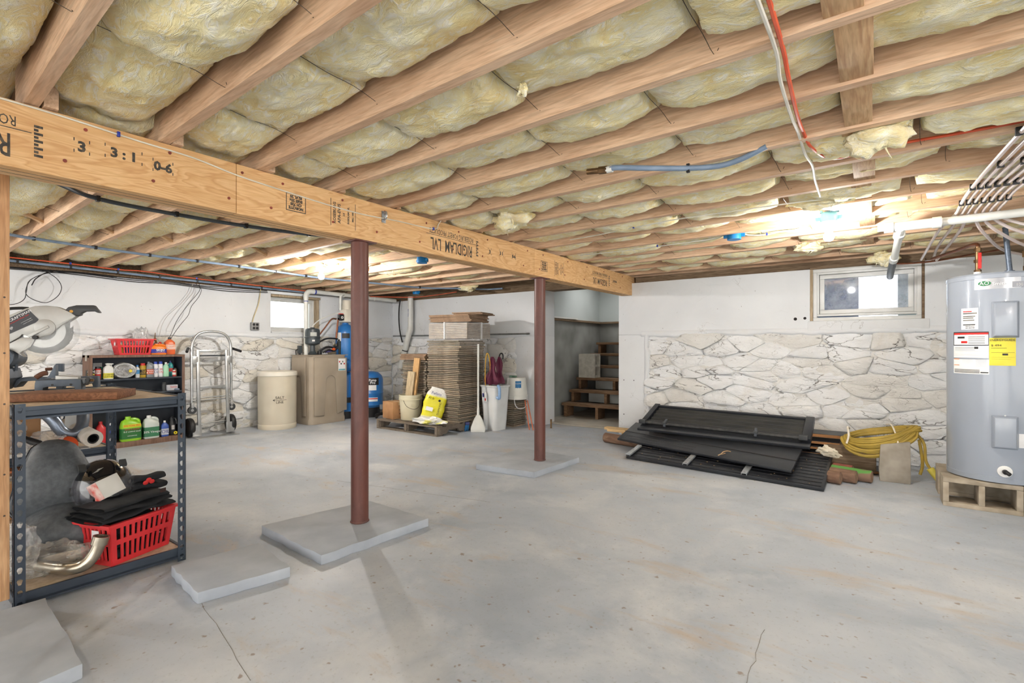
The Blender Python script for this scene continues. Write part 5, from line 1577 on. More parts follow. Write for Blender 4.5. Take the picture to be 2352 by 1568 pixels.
for k in range(2):
    bottle('spray_can', ['left', 'right'][k] + ' one of the twin white cans with blue caps on the upper shelf', 'can', 352.5 + 12 * k, 364 + 12 * k, .175, z1, (232, 232, 234), (40, 70, 170), (236, 236, 238), 'can', [['GP', 'US'], ['SR', 'USJ']][k], [M_blu, M_red][k], group='twin white cans with blue caps', lab_v=(.1, .7))
bottle('lotion_bottle', 'pale green bottle with white cap on the upper shelf', 'bottle', 376, 391, .165, z1, (170, 220, 186), (236, 236, 232), None, 'round', None, d=.05)
b_ = bpy.data.objects[-1] if False else None
bottle('cleaner_bottle', 'dark bottle with pale cap behind the pale green one', 'bottle', 388, 398, .15, z1, (44, 60, 84), (220, 220, 216), None, 'flat', None, x=-6.70)
bottle('soap_bottle', 'teal soap bottle with dark blue cap near the right end of the upper shelf', 'bottle', 392, 407, .18, z1, (60, 160, 160), (36, 50, 110), (206, 70, 60), 'round', None, x=-6.70, d=.06, lab_v=(.3, .52))
bottle('paint_jar', 'small red and white jar at the right end of the upper shelf', 'jar', 397, 406, .075, z1, (190, 60, 54), (226, 226, 222), (226, 222, 214), 'can', None, x=-6.61, lab_v=(.25, .6))
bottle('paint_jar', 'small amber jar behind the red and white one on the upper shelf', 'jar', 404, 413, .095, z1, (120, 96, 70), (60, 60, 58), None, 'can', None, x=-6.66)
# second and third shelf
z2 = SH[1] + .0005
t = thing('accessory_box', 'grey box with red lettering on the second bookcase shelf', 'box', (-6.64, yb(397), z2))
MB().cbox((0, 0, .032), (.07, .11, .064)).build('carton', pm('grey_carton', (186, 186, 190), (170, 170, 176), 8, .5), t, bevel=.002)
lettering('Swisk', .03, M_red, t, (.0358, .012, .04), (0, 1, 0), (0, 0, 1))
tag(MB().sph((-6.66, yb(381), z2 + .085), .02, 14, 8, (1, 1.2, .9)).cyl((-6.66, yb(381), z2), (-6.66, yb(381), z2 + .075), .026, None, 14).build('tape_reel', M_dkplas), 'black jar with pale lid beside the grey lettered box', 'jar')
tag(MB().cbox((-6.62, yb(408), z2 + .01), (.06, .05, .02)).build('blue_rag', pm('blue_grey_rag', (120, 130, 150), (104, 114, 136), 20, .9), bevel=.008), 'blue grey rag at the right end of the second bookcase shelf', 'rag')
z3 = SH[2] + .0005
tag(MB().cbox((-6.62, yb(398), z3 + .012), (.05, .07, .024)).build('orange_tube', pm('orange_green_tube', (232, 110, 50), (130, 180, 60), 14, .4), bevel=.008), 'orange and green tube on the third bookcase shelf', 'tube')
tag(MB().cbox((-6.62, yb(380), z3 + .01), (.05, .06, .02)).build('white_tube', M_wht, bevel=.008), 'white tube beside the orange one on the third bookcase shelf', 'tube')
tag(MB().cyl((-6.60, yb(215), z3 + .012), (-6.60, yb(250), z3 + .012), .01, None, 10).build('yellow_stick', MATS['yellow_sticker']), 'yellow stick lying on the third bookcase shelf', 'stick')
# bottom shelf
z4 = SH[3] + .0005
bottle('oil_bottle', 'plain red bottle on the bottom bookcase shelf', 'bottle', 223, 246, .235, z4, (214, 54, 56), (206, 48, 50), None, 'flat', None, x=-6.66, d=.08, capw=.5)
bottle('leather_care_bottle', 'navy leather care bottle with white cap on the bottom shelf', 'bottle', 247, 261, .215, z4, (50, 70, 140), (230, 230, 228), (206, 200, 196), 'flat', ['Hand', 'Sealer'], M_blu, x=-6.62, d=.045, lab_v=(.12, .45))
g = bottle('weed_killer_jug', 'lime green jug with orange and white lettering on the bottom shelf', 'jug', 274, 321, .265, z4, (150, 206, 50), (150, 206, 50), (40, 110, 50), 'jug', None, None, x=-6.62, d=.11, lab_v=(.10, .52))
for tx, s, zz, mt in (('25% MORE FREE', .022, .168, M_red), ('MOSS & ALGAE', .02, .128, M_red), ('E-Z control wash', .022, .105, M_wht), ('concentrate', .018, .06, M_wht)):
    lettering(tx, s, mt, g, (.058, 0, zz), (0, 1, 0), (0, 0, 1))
MB().cbox((.0565, 0, .168), (.001, .16, .03)).build('yellow_band', MATS['yellow_sticker'], g)
g = bottle('vinegar_jug', 'translucent white jug with green label on the bottom bookcase shelf', 'jug', 326, 364, .255, z4, (206, 214, 208), (232, 232, 230), (56, 120, 84), 'jug', ['30% Vinegar'], M_wht, x=-6.625, d=.10, lab_v=(.08, .5))
bottle('boiled_oil_can', 'blue flat can with white cap on the bottom bookcase shelf', 'can', 368, 387, .18, z4, (60, 90, 170), (236, 236, 236), (196, 200, 210), 'flat', ['OIL'], M_blu, x=-6.61, d=.05, lab_v=(.12, .5))
t = thing('black_sprayer', 'black garden sprayer head with label at the right end of the bottom shelf', 'sprayer', (-6.66, yb(400), z4))
MB().lathe([(.03, 0), (.036, .01), (.036, .12), (.025, .15), (.02, .17), (.024, .19), (.01, .21), (0, .21)], 18, cap1=False).build('bottle_body', M_dkplas, t)
MB().tube([(.01, .0, .2), (.05, .02, .19), (.06, .03, .13)], .008, 8, 4).build('nozzle', M_black, t)
MB().cbox((.0365, 0, .09), (.001, .03, .05)).build('paper_label', MATS['label_206_200_196'], t)
MB().pipe((.07, .01, .03), (.08, .012, .03), .018, .008, 14).build('brass_ring', MATS['yellow_sticker'], t)

# ================================================================== HAND TRUCK
M_aluf = pm('aluminium_frame', (198, 200, 200), (178, 180, 180), 10, .32, .85)
ht = thing('hand_truck', 'aluminium folding hand truck leaning on the left stone wall', 'hand truck', (-6.55, 2.80, 0))
yl, yr = -.165, .165
for y in (yl, yr):
    MB().obox((-.03, y, .56), (.026, .034, .98), (0, R(-3), 0)).build('inner_rail', M_aluf, ht, bevel=.003)
MB().obox((-.06, 0, 1.035), (.03, .33, .028), (0, 0, 0)).build('crossbar', M_aluf, ht, bevel=.003)
MB().obox((-.055, 0, .98), (.02, .30, .018), (0, 0, 0)).build('crossbar', M_dkplas, ht, bevel=.002)
MB().obox((-.035, 0, .60), (.008, .33, .03), (0, 0, 0)).build('crossbar', M_aluf, ht, bevel=.002)
for z in (.475, .445):
    MB().cyl((-.05, -.22, z), (-.05, .22, z), .008, None, 10).build('axle_rod', M_aluf, ht)
MB().cyl((-.06, -.2, .16), (-.06, .2, .16), .008, None, 10).build('wheel_axle', M_aluf, ht)
lp = [(-.06, -.225, .42), (-.062, -.225, .7), (-.064, -.225, 1.05), (-.066, -.20, 1.18), (-.067, -.14, 1.25), (-.068, -.05, 1.275), (-.068, .05, 1.275), (-.067, .14, 1.25), (-.066, .20, 1.18), (-.064, .225, 1.05), (-.062, .225, .7), (-.06, .225, .42)]
MB().tube(lp, .0155, 12, 6).build('handle_loop', M_aluf, ht)
for s in (-1, 1):
    MB().cyl((-.064, s * .225, .86), (-.066, s * .225, 1.08), .0185, None, 12).build('handle_sleeve', M_aluf, ht)
    MB().cbox((-.05, s * .195, .93), (.03, .06, .09)).build('hinge_plate', M_aluf, ht, bevel=.004)
    MB().cyl((-.1, s * .25, 1.07), (.02, s * .31, 1.03), .016, None, 12).build('grip', M_black, ht, bevel=.004)
    MB().pipe((-.075, s * .225, .33), (-.04, s * .225, .33), .045, .018, 20).build('caster_wheel', M_dkplas, ht)
    MB().cyl((-.07, s * .225, .33), (-.045, s * .225, .33), .026, None, 16).build('caster_hub', M_aluf, ht)
    MB().cbox((-.058, s * .225, .385), (.05, .03, .06)).build('caster_fork', M_aluf, ht, bevel=.003)
    tr = MB()
    prof = [(.05, -.03), (.08, -.034), (.108, -.026), (.115, -.012), (.115, .012), (.108, .026), (.08, .034), (.05, .03)]
    tr.lathe(prof, 24, M=Matrix.Translation((-.10, s * .235, .118)) @ Matrix.Rotation(R(90), 4, 'X'))
    tr.build('tyre', M_black, ht)
    MB().obox((.0, s * .19, .085), (.006, .10, .13), (0, 0, 0)).build('toe_bracket', M_aluf, ht, bevel=.006)
MB().box(-.005, -.235, .0, .145, .235, .008).build('toe_plate', M_aluf, ht, bevel=.003)

# ================================================================== WATER TREATMENT CORNER
M_beige = pm('beige_plastic', (214, 206, 186), (202, 192, 172), 3, .5)
t = thing('salt_tank', 'beige round salt bin with hand written arrow beside the taupe tank', 'salt bin', (-6.515, 3.58, 0))
MB().lathe([(.235, 0), (.238, .01), (.238, .06), (.232, .068), (.236, .08), (.240, .71), (.242, .715)], 40, cap1=False).build('drum', M_beige, t)
MB().lathe([(.244, .70), (.248, .705), (.248, .745), (.238, .757), (.20, .765), (0, .772)], 40, cap0=False, cap1=False).build('lid', pm('ivory_lid', (226, 222, 210), (216, 210, 196), 4, .45), t)
th = R(-22)
nx, ny = math.cos(th), math.sin(th)
for tx, s, zz in (('SALT', .05, .42), ('LINE', .045, .36)):
    lettering(tx, s, M_ink, t, (nx * .2415, ny * .2415, zz), (-ny, nx, 0), (0, 0, 1))
m = MB()
for k in range(10):
    a = th + (-.35 + .07 * k)
    b = a + .06
    m.add([(math.cos(q) * .2405, math.sin(q) * .2405, z) for q, z in ((a, .388), (b, .388), (b, .393), (a, .393))], [(0, 1, 2, 3)])
a = th - .36
m.add([(math.cos(a) * .2407, math.sin(a) * .2407, .39), (math.cos(a + .12) * .2407, math.sin(a + .12) * .2407, .408), (math.cos(a + .09) * .2407, math.sin(a + .09) * .2407, .39), (math.cos(a + .12) * .2407, math.sin(a + .12) * .2407, .374)], [(0, 1, 2, 3)])
m.build('drawn_arrow', M_ink, t)

M_taupe = pm('taupe_plastic', (164, 152, 136), (152, 140, 124), 3, .55)
TX, TY = -6.30, 3.925
t = thing('treatment_tank', 'taupe moulded tank with arched recesses carrying a black pump', 'tank', (TX, TY, 0))
# walls as lofted rounded rectangle with chamfered near corner
def tk(z, g):
    return [(-.45 - g, -.0, z), (-.13, -.0 - g, z), (-.05, .01 - g, z), (-.01 + g, .05, z), (0 + g, .10, z), (0 + g, .55 + g, z), (-.06, .60 + g, z), (-.45 - g, .60 + g, z)]
MB().loft([tk(0, .004), tk(.06, .004), tk(.09, -.006), tk(.93, .0), tk(.955, .008), tk(.965, .004)]).build('tank_shell', M_taupe, t, bevel=.01)
def arch(c, w, z0, z1, n=8):
    pts = [(-w * .68, z0), (-w * .5, z1 - w * .5)]
    pts += [(w * .5 * math.cos(PI - PI * k / n), z1 - w * .5 + w * .5 * math.sin(PI * k / n)) for k in range(1, n)]
    pts += [(w * .5, z1 - w * .5), (w * .68, z0)]
    return pts
# raised panels left standing around the arches (the arches read as recesses)
def panel(poly, Mx, name='moulded_rib'):
    MB().prism(poly, .012, Mx).build(name, M_taupe, t, bevel=.005)
Mx = Matrix(((0, 0, 1, .002), (1, 0, 0, 0), (0, 1, 0, 0), (0, 0, 0, 1)))
A = arch(0, .15, .12, .68)
c0 = .32
right_edge = [(.59, .10), (.59, .93), (.08, .93), (.05, .12)]
pl = [(.06, .12)] + [(c0 + x, z) for x, z in A] + [(.54, .16), (.585, .16), (.585, .93), (.06, .93)]
panel(pl, Mx)
My = Matrix(((-1, 0, 0, 0), (0, 0, -1, -.001), (0, 1, 0, 0), (0, 0, 0, 1)))
A2 = arch(0, .12, .12, .68)
pl2 = [(.10, .12)] + [(.27 + x, z) for x, z in A2] + [(.44, .12), (.44, .93), (.10, .93)]
panel(pl2, My)
st_ = MB().box(.015, .44, .74, .0165, .56, .915).build('spec_sticker', M_wht, t)
MB().box(.0166, .445, .745, .0172, .555, .765).build('teal_band', pm('teal_print', (110, 180, 190), (90, 160, 176), 9, .5), st_)
for k in range(4):
    MB().cyl((.0166, .46 + .026 * k, .87 - .03 * (k % 2)), (.0172, .46 + .026 * k, .87 - .03 * (k % 2)), .012, None, 10).build('sticker_icon', [M_red, M_blk, MATS['grey_print'], M_red][k], st_)
MB().box(-.47, -.01, .963, .01, .61, .972).build('tank_lid', M_taupe, t, bevel=.003)
# pump and fittings on top
M_pump = pm('pump_charcoal', (62, 70, 74), (52, 58, 62), 8, .4)
t = thing('pump', 'charcoal vertical pump motor standing on the taupe tank', 'pump', (-6.50, 4.09, .974))
MB().lathe([(.06, 0), (.065, .01), (.05, .03), (.036, .05), (.032, .13), (.05, .135), (.09, .15), (.10, .165), (.10, .33), (.094, .36), (.07, .375), (.03, .38), (.03, .39), (0, .39)], 28, cap1=False).build('motor_housing', M_pump, t, sharp=30)
MB().lathe([(.1025, .235), (.108, .24), (.108, .255), (.1025, .26)], 28, cap0=False, cap1=False).build('ring_flange', M_pump, t)
MB().cbox((.0, -.0, .29), (.206, .085, .055), Matrix.Rotation(R(-25), 4, 'Z')).build('rating_plate', pm('plate_grey', (176, 178, 172), (160, 162, 156), 9, .4), t)
MB().cbox((.095, -.045, .20), (.02, .03, .025), Matrix.Rotation(R(0), 4, 'Z')).build('white_tag', M_wht, t)
t = thing('valve_cluster', 'tangle of hoses, valves and fittings on top of the taupe tank', 'valves', (-6.5, 4.25, .974))
MB().tube([(.0, -.06, .05), (.03, .02, .10), (.02, .1, .11), (0, .18, .1), (-.03, .25, .12), (-.03, .30, .22)], .014, 8, 5).build('black_hose', M_black, t)
MB().tube([(.05, -.1, .17), (.04, .0, .22), (.0, .1, .235), (-.02, .2, .235), (-.03, .27, .23)], .012, 8, 5).build('black_hose', M_black, t)
MB().tube([(.08, -.05, .03), (.1, .04, .07), (.09, .13, .05), (.06, .2, .09)], .011, 8, 5).build('black_hose', M_black, t)
MB().cyl((.06, .0, .045), (.07, .16, .04), .02, None, 14).build('purple_pipe', pm('purple_pipe', (96, 88, 150), (82, 74, 130), 8, .4), t)
MB().cyl((.09, .03, .02), (.1, .15, .025), .018, None, 14).build('silver_pipe', M_chrome, t)
MB().obox((.08, .13, .075), (.03, .04, .035), (.4, .3, .2)).build('orange_cap', pm('orange_cap', (236, 100, 40), (220, 90, 34), 8, .4), t, bevel=.006)
MB().cbox((-.03, .30, .14), (.05, .045, .12)).build('solenoid', M_pump, t, bevel=.006)
MB().cyl((-.02, .30, 0), (-.02, .30, .09), .018, None, 12).build('valve_stem', M_black, t)
MB().cyl((-.02, .24, .13), (-.02, .19, .15), .022, None, 14).build('grey_coupling', M_chrome, t)
MB().cyl((.05, -.08, .0), (.05, -.08, .05), .03, None, 14).build('union_nut', M_black, t, bevel=.004)
t = thing('float_switch', 'dark switch box on a stalk at the left edge of the taupe tank', 'switch', (-6.66, 3.99, .974))
MB().cbox((0, 0, .075), (.05, .05, .11)).build('switch_body', M_pump, t, bevel=.005)
MB().cyl((0, 0, 0), (0, 0, .03), .015, None, 10).build('stalk', M_black, t)
MB().tube([(0, -.025, .08), (0, -.06, .06), (.02, -.07, .0)], .006, 6, 4).build('switch_cord', M_black, t)
# blue mineral tanks
M_bluet = pm('blue_tank', (48, 120, 190), (38, 106, 176), 4, .32)
t = thing('mineral_tank', 'tall blue mineral tank with cream control head behind the taupe tank', 'tank', (-6.575, 4.69, .0))
R0 = .145
MB().lathe([(.02, .70), (.08, .705), (.12, .73), (R0, .79), (R0, 1.30), (.13, 1.36), (.09, 1.41), (.05, 1.43), (.045, 1.45)], 32).build('upper_vessel', M_bluet, t)
MB().lathe([(R0 * .97, .10), (R0, .11), (R0, .60), (.13, .66), (.08, .695), (.03, .70)], 32, cap1=False).build('lower_vessel', M_bluet, t)
MB().lathe([(R0 * .99, 0), (R0 * 1.0, .105), (R0 * .95, .11)], 32).build('black_foot', M_black, t)
def patch(r, a0, a1, z0, z1, n=6):
    m = MB()
    m.grid(lambda u, v: (r * math.cos(a0 + (a1 - a0) * u), r * math.sin(a0 + (a1 - a0) * u), z0 + (z1 - z0) * v), n, 1)
    return m
patch(R0 + .001, R(-88), R(-60), 1.17, 1.30).build('white_label', M_wht, t)
patch(R0 + .001, R(-55), R(-10), 1.215, 1.29).build('name_label', M_blk, t)
patch(R0 + .001, R(-45), R(0), .24, .32).build('name_label', M_blk, t)
M_cream = pm('cream_valve', (226, 220, 206), (214, 206, 190), 5, .45)
MB().cbox((.05, .0, 1.555), (.16, .17, .19)).build('control_head', M_cream, t, bevel=.012)
MB().cyl((.131, -.03, 1.53), (.138, -.03, 1.53), .04, None, 20).build('control_dial', M_cream, t)
MB().cbox((.131, .04, 1.60), (.003, .05, .02)).build('display', M_blk, t)
MB().cyl((0, .03, 1.64), (0, .03, 1.80), .075, .07, 20).build('filter_housing', M_cream, t, bevel=.01)
MB().cyl((.05, -.16, 1.50), (.05, -.08, 1.50), .02, None, 12).build('bypass_pipe', M_black, t)
MB().cbox((.06, -.12, 1.53), (.06, .08, .09)).build('bypass_valve', M_black, t, bevel=.006)
lettering('O', .05, M_wht, t, (.0915, -.12, 1.525), (0, 1, 0), (0, 0, 1), bold=.003)
MB().cbox((.06, -.12, 1.58), (.04, .06, .012)).build('red_handle', M_red, t)
MB().tube([(.02, -.10, 1.64), (.02, -.10, 1.80), (.02, -.09, 1.86), (.02, -.05, 1.885)], .018, 10, 4).build('white_riser', M_pvc, t)
MB().tube([(.03, -.18, 1.50), (.02, -.25, 1.5), (.0, -.35, 1.37), (-.01, -.55, 1.13)], .011, 8, 3).build('copper_run', M_copper, t)
MB().cyl((.06, -.17, 1.49), (.04, -.19, 1.20), .014, None, 10).build('copper_run', M_copper, t)
MB().tube([(.08, -.05, 1.60), (.05, -.2, 1.585), (.0, -.4, 1.50), (-.01, -.5, 1.43), (.0, -.57, 1.36)], .008, 8, 5).build('white_tubing', M_pvc, t)
t = thing('pressure_tank', 'short blue pressure tank with black label beside the nearer column', 'tank', (-6.36, 5.0, 0))
Rp = .185
MB().lathe([(.06, .14), (.14, .145), (Rp, .19), (Rp, .36), (Rp + .003, .365), (Rp + .003, .375), (Rp, .38), (Rp, .58), (.165, .64), (.11, .69), (.04, .705), (0, .707)], 36, cap1=False).build('vessel', M_bluet, t)
MB().lathe([(.13, 0), (.15, .15), (.14, .16)], 24).build('stand', M_black, t)
patch(Rp + .001, R(-62), R(0), .50, .61, 10).build('black_label', M_blk, t)
for tx, s, zz in (('Pump', .05, .575), ('Pro', .055, .535)):
    a = R(-30)
    lettering(tx, s, M_wht, t, (math.cos(a) * (Rp + .003), math.sin(a) * (Rp + .003), zz), (-math.sin(a), math.cos(a), 0), (0, 0, 1), bold=.001)
patch(Rp + .001, R(-50), R(-12), .42, .50, 8).build('white_label', M_wht, t)
patch(Rp + .001, R(-60), R(-5), .25, .31, 8).build('white_label', M_wht, t)
patch(Rp + .002, R(-60), R(-5), .285, .30, 8).build('red_band', M_red, t)
t = thing('pipe_manifold', 'pressure switch and black fittings at the foot of the short blue tank', 'manifold', (-6.12, 5.06, 0))
MB().cyl((0, -.12, .06), (0, .1, .06), .022, None, 12).build('manifold_pipe', M_black, t)
MB().cyl((0, -.02, .06), (0, -.02, .12), .016, None, 10).build('riser', M_brass, t)
MB().cbox((0, -.02, .165), (.06, .08, .07)).build('switch_box', pm('switch_grey', (140, 144, 148), (124, 128, 132), 8, .4), t, bevel=.004)
MB().cyl((.03, .07, .06), (.03, .07, .14), .015, None, 10).build('valve', M_chrome, t)
MB().cyl((0, .1, .04), (.04, .1, .04), .03, None, 12).build('drain_cock', M_black, t)
MB().tube([(0, -.12, .06), (.02, -.17, .05), (.05, -.18, .02)], .02, 8, 3).build('hose_end', M_black, t)
# ================================================================== PALLET AND STACKS (back wall)
M_pal = wood('weathered_pallet_wood', (142, 130, 116), (112, 100, 88), 0, 5, .85)
pal = thing('pallet', 'weathered wooden pallet carrying bags, bucket and tile stacks', 'pallet', (-4.84, 4.87, 0))
PX0, PX1, PY0, PY1 = -.56, .56, -.53, .53
for k in range(7):
    y = PY0 + .05 + k * .16
    MB().box(PX0, y - .05, .104, PX1, y + .05, .12).build('deck_board', M_pal, pal, bevel=.002)
for k in range(3):
    y = PY0 + .05 + k * .48
    MB().box(PX0, y - .05, .0, PX1, y + .05, .016).build('bottom_board', M_pal, pal, bevel=.002)
for x in (PX0 + .02, 0.0, PX1 - .02):
    m = MB()
    pts = [(PY0, .016), (PY0 + .17, .016), (PY0 + .21, .055), (PY0 + .38, .055), (PY0 + .42, .016), (.11, .016), (.15, .055), (.32, .055), (.36, .016), (PY1, .016), (PY1, .104), (PY0, .104)]
    m.prism(pts, .04, Matrix(((0, 0, 1, x - .02), (1, 0, 0, 0), (0, 1, 0, 0), (0, 0, 0, 1))))
    m.build('stringer', M_pal, pal, bevel=.002)
    MB().cbox((x, PY0 + .05, .06), (.07, .06, .084)).build('corner_block', M_pal, pal, bevel=.003)
def tile_mat(name, c1, c2):
    t = NT(name)
    a = t.noise(t.mapping((1, 1, 6)), 22, 6, .7)
    b = t.noise(t.mapping(), 2.5, 3)
    c = t.ramp(a, [(.3, tuple(int(x * .62) for x in c2)), (.5, c2), (.68, c1)])
    c = t.mix(t.ramp(b, [(.4, (0, 0, 0, 1)), (.7, (.4, .4, .4, 1))]), c, c1)
    t.col(c)
    t.bump(a, .6, .01)
    return t.set(.95, 0, .15)
M_tiles = [tile_mat('grey_brown_sheet', (166, 154, 136), (134, 122, 106)), tile_mat('grey_sheet', (152, 144, 130), (120, 112, 98)), tile_mat('pale_brown_sheet', (180, 166, 146), (146, 132, 114))]
def sheet_mesh(w, d, th, seed):
    rg = random.Random(seed)
    m = MB()
    N = 6
    lo, hi = [], []
    per = [(-w / 2 + w * k / N, -d / 2) for k in range(N)] + [(w / 2, -d / 2 + d * k / N) for k in range(N)] + [(w / 2 - w * k / N, d / 2) for k in range(N)] + [(-w / 2, d / 2 - d * k / N) for k in range(N)]
    wv = 1.0 + seed // 10
    for x, y in per:
        j = rg.uniform(-.005, .005)
        dz = .0025 * math.sin(x * 9 + wv) + .0018 * math.sin(y * 8 + wv)
        lo.append((x * (1 + j), y * (1 + j), dz * .7))
        hi.append((x * (1 + j * .5), y * (1 + j * .5), th + dz * .7))
    m.loft([lo, hi])
    return m.mesh('fibre_sheet', M_tiles[seed % 3], sharp=30)
ORD = 'topmost second third fourth fifth sixth seventh eighth ninth tenth eleventh twelfth thirteenth fourteenth fifteenth sixteenth seventeenth eighteenth nineteenth twentieth'.split()
def nth(k):      # k = 0 for the top one
    tens = ['twenty', 'thirty', 'forty']
    if k < 20: return ORD[k]
    w = tens[k // 10 - 2]
    if (k + 1) % 10 == 0: return ['thirtieth', 'fortieth', 'fiftieth'][(k + 1) // 10 - 3]
    w = tens[(k + 1) // 10 - 2]
    return w + '-' + ['first', 'second', 'third', 'fourth', 'fifth', 'sixth', 'seventh', 'eighth', 'ninth'][(k + 1) % 10 - 1]
def sheet_stack(x, y, z0, z1, w, d, n, label, group, seed, lean=0):
    rg = random.Random(seed)
    th = (z1 - z0) / n
    meshes = [sheet_mesh(w, d, th * .74, seed + k) for k in range(6)]
    for k in range(n):
        o = bpy.data.objects.new('fibre_sheet', meshes[rg.randrange(6)])
        j = .012 if rg.random() < .85 else .025
        o.location = (x + rg.uniform(-j, j) + lean * k, y + rg.uniform(-j, j), z0 + th * k + .001)
        o.rotation_euler = (0, 0, rg.uniform(-.03, .03))
        COL.objects.link(o)
        tag(o, nth(n - 1 - k) + ' ' + label, 'sheet', group)
sheet_stack(-4.57, 5.0, .12, 1.175, .56, .50, 44, 'fibre sheet from the top of the tall grey brown stack', 'fibre sheets in the tall stack', 2)
sheet_stack(-5.13, 4.97, .12, .90, .46, .42, 33, 'fibre sheet from the top of the shorter grey brown stack', 'fibre sheets in the shorter stack', 12)
sheet_stack(-4.15, 5.62, .0, .37, .40, .30, 14, 'fibre sheet from the top of the low stack behind the white bin', 'fibre sheets in the low stack', 22)
# flat cartons and the wrapped bundle on top
M_flat = tile_mat('flattened_carton', (172, 146, 122), (146, 120, 98))
def flats(loc, rz, w, d, n, th, label, group, seed, rx=0):
    rg = random.Random(seed)
    m0 = MB().box(-w / 2, -d / 2, 0, w / 2, d / 2, th * .9).mesh('flattened_carton', M_flat)
    for k in range(n):
        o = bpy.data.objects.new('flattened_carton', m0)
        o.location = (loc[0] + rg.uniform(-.012, .012), loc[1] + rg.uniform(-.012, .012), loc[2] + th * k)
        o.rotation_euler = (rx, 0, rz + rg.uniform(-.04, .04))
        COL.objects.link(o)
        tag(o, nth(n - 1 - k) + ' ' + label, 'carton', group)
t = thing('wrapped_bundle', 'bundle of flat cartons shrink wrapped in clear film on the tall stack', 'bundle', (-4.52, 5.02, 1.19), R(6))
for k in range(9):
    MB().box(-.31, -.27, .005 + k * .0225, .31, .27, .005 + k * .0225 + .019).build('carton_layer', pm('wrapped_carton', (178, 166, 152), (156, 144, 130), 14, .7), t)
MB().loft([ring(.645, .565, .0, 32, 12), ring(.65, .57, .006, 32, 12), ring(.65, .57, .212, 32, 12), ring(.64, .56, .217, 32, 12)]).build('clear_film', bag_mat('shrink_film', (.86, .86, .86, 1), .2), t)
MB().box(-.05, -.2885, .0, -.035, .2885, .2195).build('white_strap', M_wht, t)
MB().box(-.327, .04, .0, .327, .055, .2195).build('white_strap', M_wht, t)
flats((-4.54, 5.03, 1.412), R(10), .62, .50, 6, .016, 'flattened brown carton of the pile on the wrapped bundle', 'flat cartons on the wrapped bundle', 5)
flats((-4.36, 5.12, 1.509), R(14), .42, .40, 2, .016, 'small flattened carton lying across the pile on the wrapped bundle', 'topmost flat cartons', 6)
flats((-5.15, 4.95, .905), R(5), .46, .42, 6, .014, 'flattened brown carton of the pile on the shorter stack', 'flat cartons on the shorter stack', 7)
# carton, bucket, lumber, bags
c = carton('small brown cardboard box with black print on the left pallet corner', (-5.30, 4.56, .121), R(-8), .25, .21, .225)
for k in range(5):
    MB().cbox((.1265, .03, .17 - .026 * k), (.001, .07 - .02 * (k % 2), .01)).build('print_line', M_blk, c)
def pail(name, label, loc, r0, r1, h, mat, handle=True, inverted=False):
    t = thing(name, label, 'bucket', loc)
    pr = [(r0, 0), (r0 + .002, .006), (r1, h * .80), (r1 + .008, h * .80), (r1 + .008, h * .83), (r1 + .002, h * .835), (r1 + .006, h * .9), (r1 + .002, h * .905), (r1 + .006, h * .97), (r1 + .006, h), (r1 - .003, h), (r1 - .006, h * .9), (r0 - .004, .012)]
    M0 = Matrix.Translation((0, 0, h)) @ Matrix.Rotation(PI, 4, 'X') if inverted else None
    MB().lathe(pr, 32, M=M0, cap0=True, cap1=True).build('pail_body', mat, t, sharp=28)
    return t
M_pail = pm('cream_pail', (218, 212, 186), (206, 198, 170), 4, .45)
t = pail('bucket', 'cream plastic bucket holding short lumber on the pallet', (-5.02, 4.60, .121), .128, .15, .33, M_pail)
MB().tube([(.02, -.152, .27), (.10, -.16, .19), (.15, -.08, .15), (.155, .0, .18), (.152, .02, .27)], .003, 6, 5).build('wire_handle', M_wire, t)
MB().cbox((.142, -.02, .20), (.006, .06, .03), Matrix.Rotation(R(-20), 4, 'Z')).build('embossed_mark', M_pail, t)
M_lum = wood('fresh_lumber', (214, 176, 124), (190, 148, 98), 2, 5, .75, 1.2)
tag(MB().obox((-4.98, 4.63, .58), (.085, .035, .72), (R(-4), R(5), R(15))).build('lumber_offcut', M_lum, bevel=.002), 'longest pale lumber offcut standing in the cream bucket', 'lumber', 'lumber offcuts in the bucket')
tag(MB().obox((-5.01, 4.57, .50), (.10, .03, .52), (R(-3), R(6), R(20))).build('lumber_offcut', wood('grooved_lumber', (206, 188, 156), (180, 160, 128), 2, 7, .8, .8), bevel=.002), 'weathered grooved lumber offcut leaning in the cream bucket', 'lumber', 'lumber offcuts in the bucket')
tag(MB().obox((-5.05, 4.62, .38), (.06, .03, .30), (R(2), R(12), R(15))).build('lumber_offcut', M_lum, bevel=.002), 'shortest lumber offcut peeking out of the cream bucket', 'lumber', 'lumber offcuts in the bucket')
def salt_bag_mat():
    t = NT('yellow_white_bag_film')
    sx = t.n('ShaderNodeSeparateXYZ')
    t.l(t.tc.outputs['Object'], sx.inputs[0])
    w = t.noise(t.mapping(), 6, 3)
    ad = t.n('ShaderNodeMath', operation='MULTIPLY_ADD')
    t.l(w, ad.inputs[0]); ad.inputs[1].default_value = .05; t.l(sx.outputs[2], ad.inputs[2])
    c = t.ramp(ad.outputs[0], [(.06, (226, 226, 220)), (.085, (224, 216, 40)), (.33, (224, 216, 40)), (.36, (232, 232, 228))])
    t.col(c)
    t.bump(t.noise(t.mapping(), 16, 4), .4, .02)
    return t.set(.35, 0, .5)
M_saltbag = salt_bag_mat()
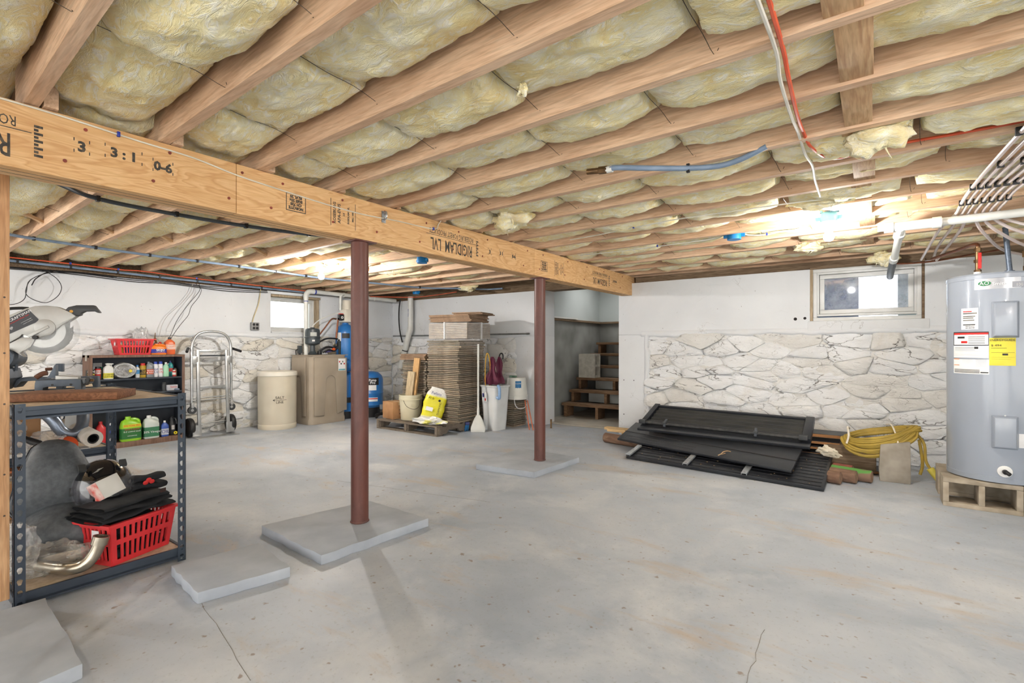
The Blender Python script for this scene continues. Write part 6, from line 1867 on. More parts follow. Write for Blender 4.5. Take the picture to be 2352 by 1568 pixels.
def pillow(w, d, h, seed, n=20, nz=18):
    """upright flexible bag: width y, depth x, height z"""
    rings = []
    for k in range(nz + 1):
        v = k / nz
        ww = w * (.92 + .12 * math.sin(v * PI)) * (1 - .25 * max(0, v - .75) / .25)
        dd = d * max(.06, math.sin(min(1, .12 + (1 - v) * 1.25) * PI / 2)) * (.8 + .2 * math.sin(v * 7 + seed))
        rr = ring(dd, ww, h * v, n, 3.2)
        rings.append([(p[0] + mnoise.noise(Vector((p[1] * 9, v * 6, seed))) * .016 + .02 * math.sin(v * 3), p[1] + mnoise.noise(Vector((p[0] * 9, v * 7, seed + 4))) * .014, p[2]) for p in rr])
    return MB().loft(rings)
t = thing('softener_bag', 'upright yellow and white salt bag slumped on the pallet', 'bag', (-4.62, 4.56, .135), rot=(R(-16), R(-14), R(-42)))
pillow(.27, .12, .44, 2).build('film', M_saltbag, t, sharp=60)
lettering('Pellets', .05, M_blu, t, (.075, -.01, .35), (0, 1, .0), (0, 0, 1))
lettering('DIAMOND', .036, M_blk, t, (.08, .07, .17), (0, .0, 1), (0, -1, 0))
lettering('40 lb', .04, M_blk, t, (.082, -.06, .28), (0, 1, 0), (0, 0, 1))
MB().cbox((.077, -.05, .14), (.002, .09, .05)).build('white_panel', M_wht, t)
MB().lathe([(0, 0), (.016, 0), (.016, .002), (0, .002)], 14, cap0=False, cap1=False, M=Matrix.Translation((.081, .05, .27)) @ Matrix.Rotation(R(90), 4, 'Y')).build('round_logo', M_blk, t)
tag(crumple('softener_bag', 'x', (-4.50, 4.44, .121), R(8), .24, .085, .075, 8, pm('white_yellow_film', (232, 232, 230), (226, 222, 120), 4, .3, lo=.55, hi=.62)), 'flattened empty white and yellow salt bag on the pallet edge', 'bag')
# dustpan and broom
t = thing('dustpan', 'white long handled upright dustpan leaning on the white bin', 'dustpan', (-4.10, 4.90, 0), R(38))
M_dp = pm('white_dustpan', (226, 226, 220), (212, 212, 204), 5, .45)
MB().loft([[(-.09, -.02, 0), (.09, -.02, 0), (.09, .06, 0), (-.09, .06, 0)], [(-.095, -.02, .04), (.095, -.02, .04), (.095, .06, .06), (-.095, .06, .06)], [(-.06, .0, .14), (.06, .0, .14), (.06, .055, .15), (-.06, .055, .15)], [(-.025, .02, .21), (.025, .02, .21), (.02, .05, .215), (-.02, .05, .215)]]).build('pan', M_dp, t, bevel=.006)
MB().cyl((0, .035, .20), (.0, .10, 1.12), .0125, None, 12).build('handle_tube', M_dp, t)
MB().cyl((0, .035, .20), (0, .042, .30), .018, .015, 12).build('handle_socket', M_dp, t)
t = thing('broom_head', 'bright blue broom bristles beside the dustpan on the floor', 'broom', (-4.27, 4.88, 0), R(-40))
m = MB()
rg = random.Random(3)
for k in range(70):
    x, y = rg.uniform(-.05, .05), rg.uniform(-.02, .02)
    m.cyl((x, y, .085), (x * 1.5 + rg.uniform(-.01, .01) - .04, y * 1.7 - .02, .002), .003, .002, 5)
o = m.build('bristles', pm('blue_bristle', (50, 140, 200), (36, 116, 180), 20, .6), t)
o['kind'] = 'stuff'
MB().cbox((0, 0, .10), (.12, .05, .035)).build('bristle_block', pm('navy_block', (46, 56, 120), (38, 46, 100), 9, .4), t, bevel=.006)
# white bin with umbrella
M_bin = pm('white_bin_plastic', (226, 228, 228), (214, 216, 216), 4, .4)
t = thing('waste_bin', 'tall white plastic bin holding folded umbrellas by the back wall', 'bin', (-4.06, 5.20, 0), R(-10))
wl = [ring(.24, .22, 0, 32, 5), ring(.245, .225, .01, 32, 5), ring(.32, .28, .56, 32, 5), ring(.345, .305, .565, 32, 5), ring(.35, .31, .58, 32, 5), ring(.33, .29, .585, 32, 5), ring(.31, .27, .56, 32, 5), ring(.235, .215, .015, 32, 5)]
MB().loft(wl, cap=True).build('bin_body', M_bin, t, sharp=40)
MB().cbox((-.02, -.137, .45), (.085, .004, .12), Matrix.Rotation(R(4), 4, 'X')).build('paper_label', M_wht, t)
MB().cbox((-.035, -.142, .47), (.03, .002, .05), Matrix.Rotation(R(4), 4, 'X')).build('label_print', M_blu, t)
MB().cbox((.0, -.141, .415), (.02, .002, .03), Matrix.Rotation(R(4), 4, 'X')).build('label_print', M_red, t)
tag(MB().tube([(-3.90, 5.06, .585), (-3.875, 5.05, .57), (-3.87, 5.05, .50), (-3.88, 5.055, .43), (-3.92, 5.06, .44)], .02, 8, 4).build('blue_brush', pm('pale_blue_brush', (150, 182, 220), (130, 164, 206), 10, .4)), 'pale blue brush hooked over the rim of the white bin', 'brush')
M_umb = pm('burgundy_nylon', (112, 42, 70), (92, 32, 56), 8, .6)
for k, (x, y, a, bfl, lab) in enumerate(((-4.10, 5.18, 4, 1.0, 'folded burgundy umbrella standing handle up in the white bin'), (-4.01, 5.22, -7, .8, 'smaller folded burgundy umbrella with hooked handle in the white bin'))):
    t = thing('umbrella', lab, 'umbrella', (x, y, .30), rot=(R(a), R(4 - 9 * k), 0), group='umbrellas in the white bin')
    MB().cyl((0, 0, 0), (0, 0, .62), .006, None, 8).build('shaft', M_aluf, t)
    rings = []
    for j in range(10):
        v = j / 9
        r = .07 * bfl * (1 - v) ** .7 * (.7 + .3 * math.sin(v * 9 + k)) + .012
        rings.append([(r * (1 + .5 * math.cos(5 * q + v * 2.5)) * math.cos(q), r * (1 + .5 * math.cos(5 * q + v * 2.5)) * math.sin(q), .30 + .36 * v) for q in [2 * PI * i / 24 for i in range(24)]])
    MB().loft(rings).build('canopy', M_umb, t, sharp=60)
    for q in range(5):
        an = q * 1.256
        MB().cyl((.03 * math.cos(an), .03 * math.sin(an), .34), (.025 * math.cos(an), .025 * math.sin(an), .02), .003, None, 6).build('rib', M_aluf, t)
    if k:
        MB().tube([(0, 0, .60), (0, 0, .66), (.02, 0, .70), (.05, 0, .70), (.065, 0, .66), (.06, 0, .62)], .009, 8, 4).build('hook_handle', M_black, t)
for pts, lab in (([(-4.12, 5.10, .35), (-4.13, 5.08, .70), (-4.10, 5.06, .95), (-4.07, 5.06, 1.00), (-4.06, 5.09, .9), (-4.08, 5.12, .7), (-4.12, 5.14, .45)], 'yellow plastic loop standing up from the white bin'),):
    tag(MB().tube(pts, .006, 7, 5).build('yellow_loop', pm('yellow_tube', (226, 176, 50), (210, 160, 40), 8, .4)), lab, 'loop')
# upside down pail on the low stack
t = pail('bucket', 'white bucket set upside down with blue label on the low stack', (-3.98, 5.58, .375), .125, .15, .29, pm('white_pail', (232, 232, 226), (220, 220, 212), 4, .4), inverted=True)
patch(.1395, R(-62), R(-28), .14, .25, 8).build('blue_label', pm('blue_label', (30, 110, 160), (24, 96, 146), 8, .5), t)
a = R(-45)
lettering('PLASTER', .02, M_wht, t, (math.cos(a) * .1435, math.sin(a) * .1435, .215), (-math.sin(a), math.cos(a), 0), (0, 0, 1))
MB().tube([(.06, -.145, .04), (.09, -.16, -.06), (.12, -.13, -.11), (.16, -.06, -.11), (.18, .0, -.05), (.158, .02, .04)], .005, 8, 5).build('handle', M_wht, t)
tag(MB().cbox((-4.02, 5.55, .68), (.10, .05, .025)).build('green_sponge', pm('green_sponge', (110, 140, 120), (90, 120, 100), 30, .9), bevel=.006), 'green scouring sponge lying on the upturned white bucket', 'sponge')
for k, (x0, x1, lab) in enumerate(((-3.80, -3.66, 'left'), (-3.76, -3.60, 'right'))):
    tag(MB().cyl((x0, 5.52, .37), (x1, 5.42, .0), .008, None, 8).build('orange_stake', pm('orange_stake', (206, 116, 80), (188, 100, 66), 9, .5)), lab + ' orange stake leaning from under the upturned bucket to the floor', 'stake', 'orange stakes under the bucket')
tag(MB().cyl((-3.50, 5.70, .0), (-3.50, 5.70, .12), .012, None, 10).build('pipe_stub', M_brass), 'short rusty pipe stub standing by the back wall near the farther column', 'pipe stub')
# ================================================================== BLACK PANELS, LOGS, CORD (far right wall)
M_blkpl = pm('black_plastic_panel', (36, 39, 45), (26, 28, 34), 7, .42)
M_blkdust = pm('dusty_black_panel', (60, 60, 58), (40, 42, 44), 3, .5, stretch=(1, 5, 5))
def slab4(c, th, n_up=Vector((0, 0, 1))):
    """slab from 4 top corners"""
    top = [Vector(p) for p in c]
    nrm = (top[1] - top[0]).cross(top[3] - top[0]).normalized()
    if nrm.z < 0: nrm = -nrm
    return MB().loft([[p - nrm * th for p in top], top])
# logs
M_log = NT('barked_log')
_a = M_log.noise(M_log.mapping((1.2, 6, 6)), 5, 5, .65)
_c = M_log.ramp(_a, [(.3, (104, 80, 66)), (.55, (134, 106, 88)), (.75, (168, 144, 120))])
M_log.col(_c); M_log.bump(_a, .5, .01)
M_logm = M_log.set(.85, 0, .2)
M_logg = pm('green_painted_log', (92, 150, 72), (128, 102, 84), 3.2, .8, 0, .2, stretch=(1, 3, 3), lo=.46, hi=.54)
M_logr = pm('red_painted_log', (150, 84, 70), (124, 66, 56), 5, .8, 0, .2, stretch=(1, 3, 3))
M_logend = pm('log_end_wood', (150, 120, 96), (126, 98, 76), 18, .85)
dl = Vector((2.27, -.48, 0)).normalized()
def log(x1, y1, L, r, z, mat, label):
    e = Vector((x1, y1, z))
    t = thing('round_log', label, 'log', e, 0, 'round logs under the black panels')
    MB().cyl(-dl * L, (0, 0, 0), r, r * .98, 18).build('log_body', mat, t, bevel=.003)
    MB().cyl((0, 0, 0), dl * .0015, r * .9, None, 18).build('cut_end', M_logend, t)
log(-.22, 4.735, .085, .05, .05, M_logm, 'front brown round log sticking out right of the black panels')
log(-.12, 4.83, .18, .052, .052, M_logm, 'middle brown round log with peeling bark right of the panels')
log(-.02, 4.93, .28, .05, .05, M_logg, 'round log with green paint behind the brown ones')
log(-.15, 5.05, .14, .05, .05, M_logr, 'round log with red paint at the back of the log row')
log(-1.98, 5.13, .52, .055, .055, M_logm, 'red brown round log sticking out left of the black panels')
# lumber stack behind
M_ply = wood('cut_ply_edge', (206, 152, 100), (176, 122, 76), 0, 6, .7, 1.2)
def black_board(x0, x1, y0, y1, z0, z1, label):
    t = thing('black_board', label, 'board', ((x0 + x1) / 2, (y0 + y1) / 2, z0), 0, 'black faced boards stacked behind the panels')
    hx, hy = (x1 - x0) / 2, (y1 - y0) / 2
    MB().box(-hx, -hy, 0, hx, hy, z1 - z0 - .003).build('board_core', M_ply, t, bevel=.001)
    MB().box(-hx, -hy, z1 - z0 - .003, hx, hy, z1 - z0).build('black_face', M_blkpl, t)
black_board(-2.0, .06, 5.28, 5.52, .005, .03, 'lowest black faced board with plywood edge behind the logs')
black_board(-2.0, -.20, 5.32, 5.56, .10, .125, 'second black faced board in the stack behind the panels')
black_board(-2.0, -.27, 5.36, 5.58, .15, .172, 'third black faced board in the stack behind the panels')
black_board(-2.0, -.26, 5.42, 5.66, .19, .215, 'fourth black faced board in the stack behind the panels')
black_board(-2.1, -.20, 5.48, 5.76, .245, .275, 'topmost black faced board leaning near the stone wall')
tag(MB().box(-1.9, 5.40, .03, -.3, 5.6, .10).build('packing_lumber', M_sill), 'dark lumber packed between the lower black boards', 'lumber')
for k, (x0, x1, y0, y1, z0) in enumerate(((-2.62, -1.6, 5.48, 5.56, .10), (-2.50, -1.5, 5.30, 5.38, .115), (-2.46, -1.6, 5.62, 5.70, .03))):
    tag(MB().box(x0, y0, z0, x1, y1, z0 + .03).build('pine_board', wood('pale_pine', (232, 200, 150), (212, 174, 122), 0, 5, .75, 1.0), bevel=.002), ['longer pale pine board poking out left of the black panels', 'shorter pale pine board poking out left of the black panels', 'reddish pine board lying at the foot of the white pillar'][k], 'board')
# lowest panel: ribbed, on the floor
t = thing('folding_cover', 'lowest black ribbed panel lying on the floor under the others', 'cover', (0, 0, 0))
c = [(-1.96, 4.58, .032), (-.31, 4.41, .032), (-.30, 5.22, .135), (-1.96, 5.35, .135)]
slab4(c, .028).build('sheet', M_blkpl, t, bevel=.004)
cv = [Vector(p) for p in c]
for k in range(11):
    s = .03 + .94 * k / 10
    a, b = cv[0].lerp(cv[3], s), cv[1].lerp(cv[2], s)
    MB().cyl(a + Vector((.02, 0, .002)), b + Vector((-.02, 0, .002)), .004, None, 6).build('rib_line', M_blkpl, t)
rg = random.Random(4)
M_chip = pm('wood_chip', (206, 172, 130), (184, 148, 104), 20, .8)
m = MB()
for k in range(46):
    s, q = rg.uniform(.03, .97), rg.uniform(.02, .5) if rg.random() < .8 else rg.uniform(.02, .95)
    p = cv[0].lerp(cv[1], s).lerp(cv[3].lerp(cv[2], s), q)
    m.obox(p + Vector((0, 0, .004)), (rg.uniform(.003, .012), rg.uniform(.003, .007), .003), (0, 0, rg.uniform(0, 3)))
o = m.build('wood_chips', M_chip, t)
o['kind'] = 'stuff'
# channels on its edge
M_alub = pm('brushed_alu', (184, 188, 192), (164, 168, 172), 14, .35, .6)
for k, s in enumerate((.02, .36, .66)):
    p = cv[0].lerp(cv[1], s)
    q = cv[3].lerp(cv[2], s)
    d_ = (q - p).normalized()
    t2 = thing('metal_channel', ['left', 'middle', 'right'][k] + ' aluminium channel strip propped on the lowest black panel', 'channel', p + Vector((0, 0, .012)), 0, 'aluminium channel strips on the panel edge')
    rt = Vector((1, -.1, 0)).normalized()
    a, b = -d_ * .035, d_ * .28
    nn = Vector((0, 0, 1))
    m = MB()
    for w0, w1, h0, h1 in ((-.022, .022, .012, .015), (-.022, -.019, 0, .012), (.019, .022, 0, .012)):
        m.loft([[a + rt * w0 + nn * h0, a + rt * w1 + nn * h0, a + rt * w1 + nn * h1, a + rt * w0 + nn * h1], [b + rt * w0 + nn * h0, b + rt * w1 + nn * h0, b + rt * w1 + nn * h1, b + rt * w0 + nn * h1]])
    m.build('channel_profile', M_alub, t2)
    for e in (.0, .11):
        pc = d_ * e + nn * .0153
        MB().cyl(pc, pc + nn * .0008, .005, None, 10).build('screw_hole', M_blk, t2)
# middle panel
t = thing('folding_cover', 'middle black panel with a dried twig, resting aslant on the lowest one', 'cover', (0, 0, 0))
c2 = [(-2.225, 4.97, .115), (-.535, 4.50, .11), (-.52, 5.08, .19), (-2.28, 5.62, .20)]
slab4(c2, .022).build('sheet', M_blkpl, t, bevel=.005)
v2 = [Vector(p) for p in c2]
a, b = v2[0].lerp(v2[3], .42), v2[1].lerp(v2[2], .42)
MB().cyl(a + Vector((.0, 0, .0)), b + Vector((0, 0, .0)), .006, None, 6).build('fold_line', M_black, t)
for s in (.12, .24):
    a, b = v2[0].lerp(v2[3], s).lerp(v2[1].lerp(v2[2], s), .04), v2[0].lerp(v2[3], s).lerp(v2[1].lerp(v2[2], s), .5)
    MB().cyl(a, b, .004, None, 6).build('rib_line', M_blkpl, t)
p = v2[0].lerp(v2[1], .66).lerp(v2[3].lerp(v2[2], .66), .06)
tag(MB().tube([p + Vector((-.02, -.02, .008)), p + Vector((0, .02, .02)), p + Vector((.0, .06, .025)), p + Vector((.03, .09, .035)), p + Vector((.06, .10, .03))], .004, 6, 4).tube([p + Vector((.0, .01, .015)), p + Vector((.03, .03, .025))], .003, 5, 2).build('dried_twig', M_chip), 'pale dried twig lying on the middle black panel', 'twig')
# top tray panel with corrugations and straps
t = thing('black_tray', 'black framed corrugated tray panel on top of the pile by the stone wall', 'tray', (0, 0, 0))
FL, FR, BR, BL = Vector((-2.07, 5.14, .205)), Vector((-.46, 5.06, .205)), Vector((-.47, 5.63, .365)), Vector((-2.06, 5.66, .385))
def tp(u, v, h=0):
    p = FL.lerp(FR, u).lerp(BL.lerp(BR, u), v)
    n = (FR - FL).cross(BL - FL).normalized()
    return p + n * h
slab4([tp(0, 0), tp(1, 0), tp(1, 1), tp(0, 1)], .015).build('back_sheet', M_blkpl, t, bevel=.003)
def bar(u0, v0, u1, v1, wu, wv, h, name, mat=M_blkpl):
    MB().loft([[tp(u0, v0), tp(u1, v0), tp(u1, v1), tp(u0, v1)], [tp(u0, v0, h), tp(u1, v0, h), tp(u1, v1, h), tp(u0, v1, h)]]).build(name, mat, t, bevel=.004)
bar(.0, .0, 1, .10, 0, 0, .012, 'front_lip', pm('satin_black', (62, 64, 68), (50, 52, 56), 5, .3))
bar(.02, .94, .98, 1, 0, 0, .04, 'back_rail')
bar(.0, .24, .035, 1.03, 0, 0, .045, 'end_rail')
bar(.955, .16, 1, 1.03, 0, 0, .045, 'end_rail')
def cor(u, v):
    return tp(.04 + .91 * u, .30 + .63 * v, .018 + .009 * math.sin(v * 7 * 2 * PI * .62))
MB().grid(cor, 6, 48).build('corrugated_sheet', M_blkdust, t, sharp=70)
MB().cyl(tp(.02, .20, .035), tp(.97, .20, .035), .016, None, 12).build('rolled_bar', pm('dusty_black_bar', (74, 74, 72), (48, 48, 50), 18, .55), t)
MB().cyl(tp(.03, .275, .03), tp(.96, .275, .03), .009, None, 8).build('inner_bar', M_blkpl, t)
for u in (.015, .965):
    MB().cbox((0, 0, 0), (.07, .06, .04), Matrix.Translation(tp(u, .2, .04))).build('corner_latch', M_dkplas, t, bevel=.006)
for u in (.17, .72):
    a = tp(u, .14, .02); b = tp(u, .22, .06); c3 = tp(u - .005, .30, .045); d3 = tp(u - .01, .38, .04)
    MB().loft([[q + Vector((-.012, 0, 0)), q + Vector((.012, 0, 0)), q + Vector((.012, 0, .004)), q + Vector((-.012, 0, .004))] for q in (a, b, c3, d3)]).build('strap', pm('grey_strap', (84, 90, 98), (70, 76, 84), 14, .6), t)
    MB().cbox((0, 0, 0), (.04, .04, .016), Matrix.Translation(tp(u, .17, .055))).build('buckle', M_dkplas, t, bevel=.003)
crumple('white_rag', 'small crumpled white rag wedged at the right end of the panels', (-.33, 5.12, .14), R(-30), .09, .035, .07, 44, pm('off_white_rag', (222, 214, 196), (204, 194, 172), 12, .9), cat='rag')
# slab and extension cord
t = thing('stone_slab', 'rough grey concrete slab standing on edge under the yellow cord', 'slab', (.13, 5.08, 0), R(3))
MB().loft([[(-.10, -.03, 0), (.10, -.03, 0), (.10, .03, 0), (-.10, .03, 0)], [(-.105, -.03, .10), (.10, -.03, .10), (.10, .03, .10), (-.105, .03, .10)], [(-.095, -.03, .30), (.097, -.03, .335), (.097, .03, .335), (-.095, .03, .30)]]).build('slab_body', pm('rough_slab', (168, 160, 148), (146, 138, 126), 9, .9, 0, .4), t, bevel=.006)
tag(MB().box(-.36, 5.22, .03, .01, 5.5, .20).build('dark_block', M_sill, bevel=.01), 'dark old timber block half hidden under the yellow cord', 'block')
M_ycord = pm('yellow_cord_rubber', (178, 150, 62), (152, 128, 52), 8, .6)
t = thing('extension_cord', 'coiled yellow extension cord draped over the concrete slab', 'extension cord', (.02, 5.2, .36))
rg = random.Random(9)
pts = []
turns = 15
for k in range(turns * 12 + 1):
    a = 2 * PI * k / 12
    i = (k // 12) % turns
    j = ((i * 7) % turns) / (turns - 1)          # each turn lies elsewhere in the bundle
    n1 = mnoise.noise(Vector((k * .11, 1.5, 0)))
    n2 = mnoise.noise(Vector((k * .13, 7.5, 2)))
    rx = .20 + .06 * j + .03 * n1
    x = rx * math.cos(a) + .02 * n2 + .02 * j
    fr_ = max(0, -math.sin(a))
    y = (.10 + .05 * (1 - j)) * math.sin(a) - .02 * j
    z = .055 * math.cos(a) + .03 * n2 - fr_ ** 1.2 * (.02 + .17 * j * (.55 + .45 * math.cos(a + 2.4))) + .03 * (1 - fr_) * (1 - abs(2 * j - 1)) - .10 * max(0, -x - .12)
    pts.append((x, y, z))
MB().tube(pts, .012, 8, 3).build('cord_coil', M_ycord, t)
MB().tube([(.25, .02, .03), (.30, .0, -.05), (.31, -.02, -.18), (.345, -.03, -.255)], .011, 8, 5).build('cord_tail', M_ycord, t)
MB().cyl((.335, -.03, -.235), (.385, -.04, -.315), .026, .022, 14).build('plug', pm('yellow_plug', (222, 206, 90), (206, 188, 74), 8, .45), t, bevel=.003)
MB().cyl((.385, -.04, -.315), (.397, -.042, -.33), .02, None, 12).build('plug_face', M_black, t)
MB().tube([(.27, .0, -.02), (.285, -.01, -.14), (.29, -.0, -.23), (.275, -.0, -.30)], .011, 8, 4).build('cord_tail', M_ycord, t)
M_rope = pm('white_rope', (232, 224, 208), (214, 204, 186), 20, .85)
MB().tube([(.06, .12, .07), (.09, .0, .085), (.115, -.09, .03), (.13, -.13, -.04), (.13, -.135, -.10), (.12, -.135, -.17)], .006, 7, 4).build('tie_string', M_rope, t)
MB().tube([(.13, -.13, -.06), (.145, -.135, -.12), (.14, -.135, -.17)], .005, 7, 4).build('tie_string', M_rope, t)
MB().tube([(-.20, .06, .02), (-.21, -.03, .04), (-.20, -.08, -.02), (-.215, -.09, -.09)], .008, 7, 4).build('tie_string', M_rope, t)

# ================================================================== WATER HEATER
HX, HY, HZ, HR = .69, 4.784, .20, .27
for k, (bx, by, lab) in enumerate(((.577, 4.628, 'left front hollow concrete block under the water heater'), (.577, 4.96, 'left rear solid concrete block under the water heater'), (.985, 4.628, 'right front hollow concrete block under the water heater'), (.985, 4.96, 'right rear solid concrete block under the water heater'))):
    cmu('concrete_block', lab, (bx, by, 0), 0, .395, .195, .195, group='concrete blocks under the water heater', solid=k % 2 == 1, mat=pm('brownish_block', (178, 166, 148), (150, 138, 120), 12, .9, 0, .4))
M_heat = pm('heater_grey_enamel', (152, 160, 172), (146, 154, 166), 2, .22, 0, coat=.3)
t = thing('water_heater', 'tall grey electric water heater on concrete blocks at the right', 'water heater', (HX, HY, HZ))
MB().lathe([(HR - .015, 0), (HR + .002, .003), (HR + .002, .035), (HR, .037), (HR, 1.345), (HR + .003, 1.347), (HR + .003, 1.372), (HR - .008, 1.385), (.1, 1.392), (0, 1.393)], 64, cap1=False).build('jacket', M_heat, t)
def hit(px, py):
    """angle and height on the jacket under a measured point of the photograph"""
    u = (px - 1176) / 1146.0
    dx, dy = .8088 * u - .5881, .5884 * u + .8086
    A_ = dx * dx + dy * dy
    B_ = -2 * (dx * HX + dy * HY)
    C_ = HX * HX + HY * HY - HR * HR
    s = (-B_ - math.sqrt(max(0, B_ * B_ - 4 * A_ * C_))) / (2 * A_)
    X, Y = dx * s, dy * s
    return math.atan2(Y - HY, X - HX), 1.1 - (py - 794) / 1146.0 * s - HZ
def hpatch(p0, p1, name, mat, off=.0012, par=t, n=10):
    (a0, z1_), (a1, z0_) = hit(*p0), hit(*p1)
    zz = sorted((z0_, z1_))
    return patch(HR + off, a0, a1, zz[0], zz[1], n).build(name, mat, par)
def htext(tx, s, px, py, mat, off=.003, wide=1, **k):
    a, z = hit(px, py)
    lettering(tx, s, mat, t, (math.cos(a) * (HR + off), math.sin(a) * (HR + off), z), (-math.sin(a), math.cos(a), 0), (0, 0, 1), wide=wide, **k)
M_silv = pm('silver_badge', (196, 198, 202), (150, 152, 158), 3, .3, .5, stretch=(4, 4, 1))
hpatch((2238, 642), (2345, 660), 'name_badge', M_silv)
hpatch((2325, 646), (2365, 658), 'series_badge', pm('dark_silver_badge', (140, 142, 148), (120, 122, 128), 3, .3, .5), .002)
a, z = hit(2261, 651)
gl = MB().lathe([(0, 0), (.022, 0), (.022, .0008), (0, .0008)], 24, cap0=False, cap1=False)
gl.v = [Vector((p.x * 1.5, p.y * .75, p.z)) for p in gl.v]
_r = Vector((-math.sin(a), math.cos(a), 0)); _n = Vector((math.cos(a), math.sin(a), 0))
_M = Matrix((_r, (0, 0, 1), _n)).transposed().to_4x4(); _M.translation = _n * (HR + .002) + Vector((0, 0, z))
gl.v = [_M @ p for p in gl.v]
gl.build('green_oval', pm('green_badge', (20, 120, 66), (16, 104, 56), 6, .3), t)
htext('AO', .034, 2261, 651, M_wht, .0045)
htext('Smith.', .03, 2297, 651, M_wht, .003, wide=1.05)
htext('100', .024, 2341, 653, M_wht, .0035)
hpatch((2208, 709), (2247, 756), 'white_sticker', M_wht)
for k, (w_, py, mt) in enumerate(((10, 715, M_red), (16, 719, MATS['grey_print']), (14, 726, MATS['grey_print']), (12, 730, MATS['grey_print']), (13, 735, MATS['grey_print']), (14, 745, M_blk))):
    hpatch((2212, py), (2212 + w_ * 2, py + 1.2), 'print_line', mt, .0018)
htext('860-444-0717', .0095, 2228, 749, M_blk, .002)
htext('860-388-5100', .0095, 2228, 753, M_blk, .002)
hpatch((2190.5, 763), (2271, 793), 'warning_label_border', M_blk)
hpatch((2192, 765), (2270, 768), 'red_header', M_red, .0018)
hpatch((2192, 769), (2270, 791.5), 'warning_label', M_wht, .0018)
hpatch((2191, 794), (2271, 822), 'white_label', M_wht)
hpatch((2191, 824), (2272, 860), 'white_label', M_wht)
hpatch((2191, 815.5), (2271, 817), 'black_band', M_blk, .0018)
hpatch((2192, 823), (2204, 825), 'orange_tab', pm('orange_print', (226, 136, 60), (210, 120, 50), 9, .5), .002)
hpatch((2192, 836.5), (2204, 838.5), 'orange_tab', MATS['orange_print'], .002)
for px0, px1, ys in ((2224, 2262, (773, 777, 781, 785, 788)), (2194, 2240, (797, 800, 803)), (2193, 2268, (806, 808, 811, 813)), (2210, 2236, (826, 829, 832, 835, 838, 841)), (2241, 2266, (826, 829, 832, 835, 838, 841)), (2193, 2250, (848, 851, 854))):
    for y in ys:
        hpatch((px0, y), (px1, y + .9), 'print_line', MATS['grey_print'], .0022)
hpatch((2200, 773), (2216, 777), 'picture_mark', M_blk, .0022)
hpatch((2208, 783), (2222, 788), 'picture_mark', M_red, .0022)
hpatch((2238, 796), (2247, 801), 'picture_mark', M_blk, .0022)
hpatch((2252, 854), (2270, 857), 'black_tab', M_blk, .0022)
M_yg = pm('energy_yellow', (232, 216, 70), (224, 208, 60), 8, .5)
hpatch((2272, 776), (2333, 840), 'energy_label', M_yg)
htext('ENERGYGUIDE', .0185, 2302, 781, M_blk, .003, wide=.98)
htext('$ 494', .018, 2288, 793, M_blk, .003, wide=1.2)
for px0, px1, y in ((2276, 2312, 799), (2276, 2330, 809), (2276, 2330, 820), (2276, 2322, 824)):
    hpatch((px0, y), (px1, y + .8), 'print_line', M_blk, .002)
hpatch((2302, 811.5), (2315, 816), 'black_tab', M_blk, .002)
def cover(p0, p1, name):
    (a0, z1_), (a1, z0_) = hit(*p0), hit(*p1)
    ac = (a0 + a1) / 2
    w = 2 * HR * math.sin(abs(a1 - a0) / 2)
    h = abs(z1_ - z0_)
    zc = (z0_ + z1_) / 2
    M_ = Matrix.Translation((0, 0, zc)) @ Matrix.Rotation(ac, 4, 'Z')
    m = MB()
    d0, d1 = HR - .035, HR + .028
    r0 = [(d0, -w / 2, -h / 2), (d0, w / 2, -h / 2), (d0, w / 2, h / 2), (d0, -w / 2, h / 2)]
    r1 = [(HR + .006, -w / 2, -h / 2), (HR + .006, w / 2, -h / 2), (HR + .006, w / 2, h / 2), (HR + .006, -w / 2, h / 2)]
    r2 = [(d1, -w / 2 + .012, -h / 2 + .012), (d1, w / 2 - .012, -h / 2 + .012), (d1, w / 2 - .012, h / 2 - .012), (d1, -w / 2 + .012, h / 2 - .012)]
    m.loft([r0, r1, r2])
    m.v = [M_ @ p for p in m.v]
    o = m.build(name, M_heat, t, bevel=.004)
    s_ = MB().cyl((HR + .01, 0, h / 2 + .004), (HR + .018, 0, h / 2 + .004), .005, None, 8)
    s_.v = [M_ @ p for p in s_.v]
    s_.build('cover_screw', M_aluf, t)
cover((2277, 693), (2340, 775), 'element_cover')
cover((2277, 953), (2338, 1033), 'element_cover')
a, z = hit(2308, 1083)
m = MB().lathe([(0, 0), (.038, .0), (.036, .004), (0, .005)], 24, cap0=False, cap1=False)
_r = Vector((-math.sin(a), math.cos(a), 0)); _n = Vector((math.cos(a), math.sin(a), 0))
_M = Matrix((_r, (0, 0, 1), _n)).transposed().to_4x4(); _M.translation = _n * HR + Vector((0, 0, z))
m.v = [_M @ p for p in m.v]
m.build('drain_plate', M_porc, t)
m = MB().cyl((0, 0, 0), (0, 0, .03), .015, None, 14).cyl((.002, .002, .03), (.018, -.01, .045), .012, None, 12)
m.v = [_M @ p for p in m.v]
m.build('drain_valve', M_black, t)
hpatch((2340, 996), (2380, 1030), 'white_label', M_wht)
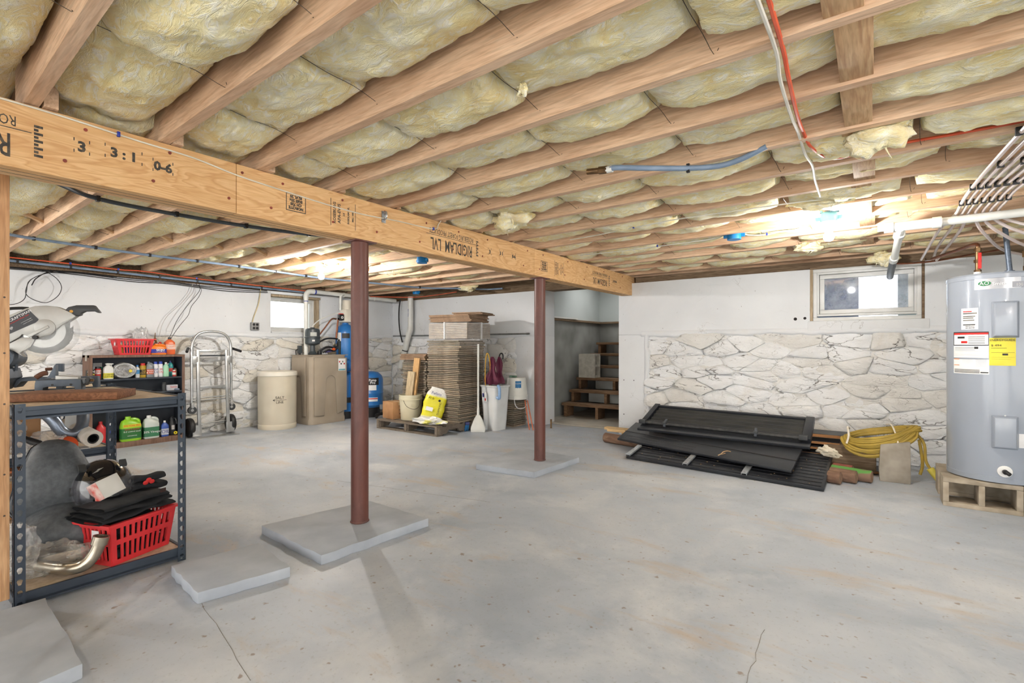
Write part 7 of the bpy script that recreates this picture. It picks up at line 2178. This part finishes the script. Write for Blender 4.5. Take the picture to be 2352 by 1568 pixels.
# plumbing on top
def top_pt(px, py, zz):
    f = 1146.0 * (1.1 - zz) / (py - 794)
    r_ = (px - 1176) / 1146.0 * f
    return Vector((.8088 * r_ - .5881 * f - HX, .5884 * r_ + .8086 * f - HY, zz - HZ))
p = Vector((-.115, -.10, 1.385))
MB().cyl(p, p + Vector((0, 0, .025)), .022, None, 14).build('white_nipple', M_porc, t)
MB().cyl(p + Vector((0, 0, .02)), p + Vector((0, 0, .20)), .014, None, 12).build('hot_pipe', M_brass, t)
MB().cyl(p + Vector((0, 0, .02)), p + Vector((0, 0, .04)), .02, None, 6).cyl(p + Vector((0, 0, .09)), p + Vector((0, 0, .11)), .021, None, 6).cyl(p + Vector((0, 0, .165)), p + Vector((0, 0, .19)), .021, None, 6).build('brass_nuts', M_brass, t)['kind'] = 'stuff'
MB().cbox((p.x + .008, p.y - .022, p.z + .10), (.018, .006, .11)).build('red_lever', M_red, t, bevel=.002)
MB().tube([p + Vector((0, 0, .18)), p + Vector((0, .01, .215)), p + Vector((-.02, .06, .225)), p + Vector((-.06, .2, .225)), p + Vector((-.2, .6, .22))], .012, 10, 4).build('copper_run', M_copper, t)
q = Vector((.05, -.06, 1.39))
MB().cyl(q, q + Vector((0, 0, .02)), .026, None, 14).cyl(q + Vector((0, 0, .02)), q + Vector((-.02, .02, .32)), .015, None, 14).build('flexible_conduit', pm('grey_conduit', (112, 124, 140), (88, 100, 116), 40, .4, .3, stretch=(1, 1, 8)), t)
MB().box(-.06, -.06, 1.388, .06, -.01, 1.398).build('wiring_cover', M_heat, t, bevel=.003)
q = Vector((.14, -.02, 1.39))
MB().cyl(q, q + Vector((0, 0, .05)), .02, None, 12).cyl(q + Vector((0, 0, .05)), q + Vector((0, 0, .18)), .016, None, 12).cyl(q + Vector((0, 0, .11)), q + Vector((0, 0, .15)), .024, None, 6).build('cold_pipe', M_brass, t)
MB().cbox((q.x + .01, q.y - .03, q.z + .19), (.02, .008, .10)).build('green_lever', pm('green_lever', (30, 110, 80), (24, 94, 66), 8, .4), t, bevel=.002)
MB().tube([q + Vector((0, 0, .17)), q + Vector((.02, .02, .2)), q + Vector((.12, .05, .22)), q + Vector((.5, .1, .22))], .014, 10, 4).build('copper_run', M_copper, t)
